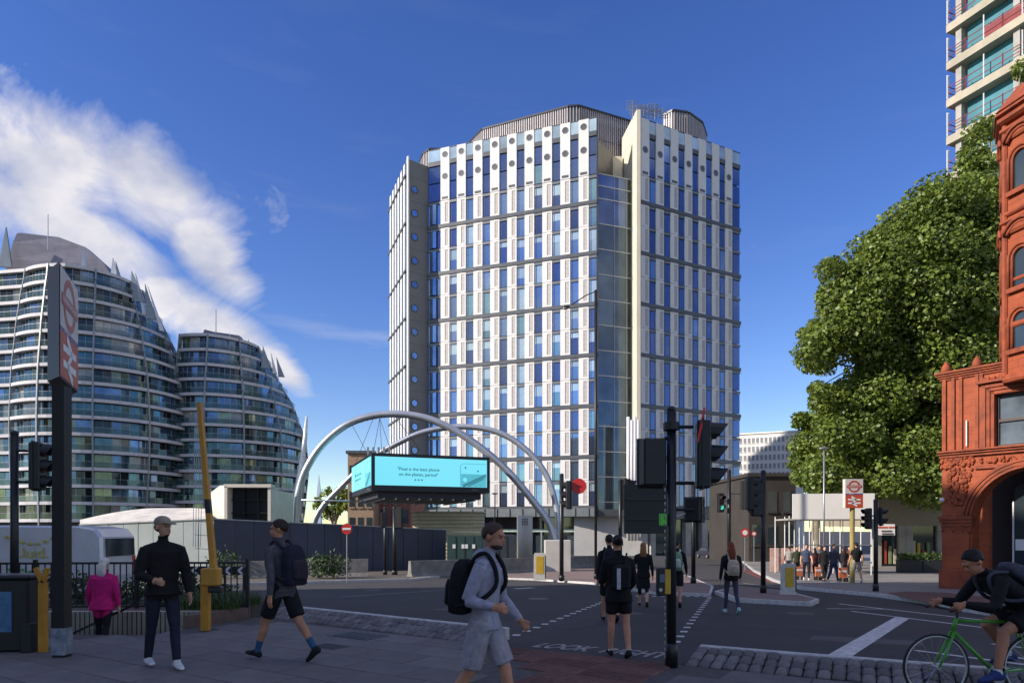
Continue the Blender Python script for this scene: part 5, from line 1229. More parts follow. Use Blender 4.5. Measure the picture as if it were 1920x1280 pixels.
for j in range(8):
    a = 2 * math.pi * (j + .5) / 8 + .2; p = TC + Vector((math.cos(a), math.sin(a))) * (TR + .02); k = MB(); k.tube([(p.x, p.y, tz0), (p.x, p.y, tz1)], .1, 8); k.build('turret_shaft', terra2, rbld)
    a2 = a + math.pi / 8; fr = Vector((math.cos(a2), math.sin(a2))); tn = Vector((-fr.y, fr.x)); inr = TR * math.cos(math.pi / 8)
    if fr.y > .35 and fr.x > 0: continue
    for zc0, hh in ((P(0, 330, 22.6).z, 1.0), (P(0, 520, 22.6).z, 1.0), (P(0, 640, 22.6).z, .95)):
        def q_(s, z, o): p = TC + fr * (inr + o) + tn * s; return (p.x, p.y, z)
        pl = [(-.3, zc0), (.3, zc0), (.3, zc0 + hh)] + [(.3 * math.cos(t), zc0 + hh + .3 * math.sin(t)) for t in [math.pi * i / 8 for i in range(1, 8)]] + [(-.3, zc0 + hh)]
        k = MB(); k.add([q_(s, z, .012) for s, z in pl], [tuple(range(len(pl)))]); o_ = k.build('turret_window', gl_dark, rbld)
        for off in (0, .1):
            k = MB(); rr_ = []
            for s, z in [(-.33 - off, zc0)] + [(-(.33 + off) * math.cos(t), zc0 + hh + (.33 + off) * math.sin(t)) for t in [math.pi * i / 10 for i in range(11)]] + [(.33 + off, zc0)]: rr_.append(q_(s, z, .05 + off * .5))
            k.sm = True; k.tube(rr_, .055, 6); k.build('arch_surround', terra2, o_)
        k = MB(); k.loft([[q_(-.5, zc0 - .16, 0), q_(.5, zc0 - .16, 0), q_(.5, zc0, 0), q_(-.5, zc0, 0)], [q_(-.5, zc0 - .16, .14), q_(.5, zc0 - .16, .14), q_(.5, zc0, .14), q_(-.5, zc0, .14)]]); k.build('turret_sill', terra2, rbld)
    # big segmental hoods under the top and middle courses
    for zc0 in (P(0, 218, 22.6).z, P(0, 400, 22.6).z):
        for off in (0, .11):
            k = MB(); k.sm = True; rr_ = []
            for i in range(11):
                t = math.pi * (.12 + .76 * i / 10); p = TC + fr * (inr + .1 + off * .6) + tn * (-(.52 + off) * math.cos(t)); rr_.append((p.x, p.y, zc0 - .45 + (.52 + off) * math.sin(t)))
            k.tube(rr_, .06, 6); k.build('segmental_hood', terra2, rbld)
k = MB(); k.loft([octo(TR + .3, tz1), octo(TR * .8, tz1 + .8), octo(.2, tz1 + 1.6)]); k.build('turret_roof', terra2, rbld)
k = MB(); back = [ft(.3, -2.3), ft(Wd, -2.3), ft(Wd, -9), ft(.3, -9)]; k.prism(back, zg - .3, zc_ - .1); k.build('body', terra, rbld)
# ------------------------------------------------------------------ concrete frame tower under construction
Yk = 60.0; A0 = Vector(XY(1774, Yk)); dk = Vector((1.6, -3.7)).normalized(); bk_d = Vector((1, .35)).normalized()
ct = empty('unfinished_tower', (A0.x, A0.y, road_z(60)), 'concrete tower frame under construction rising behind the tree and turret', 'building')
ccm = mat('raw_concrete', (.40, .36, .28), .85, 0, .18, .5, .2, 8); teal = mat('teal_sheeting', (.03, .17, .22), .6, 0, .2, .6); redn = mat('red_netting', (.2, .03, .035), .7, 0, .2, 1); 
for i in range(14):
    z = P(0, 272 + 69 * (i - 6), Yk).z + .0
    z = P(0, 262, Yk).z + (6 - i) * -3.28 + 0
    z = P(0, 262, Yk).z + (i - 7) * 3.28
    q = [A0, A0 + dk * 22, A0 + dk * 22 + bk_d * 20, A0 + bk_d * 20]; k = MB(); k.prism(q, z - .5, z + .18); sl_ = k.build('floor_slab', ccm, ct)
    qi = [A0 + dk * 1.2 + bk_d * .95, A0 + dk * 22 + bk_d * .95, A0 + dk * 22 + bk_d * 18, A0 + dk * 1.6 + bk_d * 18]; k = MB(); k.prism(qi, z + .18, z + 2.77); k.build('storey_sheeting', teal, ct)
    for s in (.8, 5.5, 10, 15):
        p = A0 + dk * s + bk_d * .62; k = MB(); k.box((p.x, p.y, z + 1.47), (.5, .5, 2.58), .4); k.build('column', concrete, ct)
    for (a, d_, ln) in ((A0 + bk_d * .15 + dk * .1, dk, 16), (A0 + dk * .1, bk_d, 3)):
        for hgt in (.55, 1.1):
            k = MB(); e_ = a + d_ * ln; k.bar((a.x, a.y, z + .18 + hgt), (e_.x, e_.y, z + .18 + hgt), .05); k.build('guard_rail', redn, sl_)
        for t in range(int(ln / 1.5) + 1):
            p = a + d_ * 1.5 * t; k = MB(); k.bar((p.x, p.y, z + .18), (p.x, p.y, z + 1.4 + (.9 if t % 2 == 0 else 0)), .07); k.build('guard_post', redn if t % 2 else wht, sl_)
        if i in (9, 12):
            k = MB(); p0, p1 = a + d_ * 3, a + d_ * 9; k.loft([[(p0.x, p0.y + .05, z + .25), (p0.x, p0.y + .05, z + 1.2)], [(p1.x, p1.y + .05, z + .25), (p1.x, p1.y + .05, z + 1.2)]], cap=False, closed=False); k.build('debris_net', redn, sl_)
# ------------------------------------------------------------------ right side of the street
cl_ = empty('covered_scaffold', GP(1560, 1075, .11), 'white sheeted scaffold gantry with bare poles beneath it, on the sunlit pavement', 'scaffold'); Yh = 41.0
A, B = P(1483, 932, Yh), P(1643, 920, Yh - 1); zlow = P(0, 973, Yh).z
k = MB(); k.box(((A.x + B.x) / 2, Yh - .5, (A.z + zlow) / 2 + .1), (B.x - A.x, .1, A.z - zlow + .2), -.15); k.build('white_sheeting', mat('white_sheet', (.68, .66, .6), .7, 0, .05, .4, .1, 2), cl_)
k = MB(); k.box(((A.x + B.x) / 2, Yh + 1.2, zlow), (B.x - A.x, 3.4, .1), -.15); k.build('deck', concrete, cl_)
for i in range(9):
    x = A.x + (B.x - A.x) * i / 8
    for dy in (0, 2.2): k = MB(); k.cyl((x, Yh - .15 - (x - A.x) * .15 + .4 + dy, road_z(Yh)), (x, Yh - .15 - (x - A.x) * .15 + .4 + dy, zlow + .2), .03, 6); k.build('scaffold_pole', wht, cl_)
for zz in (.9, 1.9): k = MB(); k.bar((A.x, Yh + .25, road_z(Yh) + zz), (B.x, Yh - .5, road_z(Yh) + zz), .05); k.build('scaffold_ledger', grey_metal, cl_)
k = MB(); hb_m = mat('red_white_panel', (.42, .16, .13), .7, 0, .5, 2.5, col2=(.5, .42, .36)); k.box(((A.x + B.x) / 2 - 1.0, Yh + 2.5, road_z(Yh) + .9), (B.x - A.x - 1.5, .1, 1.5), -.12); k.build('patterned_board', hb_m, cl_)
# beige building behind, shopfront
bg_ = empty('beige_building', GP(1700, 1070, .11), 'plain beige building with a shopfront beside the terracotta corner', 'building'); Yg = 56.0
A, B = P(1648, 880, Yg), P(1800, 880, Yg); bg_m = mat('beige_render', (.30, .26, .19), .85, 0, .12, .5)
zf = P(0, 985, Yg).z; k = MB(); k.bx(A.x, B.x, Yg, Yg + 10, zf, A.z + 1); k.build('upper_wall', bg_m, bg_)
for px in (1646, 1692, 1705, 1765): k = MB(); x = P(px, 0, Yg).x; k.bx(x - .3, x + .3, Yg, Yg + .5, road_z(Yg), zf); k.build('shop_pier', concrete, bg_)
k = MB(); k.bx(A.x, B.x, Yg + .3, Yg + .4, road_z(Yg), zf); k.build('shop_glass', gl_dark, bg_)
shopg = [mat('warm_shop_%d' % i, c, .6) for i, c in enumerate(((.5, .35, .05), (.35, .05, .04), (.2, .25, .12), (.5, .45, .35)))]
for i in range(12):
    x = P(1650 + i * 9, 0, Yg).x; k = MB(); k.bx(x, x + .22, Yg + .1, Yg + .28, road_z(Yg) + .3, road_z(Yg) + random.uniform(1.2, 2.4)); k.build('window_display', shopg[i % 4], bg_)
k = MB(); A, B = P(1648, 982, 40), P(1679, 1003, 40); k.box(((A.x + B.x) / 2, 40.2, (A.z + B.z) / 2), (B.x - A.x, .25, A.z - B.z), -.25, .01); sg = k.build('shop_sign', cream_s, bg_)

for t, zz, m_, w_ in ((-.2, .14, or_red, .5), (.25, .14, or_red, .3), (0, -.08, dark_band, .55), (.05, -.24, dark_band, .6)):
    k = MB(); k.box(((A.x + B.x) / 2 + t, 40.05 - t * .25, (A.z + B.z) / 2 + zz), (w_, .02, .09), -.25); k.build('sign_print', m_, sg)
for i, (px, w) in enumerate(((1683, 0), (1725, 0))):
    A, B = GP(px, 1073, .11), GP(px + 43, 1073, .11); e = empty('hedge_planter', (A + B) / 2, ('left' if i == 0 else 'right') + ' of two black planters with clipped hedges by the shopfront', 'planter', 'hedge planters')
    k = MB(); k.box(((A.x + B.x) / 2, A.y, A.z + .42), (B.x - A.x - .1, .6, .84), -.05, .02); k.build('trough', head_m, e)
    b = MB(); cx = (A.x + B.x) / 2
    for j in range(700):
        p = Vector((cx + random.uniform(-.5, .5) * (B.x - A.x - .12), A.y + random.uniform(-.3, .3), A.z + .8 + random.uniform(0, .45))); d = Vector((random.gauss(0, 1), random.gauss(0, 1), random.gauss(0, 1))).normalized() * .09; s = d.cross(Vector((.3, .5, random.random()))).normalized() * .045
        b.add([p, p + d * .5 + s, p + d, p + d * .5 - s], [(0, 1, 2, 3)])
    b.build('hedge', leaf_ms[0], e)
# off-frame terrace added left of the camera, sized to shade the near street
tr_m = mat('stock_brick', (.28, .21, .14), .85, 0, .2, 1, .2, 20); te = empty('shading_terrace', (-42, -14, 0), 'unseen brick terrace added left of the view to shade the near street', 'building')
k = MB(); k.bx(-56, -35, -60, 11.2, -.3, 31.6); k.build('wall', tr_m, te); k = MB(); k.bx(-56.3, -34.7, -60.3, 11.5, 31.6, 32.2); k.build('parapet', concrete, te)
for i in range(10):
    for j in range(7):
        k = MB(); y = 8 - i * 6; z = 3 + j * 3.8; k.bx(-35.04, -34.9, y - 1.2, y + 1.2, z, z + 2.2); k.build('window', gl_dark, te)
# ------------------------------------------------------------------ trees
bark = mat('plane_bark', (.16, .13, .095), .9, 0, .4, 3, .4, 20, col2=(.30, .27, .2))
def leafmat(name, c, tr):
    m = mat(name, c, .45, 0, .45, .8, spec=.45); nt = m.node_tree; b = nt.nodes['Principled BSDF']; o = nt.nodes['Material Output']
    t = nt.nodes.new('ShaderNodeBsdfTranslucent'); t.inputs[0].default_value = (*tr, 1); mx = nt.nodes.new('ShaderNodeMixShader'); mx.inputs[0].default_value = .25
    nt.links.new(b.outputs[0], mx.inputs[1]); nt.links.new(t.outputs[0], mx.inputs[2]); nt.links.new(mx.outputs[0], o.inputs[0]); return m
lf = [leafmat('leaf_mid', (.13, .18, .03), (.26, .33, .05)), leafmat('leaf_light', (.18, .235, .04), (.34, .4, .07)), leafmat('leaf_dark', (.08, .125, .024), (.16, .23, .035))]
def leaves(clumps, per, size, rs):
    """many small folded leaves spread through clumps (centre, radius)"""
    V, Fc, Mi = [], [], []; rng = np.random.default_rng(rs); off = 0
    for (c, r) in clumps:
        n = int(per * r * r); d = rng.normal(size=(n, 3)); d /= np.linalg.norm(d, axis=1)[:, None]; rad = r * (1 - .55 * rng.random(n) ** 1.6); p = np.array(c) + d * rad[:, None] * np.array([1, 1, .78])
        nrm = d * .6 + rng.normal(size=(n, 3)) * .55 + np.array([0, 0, .45]); nrm /= np.linalg.norm(nrm, axis=1)[:, None]
        t = np.cross(nrm, rng.normal(size=(n, 3))); t /= np.linalg.norm(t, axis=1)[:, None]; s = np.cross(nrm, t); sz = size * (.6 + .8 * rng.random(n))[:, None]
        a = p - t * sz * .5; b2 = p + s * sz * .5 + nrm * sz * .12; e = p + t * sz * .6 - nrm * sz * .1; f = p - s * sz * .5 + nrm * sz * .12
        V.append(np.stack([a, b2, e, f], 1).reshape(-1, 3)); base = off + np.arange(n)[:, None] * 4
        Fc.append(np.concatenate([base + np.array([0, 1, 2]), base + np.array([0, 2, 3])], 1).reshape(-1, 3)); mi = rng.choice(3, n, p=[.5, .3, .2]); Mi.append(np.repeat(mi, 2)); off += n * 4
    V, Fc, Mi = np.concatenate(V), np.concatenate(Fc), np.concatenate(Mi); me = bpy.data.meshes.new('crown'); me.vertices.add(len(V)); me.vertices.foreach_set('co', V.ravel()); me.loops.add(Fc.size); me.loops.foreach_set('vertex_index', Fc.ravel().astype(np.int32)); me.polygons.add(len(Fc)); me.polygons.foreach_set('loop_start', np.arange(0, Fc.size, 3, dtype=np.int32)); me.polygons.foreach_set('loop_total', np.full(len(Fc), 3, dtype=np.int32))
    for m in lf: me.materials.append(m)
    me.polygons.foreach_set('material_index', Mi.astype(np.int32)); me.update(calc_edges=True); return me
def tree(label, base, pixcl, Yd, size, per, spread, seed, name='plane_tree'):
    e = empty(name, base, label, 'tree'); rnd = random.Random(seed); cl = []
    for px, py, rpx in pixcl:
        for q in range(3):
            dy = rnd.uniform(-spread, spread); c = P(px + rnd.uniform(-.35, .35) * rpx, py + rnd.uniform(-.35, .35) * rpx, Yd + dy); cl.append((c, rpx / F * Yd * rnd.uniform(.7, 1.1)))
    put('crown', leaves([(tuple(c), r) for c, r in cl], per, size, seed), e)
    top = max(c.z for c, r in cl); k = MB(); k.sm = True; hb2 = base.z + (top - base.z) * .33; k.tube([base - Vector((0, 0, .2)), base + Vector((0, 0, .6)), (base.x, base.y, hb2), (base.x + .3, base.y, base.z + (top - base.z) * .7)], [.55, .42, .34, .12], 10); k.build('trunk', bark, e)
    for c, r in cl[::3]:
        k = MB(); k.sm = True; st_ = Vector((base.x, base.y, hb2 + rnd.uniform(-.1, .3) * (top - hb2))); md = st_.lerp(c, .5) + Vector((0, 0, .5)); k.tube([st_, md, c], [.16, .09, .03], 6); k.build('limb', bark, e)
    return e
cl = []
edge = [(1800, 345), (1735, 400), (1665, 440), (1590, 500), (1545, 545), (1530, 610), (1520, 650), (1532, 720), (1545, 790), (1530, 860), (1560, 900)]
for x, y in edge: cl.append((x + 22, y + 22, 40)); cl.append((x + 2, y + 6, 20))
rn = random.Random(3)
for i in range(100):
    y = rn.uniform(380, 900); x0 = np.interp(y, [340, 440, 545, 650, 720, 900], [1800, 1690, 1575, 1550, 1560, 1550]); cl.append((rn.uniform(x0 + 20, 1900), y, rn.uniform(45, 70)))
cl += [(1830, 300, 40), (1850, 250, 30), (1915, 130, 22), (1750, 370, 34), (1650, 445, 26), (1560, 505, 24), (1510, 630, 18), (1730, 905, 45), (1690, 880, 40), (1760, 860, 50), (1600, 890, 40)]
tree('large leafy plane tree filling the space left of the turret', Vector((*XY(1840, 50), road_z(50))), cl, 48, .225, 300, 4.0, 11)
cl = [(1515 + 25 * i, 840 + 24 * ((i * 7) % 4), 34) for i in range(6)] + [(1505, 790, 22), (1500, 900, 26), (1510, 870, 26), (1540, 800, 28)]
tree('smaller pale-green tree in front of the big plane tree, left edge', Vector((*XY(1530, 56), road_z(56))), cl, 54, .22, 360, 1.5, 12)
cl = [(600, 945, 14), (620, 930, 16), (640, 925, 16), (612, 960, 14), (635, 950, 18), (650, 945, 12)]
tree('small distant tree seen between the arch legs', Vector((*XY(625, 95), road_z(95))), cl, 95, .5, 40, 2, 13, 'small_tree')
for (px, py, r, Yd, lab) in ((343, 658, 5, 158, 'roof-terrace shrub on the left part of the link block'), (368, 661, 5, 158.5, 'roof-terrace shrub on the right part of the link block')):
    c = P(px, py, Yd); shrub(Vector((c.x, c.y + 1, P(0, 666, Yd).z)), .8, 1.2, 200, 'small ' + lab, .15, leaf=.4)
# ------------------------------------------------------------------ people
def cmat(c, rough=.85, kind='cloth'):
    nm = '%s_%02x%02x%02x' % ((kind,) + tuple(int(v) for v in c)); return mat(nm, lin(c), rough, 0, .22, 14 if kind == 'cloth' else 6, .9 if kind == 'cloth' else .05, 11 if kind == 'cloth' else 30, spec=.3)
def loft_limb(b, pts, rad, n=10, flat=None, side=None):
    """closed tapered limb through pts with radii; flat = per-point depth factor, side = lateral axis"""
    pts = [Vector(p) for p in pts]; rings = []
    e0 = side
    for i, p in enumerate(pts):
        d = (pts[min(i + 1, len(pts) - 1)] - pts[max(i - 1, 0)]).normalized()
        e = e0 if e0 is not None else d.cross(Vector((0, 1, 0)) if abs(d.y) < .9 else Vector((1, 0, 0)))
        e = (e - d * e.dot(d)).normalized(); g = d.cross(e).normalized(); f_ = flat[i] if flat else 1
        rings.append([p + e * math.cos(2 * math.pi * j / n) * rad[i] + g * math.sin(2 * math.pi * j / n) * rad[i] * f_ for j in range(n)])
    b.loft(rings)
def fk(pos, H, face, lean=0, hip=(0, 0), knee=(0, 0), sh=(0, 0), el=(15, 15), abd=(8, 8), inn=(0, 0), look=0, nod=0, foot=(None, None), twist=0):
    """joint positions; index 0 = left, 1 = right; angles in degrees, positive = forward; face = heading (0 = +X, 90 = away)"""
    a = R(face); Fw = Vector((math.cos(a), math.sin(a), 0)); Lf = Vector((-Fw.y, Fw.x, 0)); U = Vector((0, 0, 1)); J = {'F': Fw, 'L': Lf, 'H': H}
    pel = Vector((0, 0, .515 * H)); up = (U * math.cos(R(lean)) + Fw * math.sin(R(lean))); J['pel'] = pel; J['up'] = up
    J['chest'] = pel + up * .21 * H; J['neck'] = pel + up * .315 * H; hd = (up * .6 + U * .4 + Fw * math.sin(R(nod)) * .6).normalized(); J['head'] = J['neck'] + hd * .105 * H + Fw * .012 * H; J['hup'] = hd
    la = a + R(look); J['HF'] = Vector((math.cos(la), math.sin(la), -math.sin(R(nod)))).normalized()
    ta = a + R(twist); Lt = Vector((-math.sin(ta), math.cos(ta), 0)); J['LT'] = Lt
    for i, s in enumerate((1, -1)):
        h = pel + Lf * s * .052 * H - U * .01 * H; t = R(hip[i]); k = h + (-U * math.cos(t) + Fw * math.sin(t)) * .245 * H + Lf * s * .004 * H; t2 = t - R(knee[i]); an = k + (-U * math.cos(t2) + Fw * math.sin(t2)) * .235 * H
        fp_ = foot[i] if foot[i] is not None else (t2 * 180 / math.pi) * .75; ff = Fw * math.cos(R(fp_)) + U * math.sin(R(fp_))
        J['hip%d' % i], J['kn%d' % i], J['an%d' % i], J['ff%d' % i] = h, k, an, ff
        S_ = J['neck'] - up * .042 * H + Lt * s * .108 * H; t = R(sh[i]); d = (-up * math.cos(t) + Fw * math.sin(t)) + Lt * s * math.tan(R(abd[i])); d.normalize(); E = S_ + d * .172 * H
        t2 = t + R(el[i]); d2 = (-up * math.cos(t2) + Fw * math.sin(t2)) + Lt * s * math.tan(R(abd[i] * .4 - inn[i])); d2.normalize(); J['sh%d' % i], J['el%d' % i], J['wr%d' % i], J['hd%d' % i] = S_, E, E + d2 * .148 * H, d2
    low = min(min((J['an%d' % i] - Vector((0, 0, .045 * H))).z, (J['an%d' % i] + J['ff%d' % i] * .1 * H - Vector((0, 0, .04 * H))).z) for i in (0, 1))
    off = Vector(pos) - Vector((0, 0, low))
    for k_, v in J.items():
        if k_[:2] in ('pe', 'ch', 'ne', 'he', 'hi', 'kn', 'an', 'sh', 'el', 'wr'): J[k_] = v + off
    return J
def person(label, J, c, vox=.011, group=None, pose_hand=('relax', 'relax')):
    """c: colours top, sleeve, bottom, legs ('long','short','bare','skirt'), shoe, sock, skin, hair style/colour, width"""
    H = J['H']; q = H / 1.75; W = c.get('w', 1.0); b = MB(); seg = []     # seg: (p0, p1, radius, [(t, key)...])
    L, Fw, up = J['L'], J['F'], J['up']; LT = J.get('LT', L)
    base = Vector((J['pel'].x, J['pel'].y, min(J['an0'].z, J['an1'].z) - .045 * H))
    loose = c.get('loose', 1.0)
    pel, ch, nk = J['pel'], J['chest'], J['neck']
    # torso
    hem = c.get('hem', .07)
    tp = [pel - up * .10 * q, pel - up * .02 * q, pel + up * .10 * q, ch - up * .02 * q, ch + up * .09 * q, nk - up * .055 * q, nk - up * .01 * q, nk + up * .03 * q]
    tr_ = [.135, .17 * loose, .152 * loose, .168 * loose, .185 * loose, .155, .085, .062]; fl = [.72, .66, .68, .66, .62, .6, .75, .95]
    loft_limb(b, tp, [r * q * W for r in tr_], 16, fl, L * .5 + LT * .5); seg.append((pel - up * .12 * q, nk + up * .0 * q, .15 * q, [(hem + .12, 'bottom'), (9, 'top')]))
    loft_limb(b, [J['sh0'] - up * .005 * q, nk.lerp(J['sh0'], .55) - up * .012 * q, nk - up * .05 * q, nk.lerp(J['sh1'], .55) - up * .012 * q, J['sh1'] - up * .005 * q], [.058 * q, .062 * q, .085 * q, .062 * q, .058 * q], 12); loft_limb(b, [nk - up * .09 * q, nk - up * .035 * q, nk + up * .02 * q], [.15 * q, .10 * q, .062 * q], 14, [.62, .68, .9], L)
    seg.append((J['sh0'], J['sh1'], .07 * q, [(9, 'top')]))
    loft_limb(b, [nk - up * .03 * q, nk + J['hup'] * .09 * q], [.058 * q, .053 * q], 10); seg.append((nk + up * .02 * q, nk + J['hup'] * .10 * q, .05 * q, [(9, c.get('neck', 'skin'))]))
    # head: skull, jaw, nose, ears, brow
    hc, HF, hu = J['head'], J['HF'], J['hup']; HL = hu.cross(HF).normalized(); HF = HL.cross(hu).normalized(); Mh = Matrix((HL, HF, hu)).transposed()
    hs_ = q * c.get('head', 1.05)
    def hp(x, y, z): return hc + Mh @ Vector((x, y, z)) * hs_
    b.ell(hp(0, -.012, .035), (.074 * hs_, .093 * hs_, .088 * hs_), 16, 10, Mh); b.ell(hp(0, .022, -.035), (.058 * hs_, .07 * hs_, .078 * hs_), 14, 9, Mh); b.ell(hp(0, .055, -.083), (.03 * hs_, .028 * hs_, .025 * hs_), 8, 6, Mh)
    b.ell(hp(0, .094, -.018), (.0125 * hs_, .02 * hs_, .026 * hs_), 8, 6, Mh); b.ell(hp(0, .078, .03), (.05 * hs_, .02 * hs_, .012 * hs_), 10, 6, Mh); b.ell(hp(0, .083, -.055), (.024 * hs_, .012 * hs_, .010 * hs_), 8, 6, Mh)
    for s in (-1, 1): b.ell(hp(s * .076, -.012, -.005), (.011 * hs_, .02 * hs_, .032 * hs_), 8, 6, Mh)
    seg.append((hp(0, 0, -.06), hp(0, 0, .06), .09 * q, [(9, 'skin')]))
    for i in (0, 1):
        h, k_, an, ff = J['hip%d' % i], J['kn%d' % i], J['an%d' % i], J['ff%d' % i]; lg = c['legs']; bl = c.get('bloose', 1.0)
        th = [.088, .085, .066, .056]; kn, cf, ak = .055, .054, .036
        if lg == 'long': th = [.09 * bl, .088 * bl, .074 * bl, .063 * bl]; kn, cf, ak = .06 * bl, .06 * bl, .047 * bl
        if lg == 'short': th = [.096 * bl, .1 * bl, .098 * bl, .094 * bl]
        k_t = .78 if lg == 'short' else 1.0
        if lg == 'short':
            e_ = h.lerp(k_, c.get('short_t', .78)); loft_limb(b, [h + Vector((0, 0, .03)) * q, h.lerp(e_, .4), h.lerp(e_, .8), e_], [r * q for r in th], 12); loft_limb(b, [h.lerp(k_, .5), h.lerp(k_, .8), k_], [.07 * q, .062 * q, .055 * q], 10)
            seg.append((h + Vector((0, 0, .04)), e_, .1 * q, [(9, 'bottom')])); seg.append((e_ + (k_ - e_).normalized() * .03 * q, k_, .1 * q, [(9, 'skin')]))
        else:
            loft_limb(b, [h + Vector((0, 0, .03)) * q, h.lerp(k_, .3), h.lerp(k_, .75), k_], [r * q for r in th], 12); seg.append((h, k_, .08 * q, [(c.get('short_t', .3) if lg == 'bare' else 9, 'bottom'), (99, 'skin')]))
        bk_ = -Fw * .012 * q
        loft_limb(b, [k_ + (h - k_).normalized() * .03 * q, k_, k_.lerp(an, .3) + bk_, k_.lerp(an, .7), an], [kn * q, kn * q, cf * q, (ak + .006) * q, ak * q], 12)
        low = 'bottom' if lg == 'long' else 'skin'; st_ = c.get('sock_t', .86); seg.append((k_, an, .05 * q, [(st_, low), (9, 'sock')]))
        fs = L.cross(ff).normalized() * -1; fu = ff.cross(L).normalized(); fu = fu if fu.z > 0 else -fu
        heel = an - fu * .035 * q - ff * .05 * q; sl_ = c.get('sole', .015)
        loft_limb(b, [heel - ff * .025 * q, heel, an - fu * .022 * q + ff * .03 * q, an - fu * .045 * q + ff * .12 * q, an - fu * .052 * q + ff * .185 * q, an - fu * .055 * q + ff * .205 * q], [.022 * q, .038 * q, .046 * q, .046 * q, .036 * q, .015 * q], 12, [1, 1.1, 1.0, .68, .6, .6], L)
        loft_limb(b, [an + fu * .03 * q, an - fu * .03 * q], [.042 * q, .045 * q], 10); seg.append((an - fu * .03 * q - ff * .05 * q, an - fu * .05 * q + ff * .19 * q, .05 * q, [(9, 'shoe')])); seg.append((an + fu * .012 * q, an - fu * .03 * q, .05 * q, [(9, 'shoe')]))
        # arm
        S_, E, Wr, hd = J['sh%d' % i], J['el%d' % i], J['wr%d' % i], J['hd%d' % i]; al = c.get('aloose', 1.0); s = 1 if i == 0 else -1
        loft_limb(b, [S_ - LT * s * .05 * q - up * .0, S_, S_.lerp(E, .4), S_.lerp(E, .85), E], [.05 * q, .058 * q * (1 + (al - 1) * .4), .054 * q * al, .047 * q * al, .045 * q * al], 12)
        loft_limb(b, [E, E.lerp(Wr, .25), E.lerp(Wr, .8), Wr], [.045 * q * al, .046 * q * al, .036 * q * al, .032 * q * al], 12)
        st = c.get('sleeve', 'long'); seg.append((S_, E, .055 * q, [(9 if st == 'long' else .62, 'top'), (99, 'skin')])); seg.append((E, Wr, .045 * q, [(.97, 'top' if st == 'long' else 'skin'), (9, 'skin')]))
        # hand: palm, four fingers, thumb
        pn = LT * s; pn = (pn - hd * pn.dot(hd)).normalized(); fwd = hd.cross(pn) ; fwd = fwd if fwd.dot(Fw + Vector((0, 0, .3))) > 0 else -fwd
        loft_limb(b, [Wr - hd * .02 * q, Wr, Wr + hd * .045 * q, Wr + hd * .09 * q], [.026 * q, .028 * q, .039 * q, .037 * q], 10, [.8, .75, .6, .5], fwd); curl = .9 if pose_hand[i] == 'fist' else .3
        seg.append((Wr + hd * .012 * q, Wr + hd * .17 * q, .04 * q, [(9, 'skin')]))
        for f_ in range(4):
            o = Wr + hd * .083 * q + fwd * (.03 - .02 * f_) * q; ln = (.068, .077, .072, .056)[f_] * q; d1 = (hd * math.cos(curl * .7) - pn * math.sin(curl * .7)); d2 = (hd * math.cos(curl * 2) - pn * math.sin(curl * 2)); m1 = o + d1 * ln * .5; loft_limb(b, [o - hd * .012 * q, o, m1, m1 + d2 * ln * .5], [.0095 * q, .0095 * q, .009 * q, .0075 * q], 7)
        o = Wr + hd * .03 * q + fwd * .028 * q; d1 = (hd * .7 + fwd * .6 - pn * .25).normalized(); m1 = o + d1 * .035 * q; loft_limb(b, [o, m1, m1 + (hd * .9 + fwd * .15 - pn * .35).normalized() * .03 * q], [.013 * q, .011 * q, .009 * q], 7)
    if c['legs'] == 'skirt':
        k1 = (J['kn0'] + J['kn1']) / 2; loft_limb(b, [pel, pel.lerp(k1, .5), pel.lerp(k1, .95)], [.16 * q, .19 * q, .2 * q], 14, [.75] * 3, L); seg.append((pel, pel.lerp(k1, .95), .2 * q, [(9, 'bottom')]))
    if c.get('hood'):
        b.ell(nk - Fw * .075 * q + up * .0 * q, (.11 * q, .07 * q, .085 * q), 12, 8, Matrix((L, Fw, up)).transposed()); seg.append((nk - Fw * .12 * q - L * .06, nk - Fw * .12 * q + L * .06, .07 * q, [(9, 'top')]))
    if c.get('skirt_hem'):   # jacket hem flare
        loft_limb(b, [pel + up * .1 * q, pel - up * .02 * q, pel - up * c['skirt_hem'] * q], [.16 * q * W, .178 * q * W * loose, .185 * q * W * loose], 16, [.68, .7, .72], L); seg.append((pel + up * .05 * q, pel - up * c['skirt_hem'] * q, .17 * q, [(9, 'top')]))
    me = b.mesh('body', cmat((128, 128, 128))); tmp = bpy.data.objects.new('tmp', me); COL.objects.link(tmp)
    rm = tmp.modifiers.new('r', 'REMESH'); rm.mode = 'VOXEL'; rm.voxel_size = vox; rm.adaptivity = 0
    sm_ = tmp.modifiers.new('s', 'SMOOTH'); sm_.factor = .5; sm_.iterations = 3
    nm = bpy.data.meshes.new_from_object(tmp.evaluated_get(bpy.context.evaluated_depsgraph_get())); bpy.data.objects.remove(tmp)
    keys = ['top', 'bottom', 'skin', 'shoe', 'sock']; cols = [c['top'], c['bottom'], c['skin'], c['shoe'], c.get('sock', c['skin'])]
    nm.materials.clear()
    for k_, cc in zip(keys, cols): nm.materials.append(cmat(cc, .55 if k_ == 'skin' else .85, 'skin' if k_ == 'skin' else 'cloth'))
    n = len(nm.polygons); ctr = np.empty(n * 3); nm.polygons.foreach_get('center', ctr); ctr = ctr.reshape(-1, 3); best = np.full(n, 1e9); mi = np.zeros(n, dtype=np.int32)
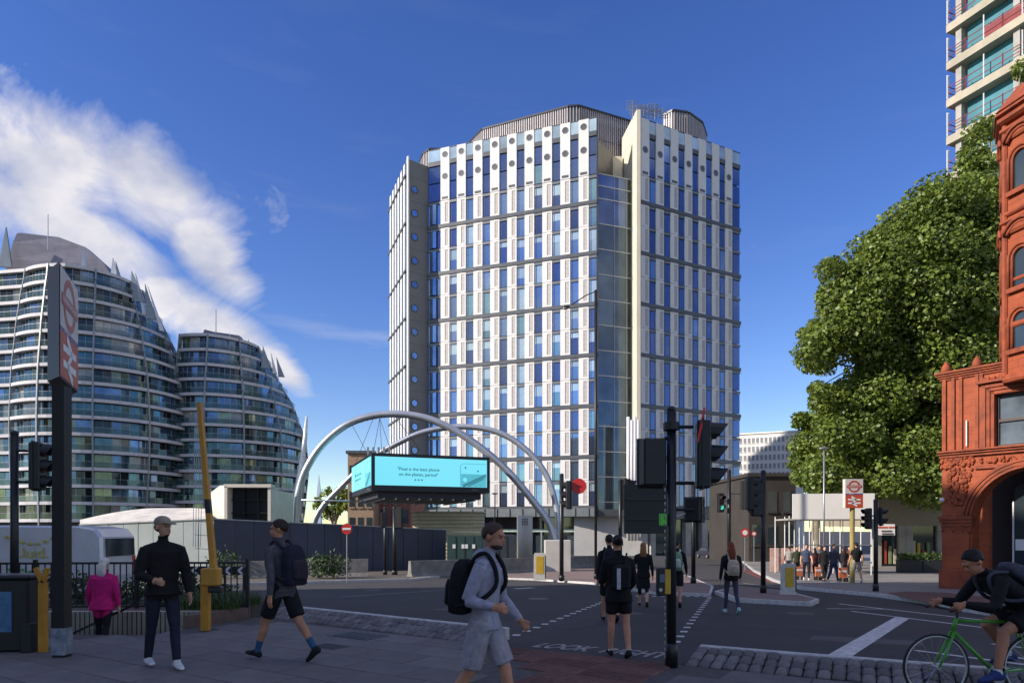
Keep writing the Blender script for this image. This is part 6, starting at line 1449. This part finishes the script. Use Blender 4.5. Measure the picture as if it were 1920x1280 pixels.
    for p0, p1, r_, ts in seg:
        p0, d = np.array(p0), np.array(p1) - np.array(p0); t = ((ctr - p0) @ d) / max(1e-9, d @ d); tcl = np.clip(t, 0, 1); dist = np.linalg.norm(ctr - p0 - tcl[:, None] * d, axis=1) / r_
        kk = np.zeros(n, dtype=np.int32); done = np.zeros(n, bool)
        for lim, key in ts:
            sel = (~done) & (tcl <= lim); kk[sel] = keys.index(key); done |= sel
        up_ = dist < best; best[up_] = dist[up_]; mi[up_] = kk[up_]
    nm.polygons.foreach_set('material_index', mi); nm.polygons.foreach_set('use_smooth', np.ones(n, bool)); nm.update()
    root = empty('person', base, label, 'person', group); nm.name = 'body'; put('body', nm, root)
    # hair / cap
    hs = c.get('hair', 'short'); hcol = cmat(c.get('hair_c', (30, 24, 20)), .6, 'hair'); k = MB(); k.sm = True
    if hs == 'cap':
        k.ell(hp(0, -.014, .062), (.083 * hs_, .1 * hs_, .072 * hs_), 18, 10, Mh); o = k.build('cap', cmat(c['cap_c']), root)
        k = MB(); k.loft([[hp(-.072, .05, .045), hp(.072, .05, .045), hp(.072, .05, .06), hp(-.072, .05, .06)], [hp(-.062, .13, .04), hp(.062, .13, .04), hp(.062, .13, .05), hp(-.062, .13, .05)], [hp(-.035, .175, .028), hp(.035, .175, .028), hp(.035, .175, .035), hp(-.035, .175, .035)]]); k.build('peak', cmat(c['cap_c']), o)
        k = MB(); k.sm = True; k.ell(hp(0, -.035, .005), (.078 * hs_, .075 * hs_, .06 * hs_), 14, 8, Mh); k.build('hair', hcol, root)
    else:
        # skull cap of hair: shifted back and up so that the face stays free
        rings = []; hr_ = random.Random(5)
        for i in range(9):
            t = math.pi * .57 * i / 8
            ring = []
            for j in range(22):
                a = 2 * math.pi * j / 22; fwdc = math.sin(a); ex = 1.045 if hs != 'crop' else 1.02
                lim = (1.0 - .32 * min(0, fwdc)) if fwdc < .2 else 1 - .46 * (fwdc - .2) / .8; ex *= 1 + hr_.uniform(-.035, .045)
                tt = t * lim; ring.append(hp(.076 * ex * math.sin(tt) * math.cos(a), -.013 + .096 * ex * math.sin(tt) * math.sin(a), .035 + .09 * ex * math.cos(tt)))
            rings.append(ring)
        k.loft(rings[::-1]); k.build('hair', hcol, root)
        if hs in ('long', 'bob'):
            ln = .34 if hs == 'long' else .16; k = MB(); k.sm = True; loft_limb(k, [hp(0, -.05, .06), hp(0, -.085, -.04), hp(0, -.10, -.16), hp(0, -.095, -.1 - ln * .6), hp(0, -.085, -.1 - ln)], [.06 * q, .085 * q, .095 * q, .085 * q, .03 * q], 14, [.8, .55, .45, .42, .4], HL); k.build('long_hair', hcol, root)
        if hs == 'bun':
            k = MB(); k.sm = True; k.ell(hp(0, -.11, .05), (.045 * q,) * 3, 12, 8); k.build('hair_bun', hcol, root)
    for s in (-1, 1):
        k = MB(); k.sm = True; k.ell(hp(s * .03, .083, .008), (.011 * hs_, .006 * hs_, .006 * hs_), 8, 5, Mh); k.build('eye', cmat((30, 26, 24), .3, 'eye'), root)
    if c.get('beard'):
        k = MB(); k.sm = True; k.ell(hp(0, .032, -.068), (.054 * hs_, .062 * hs_, .036 * hs_), 14, 8, Mh); k.build('beard', hcol, root)
    return root
def backpack(label, J, c, w=.30, h=.46, d=.17, drop=0.0, c2=None, strap=True):
    H = J['H']; q = H / 1.75; L, Fw, up = J['L'], J['F'], J['up']; o = J['neck'] - up * (.25 + drop) * q - Fw * (.12 + d / 2) * q; e = empty('backpack', o - up * h / 2, label, 'backpack', 'backpacks')
    k = MB(); k.sm = True; rings = []; g = up.cross(L).normalized()
    for t, sx, sy in ((-.5, .75, .6), (-.47, .95, .92), (-.3, 1, 1), (0, 1, 1), (.25, .95, .88), (.42, .78, .65), (.5, .45, .35)):
        rings.append([o + up * t * h * q + L * w / 2 * q * sx * (abs(math.cos(a)) ** .5) * (1 if math.cos(a) >= 0 else -1) + g * d / 2 * q * sy * (abs(math.sin(a)) ** .5) * (1 if math.sin(a) >= 0 else -1) for a in [2 * math.pi * (j + .5) / 20 for j in range(20)]])
    k.loft(rings); body = k.build('pack_body', cmat(c), e)
    po = o - Fw * (d / 2 + .005) * q - up * .1 * h; k = MB(); k.sm = True; rings = []
    for t, s_ in ((-.5, .7), (-.4, 1), (.3, 1), (.5, .75)): rings.append([po + up * t * h * .48 * q + L * w * .38 * q * s_ * (abs(math.cos(a)) ** .5) * (1 if math.cos(a) >= 0 else -1) - Fw * .035 * q * s_ * math.sin(a) for a in [2 * math.pi * (j + .5) / 12 for j in range(12)]])
    k.loft(rings); k.build('front_pocket', cmat(c2 or c), body)
    if strap:
        for i in (0, 1):
            s = 1 if i == 0 else -1; sh = J['neck'] - up * .0 * q + L * s * .1 * q
            k = MB(); k.sm = True; pts = [o + up * h * .4 * q + L * s * .08 * q + Fw * d * .4 * q, sh - Fw * .05 * q + up * .035 * q, sh + Fw * .03 * q + up * .03 * q, sh + Fw * .11 * q - up * .09 * q + L * s * .01, sh + Fw * .125 * q - up * .24 * q + L * s * .03, sh - Fw * .0 * q - up * .36 * q + L * s * .075 * q, o - up * h * .35 * q + L * s * w * .45 * q]
            k.tube(catmull([tuple(p) for p in pts], 4), .02 * q, 6); k.build('strap', cmat(c2 or c), e)
    return e
LEGSK = (188, 140, 112)
# man in the cap, walking to the right, hands low
b_ = PP(305, 1250)
J = fk(b_, 1.80, -48, 1, (17, -12), (6, 10), (4, 8), (20, 66), (13, 15), (4, 34), 22, -3, (0, 0))
person('man in beige cap, black jacket, navy trousers and white trainers on the near pavement', J, dict(top=(24, 22, 24), bottom=(33, 34, 52), legs='long', shoe=(205, 205, 205), sock=(30, 30, 40), skin=LEGSK, hair='cap', cap_c=(150, 138, 122), hair_c=(50, 38, 28), loose=1.12, aloose=1.3, skirt_hem=.05, bloose=.95), .009, None, ('relax', 'fist'))
# walker with backpack, seen from behind, mid-stride to the left
b_ = PP(530, 1238)
J = fk(b_, 1.80, 150, 4, (28, -26), (8, 14), (-16, 14), (20, 25), (9, 9), (0, 0), 35, 0, (8, -34))
person('man in grey sweatshirt and black shorts striding away to the left', J, dict(top=(78, 76, 84), bottom=(26, 25, 30), legs='short', short_t=.82, shoe=(26, 32, 36), sock=(46, 84, 118), sock_t=.62, skin=(176, 126, 98), hair='short', hair_c=(48, 36, 28), loose=1.04, aloose=1.12, skirt_hem=.03), .009)
backpack('dark navy backpack worn by the striding man in grey', J, (36, 34, 50), .3, .5, .2, 0, (50, 42, 52))
# man in pale hoodie, cut by the lower edge
b_ = Vector((*XY(908, 5.8), 0))
J = fk(b_, 1.70, -18, 4, (22, -14), (8, 18), (14, -16), (30, 96), (8, 10), (4, 0), -6, 10, (0, -20))
person('man in pale grey hoodie and shorts walking right, cut by the lower edge', J, dict(top=(150, 150, 166), bottom=(150, 146, 154), legs='short', short_t=.9, shoe=(60, 60, 66), sock=(190, 190, 190), skin=(186, 132, 104), hair='crop', hair_c=(66, 50, 40), beard=1, loose=1.06, aloose=1.15, hood=1, skirt_hem=.06, bloose=1.05), .009, None, ('fist', 'fist'))
backpack('black backpack worn by the man in the pale hoodie', J, (22, 22, 26), .3, .48, .2)
# woman in pink on the steps
b_ = Vector((*XY(192, 11.6), -.40)); J = fk(b_, 1.56, 100, 6, (12, -10), (12, 20), (8, -8), (20, 20), (14, 14), (0, 0), -10, 8)
person('white-haired woman in a bright pink jacket going down the subway steps', J, dict(top=(190, 30, 110), bottom=(28, 26, 32), legs='long', shoe=(36, 34, 38), skin=(200, 160, 140), hair='bob', hair_c=(210, 205, 196), loose=1.25, aloose=1.3, skirt_hem=.14, bloose=1.0), .013)
# people on the crossing
def crosser(px, py, H, lift=0.0): return GP(px, py, lift)
b_ = GP(1160, 1232); J = fk(b_, 1.62, 95, 4, (8, -8), (2, 14), (10, 6), (70, 50), (10, 10), (20, 10), 0, 10)
person('woman in black top and shorts with bare legs on the crossing', J, dict(top=(20, 19, 22), bottom=(20, 20, 24), legs='short', short_t=.62, shoe=(30, 30, 34), sock=(200, 200, 200), sock_t=.93, skin=(196, 142, 116), hair='bun', hair_c=(30, 22, 18), loose=1.15, aloose=1.15, skirt_hem=.12), .011)
e = empty('shoulder_bag', J['pel'] - J['F'] * .2, 'black bag with a white stripe hanging behind the woman in black shorts', 'bag'); k = MB(); o = J['chest'] - J['F'] * .2 - Vector((0, 0, .1)); k.box(o, (.24, .12, .34), 0, .04); k.build('bag_body', cmat((26, 26, 30)), e); k = MB(); k.box(o + Vector((-.05, -.062, -.02)), (.05, .012, .28)); k.build('white_stripe', cmat((190, 190, 195)), e); k = MB(); k.tube([o + Vector((.05, .03, .16)), J['neck'] + J['L'] * -.12 + Vector((0, 0, .04))], .014, 6); k.build('strap', cmat((26, 26, 30)), e)
b_ = GP(1143, 1165); J = fk(b_, 1.78, 92, 2, (14, -12), (4, 20), (-10, 10), (15, 20), (8, 8), (0, 0), 0, 6)
person('man in dark clothes with bare calves, ahead on the crossing at left', J, dict(top=(28, 27, 32), bottom=(22, 22, 27), legs='short', short_t=.85, shoe=(30, 28, 28), skin=(180, 130, 105), hair='short', hair_c=(26, 22, 20)), .014); backpack('large black backpack on the man ahead on the crossing', J, (26, 25, 30), .34, .55, .22)
b_ = GP(1206, 1137); J = fk(b_, 1.68, 80, 2, (14, -10), (4, 18), (14, -12), (15, 15), (14, 10), (0, 0), 0, 0)
person('woman with long fair hair and dark coat on the crossing', J, dict(top=(26, 25, 30), bottom=(26, 25, 30), legs='skirt', shoe=(40, 36, 36), skin=(205, 155, 130), hair='long', hair_c=(140, 98, 56), loose=1.1, skirt_hem=.1), .014)
b_ = GP(1268, 1138); J = fk(b_, 1.76, 75, 2, (10, -14), (4, 16), (-12, 14), (15, 20), (10, 10), (0, 0), 0, 0)
person('man in dark jacket partly hidden behind the nearest traffic light pole', J, dict(top=(24, 26, 34), bottom=(24, 24, 30), legs='short', short_t=.8, shoe=(30, 30, 30), skin=(190, 140, 112), hair='short', hair_c=(40, 32, 26)), .016); backpack('green and white backpack beside the nearest traffic light pole', J, (120, 150, 120), .32, .5, .2, 0, (190, 200, 190))
b_ = GP(1371, 1150); J = fk(b_, 1.66, 88, 1, (12, -12), (2, 22), (-10, 12), (20, 15), (12, 12), (0, 0), 0, 0)
person('red-haired woman in black jacket and blue-grey leggings walking away', J, dict(top=(24, 23, 26), bottom=(62, 62, 84), legs='long', shoe=(150, 190, 190), sock=(190, 190, 195), skin=(205, 155, 130), hair='long', hair_c=(120, 52, 24), loose=1.08, bloose=.85, skirt_hem=.04, sock_t=.9), .014); backpack('pale beige backpack on the red-haired woman', J, (176, 160, 140), .28, .4, .16, .06)
# group on the sunlit pavement
grp = [(1494, 1083, 1.70, 265, (54, 62, 40), (40, 42, 50), 'long', 'short', 'person in olive top at the left of the sunlit pavement group'), (1512, 1088, 1.76, 250, (60, 70, 92), (30, 34, 48), 'long', 'short', 'man in blue-grey shirt second from left in the sunlit group'), (1546, 1090, 1.66, 262, (28, 26, 28), (34, 34, 40), 'long', 'long', 'dark-haired woman in black near the middle of the sunlit group'), (1563, 1093, 1.72, 280, (70, 74, 82), (50, 60, 86), 'long', 'short', 'person in grey top and blue jeans in the sunlit group'), (1582, 1088, 1.64, 90, (40, 38, 44), (70, 66, 70), 'long', 'long', 'woman in dark grey beneath the station sign'), (1606, 1092, 1.80, 88, (22, 22, 24), (160, 150, 138), 'short', 'short', 'man in black T-shirt and pale shorts walking away under the station sign'), (1528, 1082, 1.6, 80, (70, 30, 30), (36, 34, 40), 'long', 'long', 'person in dark red behind the sunlit group'), (1480, 1078, 1.68, 75, (150, 146, 138), (50, 52, 60), 'long', 'short', 'person in pale top walking away at the far left of the sunlit group'), (1592, 1082, 1.7, 270, (110, 60, 50), (40, 40, 48), 'long', 'short', 'person in brown-red jacket behind the station sign post'), (1536, 1079, 1.72, 268, (90, 96, 104), (36, 36, 44), 'long', 'short', 'person in pale grey jacket at the back of the sunlit group')]
for i, (px, py, H, fc, t_, bt, lg, hr, lab) in enumerate(grp):
    b_ = GP(px, py, .115); J = fk(b_, H, fc, 1, (14, -12) if i % 2 else (-12, 14), (4, 20) if i % 2 else (20, 4), (12, -10), (20, 25), (10, 10), (0, 0), 0, 0)
    person(lab, J, dict(top=t_, bottom=bt, legs=lg, short_t=.85, shoe=(190, 190, 190) if i % 2 else (40, 38, 38), skin=(200, 150, 122), sleeve='short' if i in (1, 5) else 'long', hair=hr, hair_c=((36, 28, 22), (60, 44, 30), (24, 18, 16))[i % 3], loose=1.06), .022, 'people on the sunlit pavement')
# ------------------------------------------------------------------ cyclist
Yq = 7.0; grz = -.075
def B(px, py, dy=0.0): return P(px, py, Yq + dy)
wr_ = .335; fw_c = B(1755, 0); fw_c.z = grz + wr_; rw_c = fw_c + Vector((1.02, 0.0, 0))
gp = mat('green_bike_paint', (.06, .33, .03), .35, .1, .1, 4); tyre = mat('tyre_rubber', (.02, .019, .019), .8)
bike = empty('bicycle', Vector((fw_c.x + .5, Yq, grz)), 'bright green racing bicycle at the lower right, ridden towards the left', 'bicycle')
for nm, c in (('wheel', fw_c), ('wheel', rw_c)):
    k = MB(); k.sm = True; n = 40; k.tube([(c.x + wr_ * .985 * math.cos(2 * math.pi * j / n), c.y, c.z + wr_ * .985 * math.sin(2 * math.pi * j / n)) for j in range(n)], .0135, 8, closed=True); w_ = k.build('wheel', tyre, bike)
    k = MB(); k.sm = True; k.tube([(c.x + wr_ * .935 * math.cos(2 * math.pi * j / n), c.y, c.z + wr_ * .935 * math.sin(2 * math.pi * j / n)) for j in range(n)], .011, 6, closed=True); k.build('rim', mat('pale_rim', (.5, .5, .5), .35, .5), w_)
    k = MB(); k.tube([c + Vector((0, -.05, 0)), c + Vector((0, .05, 0))], .02, 10); k.build('hub', steel, w_)
    k = MB()
    for j in range(18): a = 2 * math.pi * j / 18; k.tube([c + Vector((.018 * math.cos(a + .8), (-1) ** j * .02, .018 * math.sin(a + .8))), c + Vector((wr_ * .93 * math.cos(a), 0, wr_ * .93 * math.sin(a)))], .0016, 4)
    k.build('spokes', steel, w_, kind='stuff')
bbk = fw_c + Vector((.60, 0, -.06)); hdT = fw_c + Vector((.215, 0, .50)); hdB = fw_c + Vector((.17, 0, .37)); stT = bbk + Vector((.19, 0, .52))
for nm, a, b2, r_ in (('top_tube', hdT + Vector((.01, 0, -.03)), stT, .016), ('down_tube', hdB, bbk, .018), ('seat_tube', bbk, stT + Vector((.012, 0, .03)), .016), ('head_tube', hdB, hdT, .02)):
    k = MB(); k.sm = True; k.cyl(a, b2, r_, 10); k.build(nm, gp, bike)
for s in (-1, 1):
    k = MB(); k.sm = True; k.tube([hdB + Vector((0, s * .025, -.01)), fw_c.lerp(hdB, .4) + Vector((.012, s * .045, 0)), fw_c + Vector((0, s * .05, 0))], [.014, .013, .009], 8); k.build('fork_blade', gp, bike)
    k = MB(); k.cyl(bbk + Vector((0, s * .03, 0)), rw_c + Vector((0, s * .06, 0)), .009, 8); k.build('chain_stay', gp, bike); k = MB(); k.cyl(stT + Vector((0, s * .015, -.02)), rw_c + Vector((0, s * .06, 0)), .008, 8); k.build('seat_stay', gp, bike)
k = MB(); k.tube([hdT, hdT + Vector((.0, 0, .06)), hdT + Vector((-.08, 0, .09))], .014, 8); k.build('stem', black_metal, bike)
hbc = hdT + Vector((-.08, 0, .09)); k = MB(); k.sm = True; k.tube([hbc + Vector((-.12, -.2, -.0)), hbc + Vector((-.04, -.2, .02)), hbc + Vector((0, -.17, 0)), hbc, hbc + Vector((0, .17, 0)), hbc + Vector((-.04, .2, .02)), hbc + Vector((-.12, .2, 0))], .013, 8); k.build('handlebar', black_metal, bike)
sd = stT + Vector((.10, 0, .10)); k = MB(); k.cyl(stT, sd, .012, 8); k.build('seat_post', steel, bike); k = MB(); k.sm = True; loft_limb(k, [sd + Vector((-.15, 0, 0)), sd + Vector((-.05, 0, .01)), sd + Vector((.06, 0, .015)), sd + Vector((.12, 0, .01))], [.018, .035, .07, .05], 10, [.8, .5, .35, .3], Vector((0, 1, 0))); k.build('saddle', black_metal, bike)
k = MB(); k.sm = True; n = 24; k.tube([bbk + Vector((.09 * math.cos(2 * math.pi * j / n), -.05, .09 * math.sin(2 * math.pi * j / n))) for j in range(n)], .006, 5, closed=True); k.build('chainring', steel, bike)
ca = R(205); cl_n = bbk + Vector((.17 * math.cos(ca), -.08, .17 * math.sin(ca))); cl_f = bbk + Vector((-.17 * math.cos(ca), .08, -.17 * math.sin(ca)))
for s, pe in ((-.06, cl_n), (.06, cl_f)):
    k = MB(); k.bar(bbk + Vector((0, s, 0)), pe, .014, .024); k.build('crank', steel, bike); k = MB(); k.box(pe + Vector((0, s * .8, 0)), (.1, .09, .02)); k.build('pedal', black_metal, bike)
# rider: explicit joints, facing -X
Jr = fk((0, 0, 0), 1.78, 180); hipc = sd + Vector((.10, 0, .05)); Fw = Vector((-1, 0, 0)); Lr = Vector((0, -1, 0)); upr = Vector((-.84, 0, .54)).normalized(); Hh = 1.78
Jr.update(F=(Fw + Vector((0, 0, -.95))).normalized(), L=Lr, LT=Lr, up=upr, pel=hipc, chest=hipc + upr * .21 * Hh, neck=hipc + upr * .315 * Hh)
Jr['hup'] = Vector((-.55, 0, .8)).normalized(); Jr['head'] = Jr['neck'] + Jr['hup'] * .105 * Hh + Vector((-.03, 0, 0)); Jr['HF'] = Vector((-.95, 0, -.3))
def ik(a, e, l1, l2, bend):
    d = e - a; D = min(d.length, (l1 + l2) * .998); dn = d.normalized(); x = (l1 * l1 - l2 * l2 + D * D) / (2 * D); h = math.sqrt(max(0, l1 * l1 - x * x)); bv = (bend - dn * bend.dot(dn)).normalized(); return a + dn * x + bv * h
for i, s in enumerate((-1, 1)):     # left leg is the near one
    pe = cl_n if i == 0 else cl_f; h = hipc + Vector((0, s * .09, -.02)); an = pe + Vector((.09, s * .05, .09)); Jr['hip%d' % i] = h; Jr['an%d' % i] = an; Jr['kn%d' % i] = ik(h, an, .245 * Hh, .235 * Hh, Vector((-1, 0, .4))); Jr['ff%d' % i] = Vector((-.96, 0, -.12)).normalized()
    S_ = Jr['neck'] - upr * .03 + Vector((0, s * .185, -.02)); wp = hbc + Vector((-.05, s * .2, .04)); Jr['sh%d' % i] = S_; dd = (wp - S_); Jr['wr%d' % i] = wp + Vector((.07, 0, .03)); Jr['el%d' % i] = ik(S_, Jr['wr%d' % i], .172 * Hh, .148 * Hh, Vector((.3, s * .5, -.8))); Jr['hd%d' % i] = Vector((-.85, 0, -.5)).normalized()
person('cyclist in black top and black shorts leaning over the green bicycle', Jr, dict(top=(22, 21, 25), bottom=(20, 20, 24), legs='short', short_t=.72, shoe=(46, 60, 110), sock=(200, 200, 205), sock_t=.9, skin=(178, 124, 96), hair='short', hair_c=(24, 20, 20), loose=1.08, aloose=1.15), .010, None, ('fist', 'fist'))
backpack('grey backpack worn by the cyclist', Jr, (70, 72, 82), .3, .46, .17)
# ------------------------------------------------------------------ vehicles
def car(label, pos, heading, col, kind='hatch', parts=True):
    e = empty('parked_car' if kind != 'van' else 'delivery_van', pos, label, 'car' if kind != 'van' else 'van'); a = R(heading)
    bm = mat('car_paint_%02x%02x%02x' % col, lin(col), .25, .2, .08, 2, spec=.6)
    if kind == 'hatch': prof = [(-2.05, .35), (-2.1, .75), (-1.95, .95), (-1.6, 1.02), (-1.3, 1.42), (-.3, 1.5), (.5, 1.42), (1.15, .98), (1.9, .85), (2.1, .6), (2.08, .32)]; wid = .86; wr2 = .31; ax = (-1.3, 1.3)
    else: prof = [(-2.6, .4), (-2.68, .8), (-2.62, 1.9), (-2.45, 2.12), (-2.0, 2.2), (1.0, 2.22), (1.35, 2.1), (1.95, 1.28), (2.5, 1.1), (2.65, .8), (2.62, .38)]; wid = .97; wr2 = .35; ax = (-1.7, 1.75)
    k = MB(); rings = []
    for y, ins, dz in ((-wid, .10, .0), (-wid + .06, .0, 0), (wid - .06, 0, 0), (wid, .10, 0)):
        cx, cz = 0, .8; rings.append([(x * (1 - ins * .25), (y * (1 - max(0, z - .9) * (.16 if kind == 'hatch' else .06))), cz + (z - cz) * (1 - ins * .35)) for x, z in prof])
    k.loft(rings); o = bpy.data.objects.new('body', k.mesh('body', bm)); link(o, e, pos); kids = [o]
    def sub(nm, m, f_):
        k = MB(); f_(k); o = bpy.data.objects.new(nm, k.mesh(nm, m)); link(o, e, pos); return o
    gw = gl_dark
    if kind == 'hatch':
        for s in (-1, 1): sub('side_window', gw, lambda k: k.loft([[(x, s * y, z) for x, z, y in ((-1.45, 1.04, .80), (.95, 1.04, .80), (.42, 1.38, .745), (-1.15, 1.38, .745))], [(x, s * (y - .2), z) for x, z, y in ((-1.45, 1.04, .80), (.95, 1.04, .80), (.42, 1.38, .745), (-1.15, 1.38, .745))]]) if False else k.loft([[(x, s * (y + .045), z) for x, z, y in ((-1.45, 1.04, .80), (.95, 1.04, .80), (.42, 1.38, .755), (-1.15, 1.38, .755))], [(x, s * (y - .1), z) for x, z, y in ((-1.45, 1.04, .80), (.95, 1.04, .80), (.42, 1.38, .755), (-1.15, 1.38, .755))]]))
        sub('windscreen', gw, lambda k: k.loft([[(.60, -.68, 1.39), (.60, .68, 1.39), (1.14, .74, 1.0), (1.14, -.74, 1.0)], [(.64, -.68, 1.41), (.64, .68, 1.41), (1.18, .74, 1.02), (1.18, -.74, 1.02)]]))
        sub('rear_window', gw, lambda k: k.loft([[(-1.36, -.66, 1.38), (-1.36, .66, 1.38), (-1.62, .7, 1.06), (-1.62, -.7, 1.06)], [(-1.39, -.66, 1.39), (-1.39, .66, 1.39), (-1.66, .7, 1.07), (-1.66, -.7, 1.07)]]))
    else:
        sub('windscreen', gw, lambda k: k.loft([[(1.40, -.8, 2.04), (1.40, .8, 2.04), (1.93, .86, 1.32), (1.93, -.86, 1.32)], [(1.45, -.8, 2.05), (1.45, .8, 2.05), (1.98, .86, 1.33), (1.98, -.86, 1.33)]]))
        for s in (-1, 1): sub('side_window', gw, lambda k: k.loft([[(x, s * y, z) for x, z, y in ((.5, 1.3, .975), (1.6, 1.3, .975), (1.25, 1.95, .93), (.5, 1.95, .93))], [(x, s * (y - .2), z) for x, z, y in ((.5, 1.3, .975), (1.6, 1.3, .975), (1.25, 1.95, .93), (.5, 1.95, .93))]]))
        sub('rear_window', gw, lambda k: k.box((-2.66, 0, 1.6), (.06, 1.5, .5)))
        sub('rub_strip', black_metal, lambda k: (k.box((-.2, -.975, .72), (4.2, .03, .09)), k.box((-.2, .975, .72), (4.2, .03, .09))) and None)
    for s in (-1, 1):
        sub('headlight', wht, lambda k: k.box((prof[-2][0] - .1, s * wid * .72, prof[-2][1] + .08), (.16, .34, .14), 0, .03)); sub('tail_light', redp, lambda k: k.box((prof[1][0] + .06, s * wid * .8, prof[1][1] + (.1 if kind == 'hatch' else .3)), (.12, .2, .2 if kind == 'hatch' else .5), 0, .03))
        for x in ax:
            w_ = sub('wheel', tyre, lambda k: k.tube([(x, s * (wid - .2), wr2), (x, s * (wid + .01), wr2)], wr2, 20)); k = MB(); k.tube([(x, s * (wid - .1), wr2), (x, s * (wid + .02), wr2)], wr2 * .6, 14); o = bpy.data.objects.new('rim', k.mesh('rim', grey_metal)); link(o, w_, pos)
    e.rotation_euler = (0, 0, a); return e
vz = road_z(19.0); vp = Vector((P(190, 0, 19).x - 2.55, 19.6, vz)); van = car('white delivery van with yellow lettering behind the railing', vp, 183, (205, 205, 210), 'van')
ylw = mat('yellow_vinyl', (.5, .42, .05), .5, 0, .2, 6); grn = mat('green_vinyl', (.06, .3, .1), .5)
fr = frame((0.0, 0, 0), (-1, 0, 0), (0, 1, 0))
def van_text(t, size, m, x, z):
    M = frame((x, .985, z), (-1, 0, 0), (0, 1, 0)); o = text_obj(t, size, m, van, M, 'van_lettering', .003); o.location = (0, 0, 0); return o
van_text('.luid.', .42, ylw, -.85, 1.45)
for i in range(9):
    k = MB(); k.ell((-1.75 + i * .2, .985, 1.80 + .1 * math.sin(i * .8 + 1)), (.06, .01, .045), 8, 5); o = bpy.data.objects.new('vinyl_spot', k.mesh('vinyl_spot', ylw)); COL.objects.link(o); o.parent = van
    k = MB(); k.ell((-1.7 + i * .19, .985, .98 + .05 * math.sin(i * 1.1)), (.055, .01, .04), 8, 5); o = bpy.data.objects.new('vinyl_spot', k.mesh('vinyl_spot', grn)); COL.objects.link(o); o.parent = van
for px, py, hd_, col, lab in ((1352, 1047, 80, (150, 152, 158), 'silver car waiting far down the street, left of the tall round sign'), (1328, 1046, 100, (40, 42, 60), 'dark blue car far down the street, left of the silver car'), (1420, 1052, 262, (120, 126, 130), 'grey car parked at the far kerb of the sunlit street'), (1440, 1045, 265, (180, 182, 186), 'pale car behind the grey car at the far kerb')):
    car(lab, GP(px, py), hd_, col)
q = GP(1452, 1040); e = empty('parked_lorry', q, 'blue-grey box lorry at the far end of the street', 'lorry'); k = MB(); k.box((q.x, q.y + 3, q.z + 2.0), (2.4, 6, 2.6), 0, .05); k.build('box_body', mat('lorry_box', (.16, .22, .30), .5, 0, .1, 1), e); k = MB(); k.box((q.x, q.y - .9, q.z + 1.35), (2.2, 1.7, 2.0), 0, .15); cb_ = k.build('cab', mat('lorry_cab', (.5, .5, .5), .4), e); k = MB(); k.box((q.x, q.y - 1.76, q.z + 1.75), (1.9, .05, .8), 0, .02); k.build('windscreen', gl_dark, cb_)
for x in (-1, 1):
    for y in (-.8, 4.5): k = MB(); k.tube([(q.x + x * .85, q.y + y, q.z + .45), (q.x + x * 1.15, q.y + y, q.z + .45)], .45, 14); k.build('wheel', tyre, e)
# street clutter: A-board by the arch
q = GP(1897, 1112, .12); e = empty('a_board', q, 'small red and white pavement board under the entrance arch', 'sign'); k = MB(); k.box((q.x, q.y, q.z + .45), (.6, .05, .8), .3, .01); k.build('board', or_red, e)
k = MB(); k.box((q.x - .01, q.y - .032, q.z + .5), (.46, .012, .3), .3); k.build('white_panel', wht, e); k = MB(); k.box((q.x + .03, q.y + .2, q.z + .42), (.56, .04, .8), .3); k.build('rear_leg', black_metal, e)

# orange works boards among the people on the far pavement
orng = mat('orange_board', (.55, .17, .07), .6, 0, .15, 3)
for px, py, w, lab in ((1500, 1086, 15, 'orange works board at the left end of the sunlit pavement group'), (1534, 1087, 12, 'orange works board behind the dark-haired woman'), (1580, 1090, 16, 'orange works board beside the station sign post')):
    g = GP(px, py, .115); W_ = w / F * g.y; e = empty('works_board', g, lab, 'barrier', 'orange works boards'); k = MB(); k.box((g.x, g.y, g.z + .42), (W_, .06, .5), .1, .01); k.build('board', orng, e)
    for s in (-1, 1): k = MB(); k.box((g.x + s * W_ * .38, g.y, g.z + .1), (.05, .3, .2), .1); k.build('foot', black_metal, e)
    k = MB(); k.box((g.x, g.y - .034, g.z + .5), (W_ * .9, .012, .1), .1); k.build('white_band', wht, e)
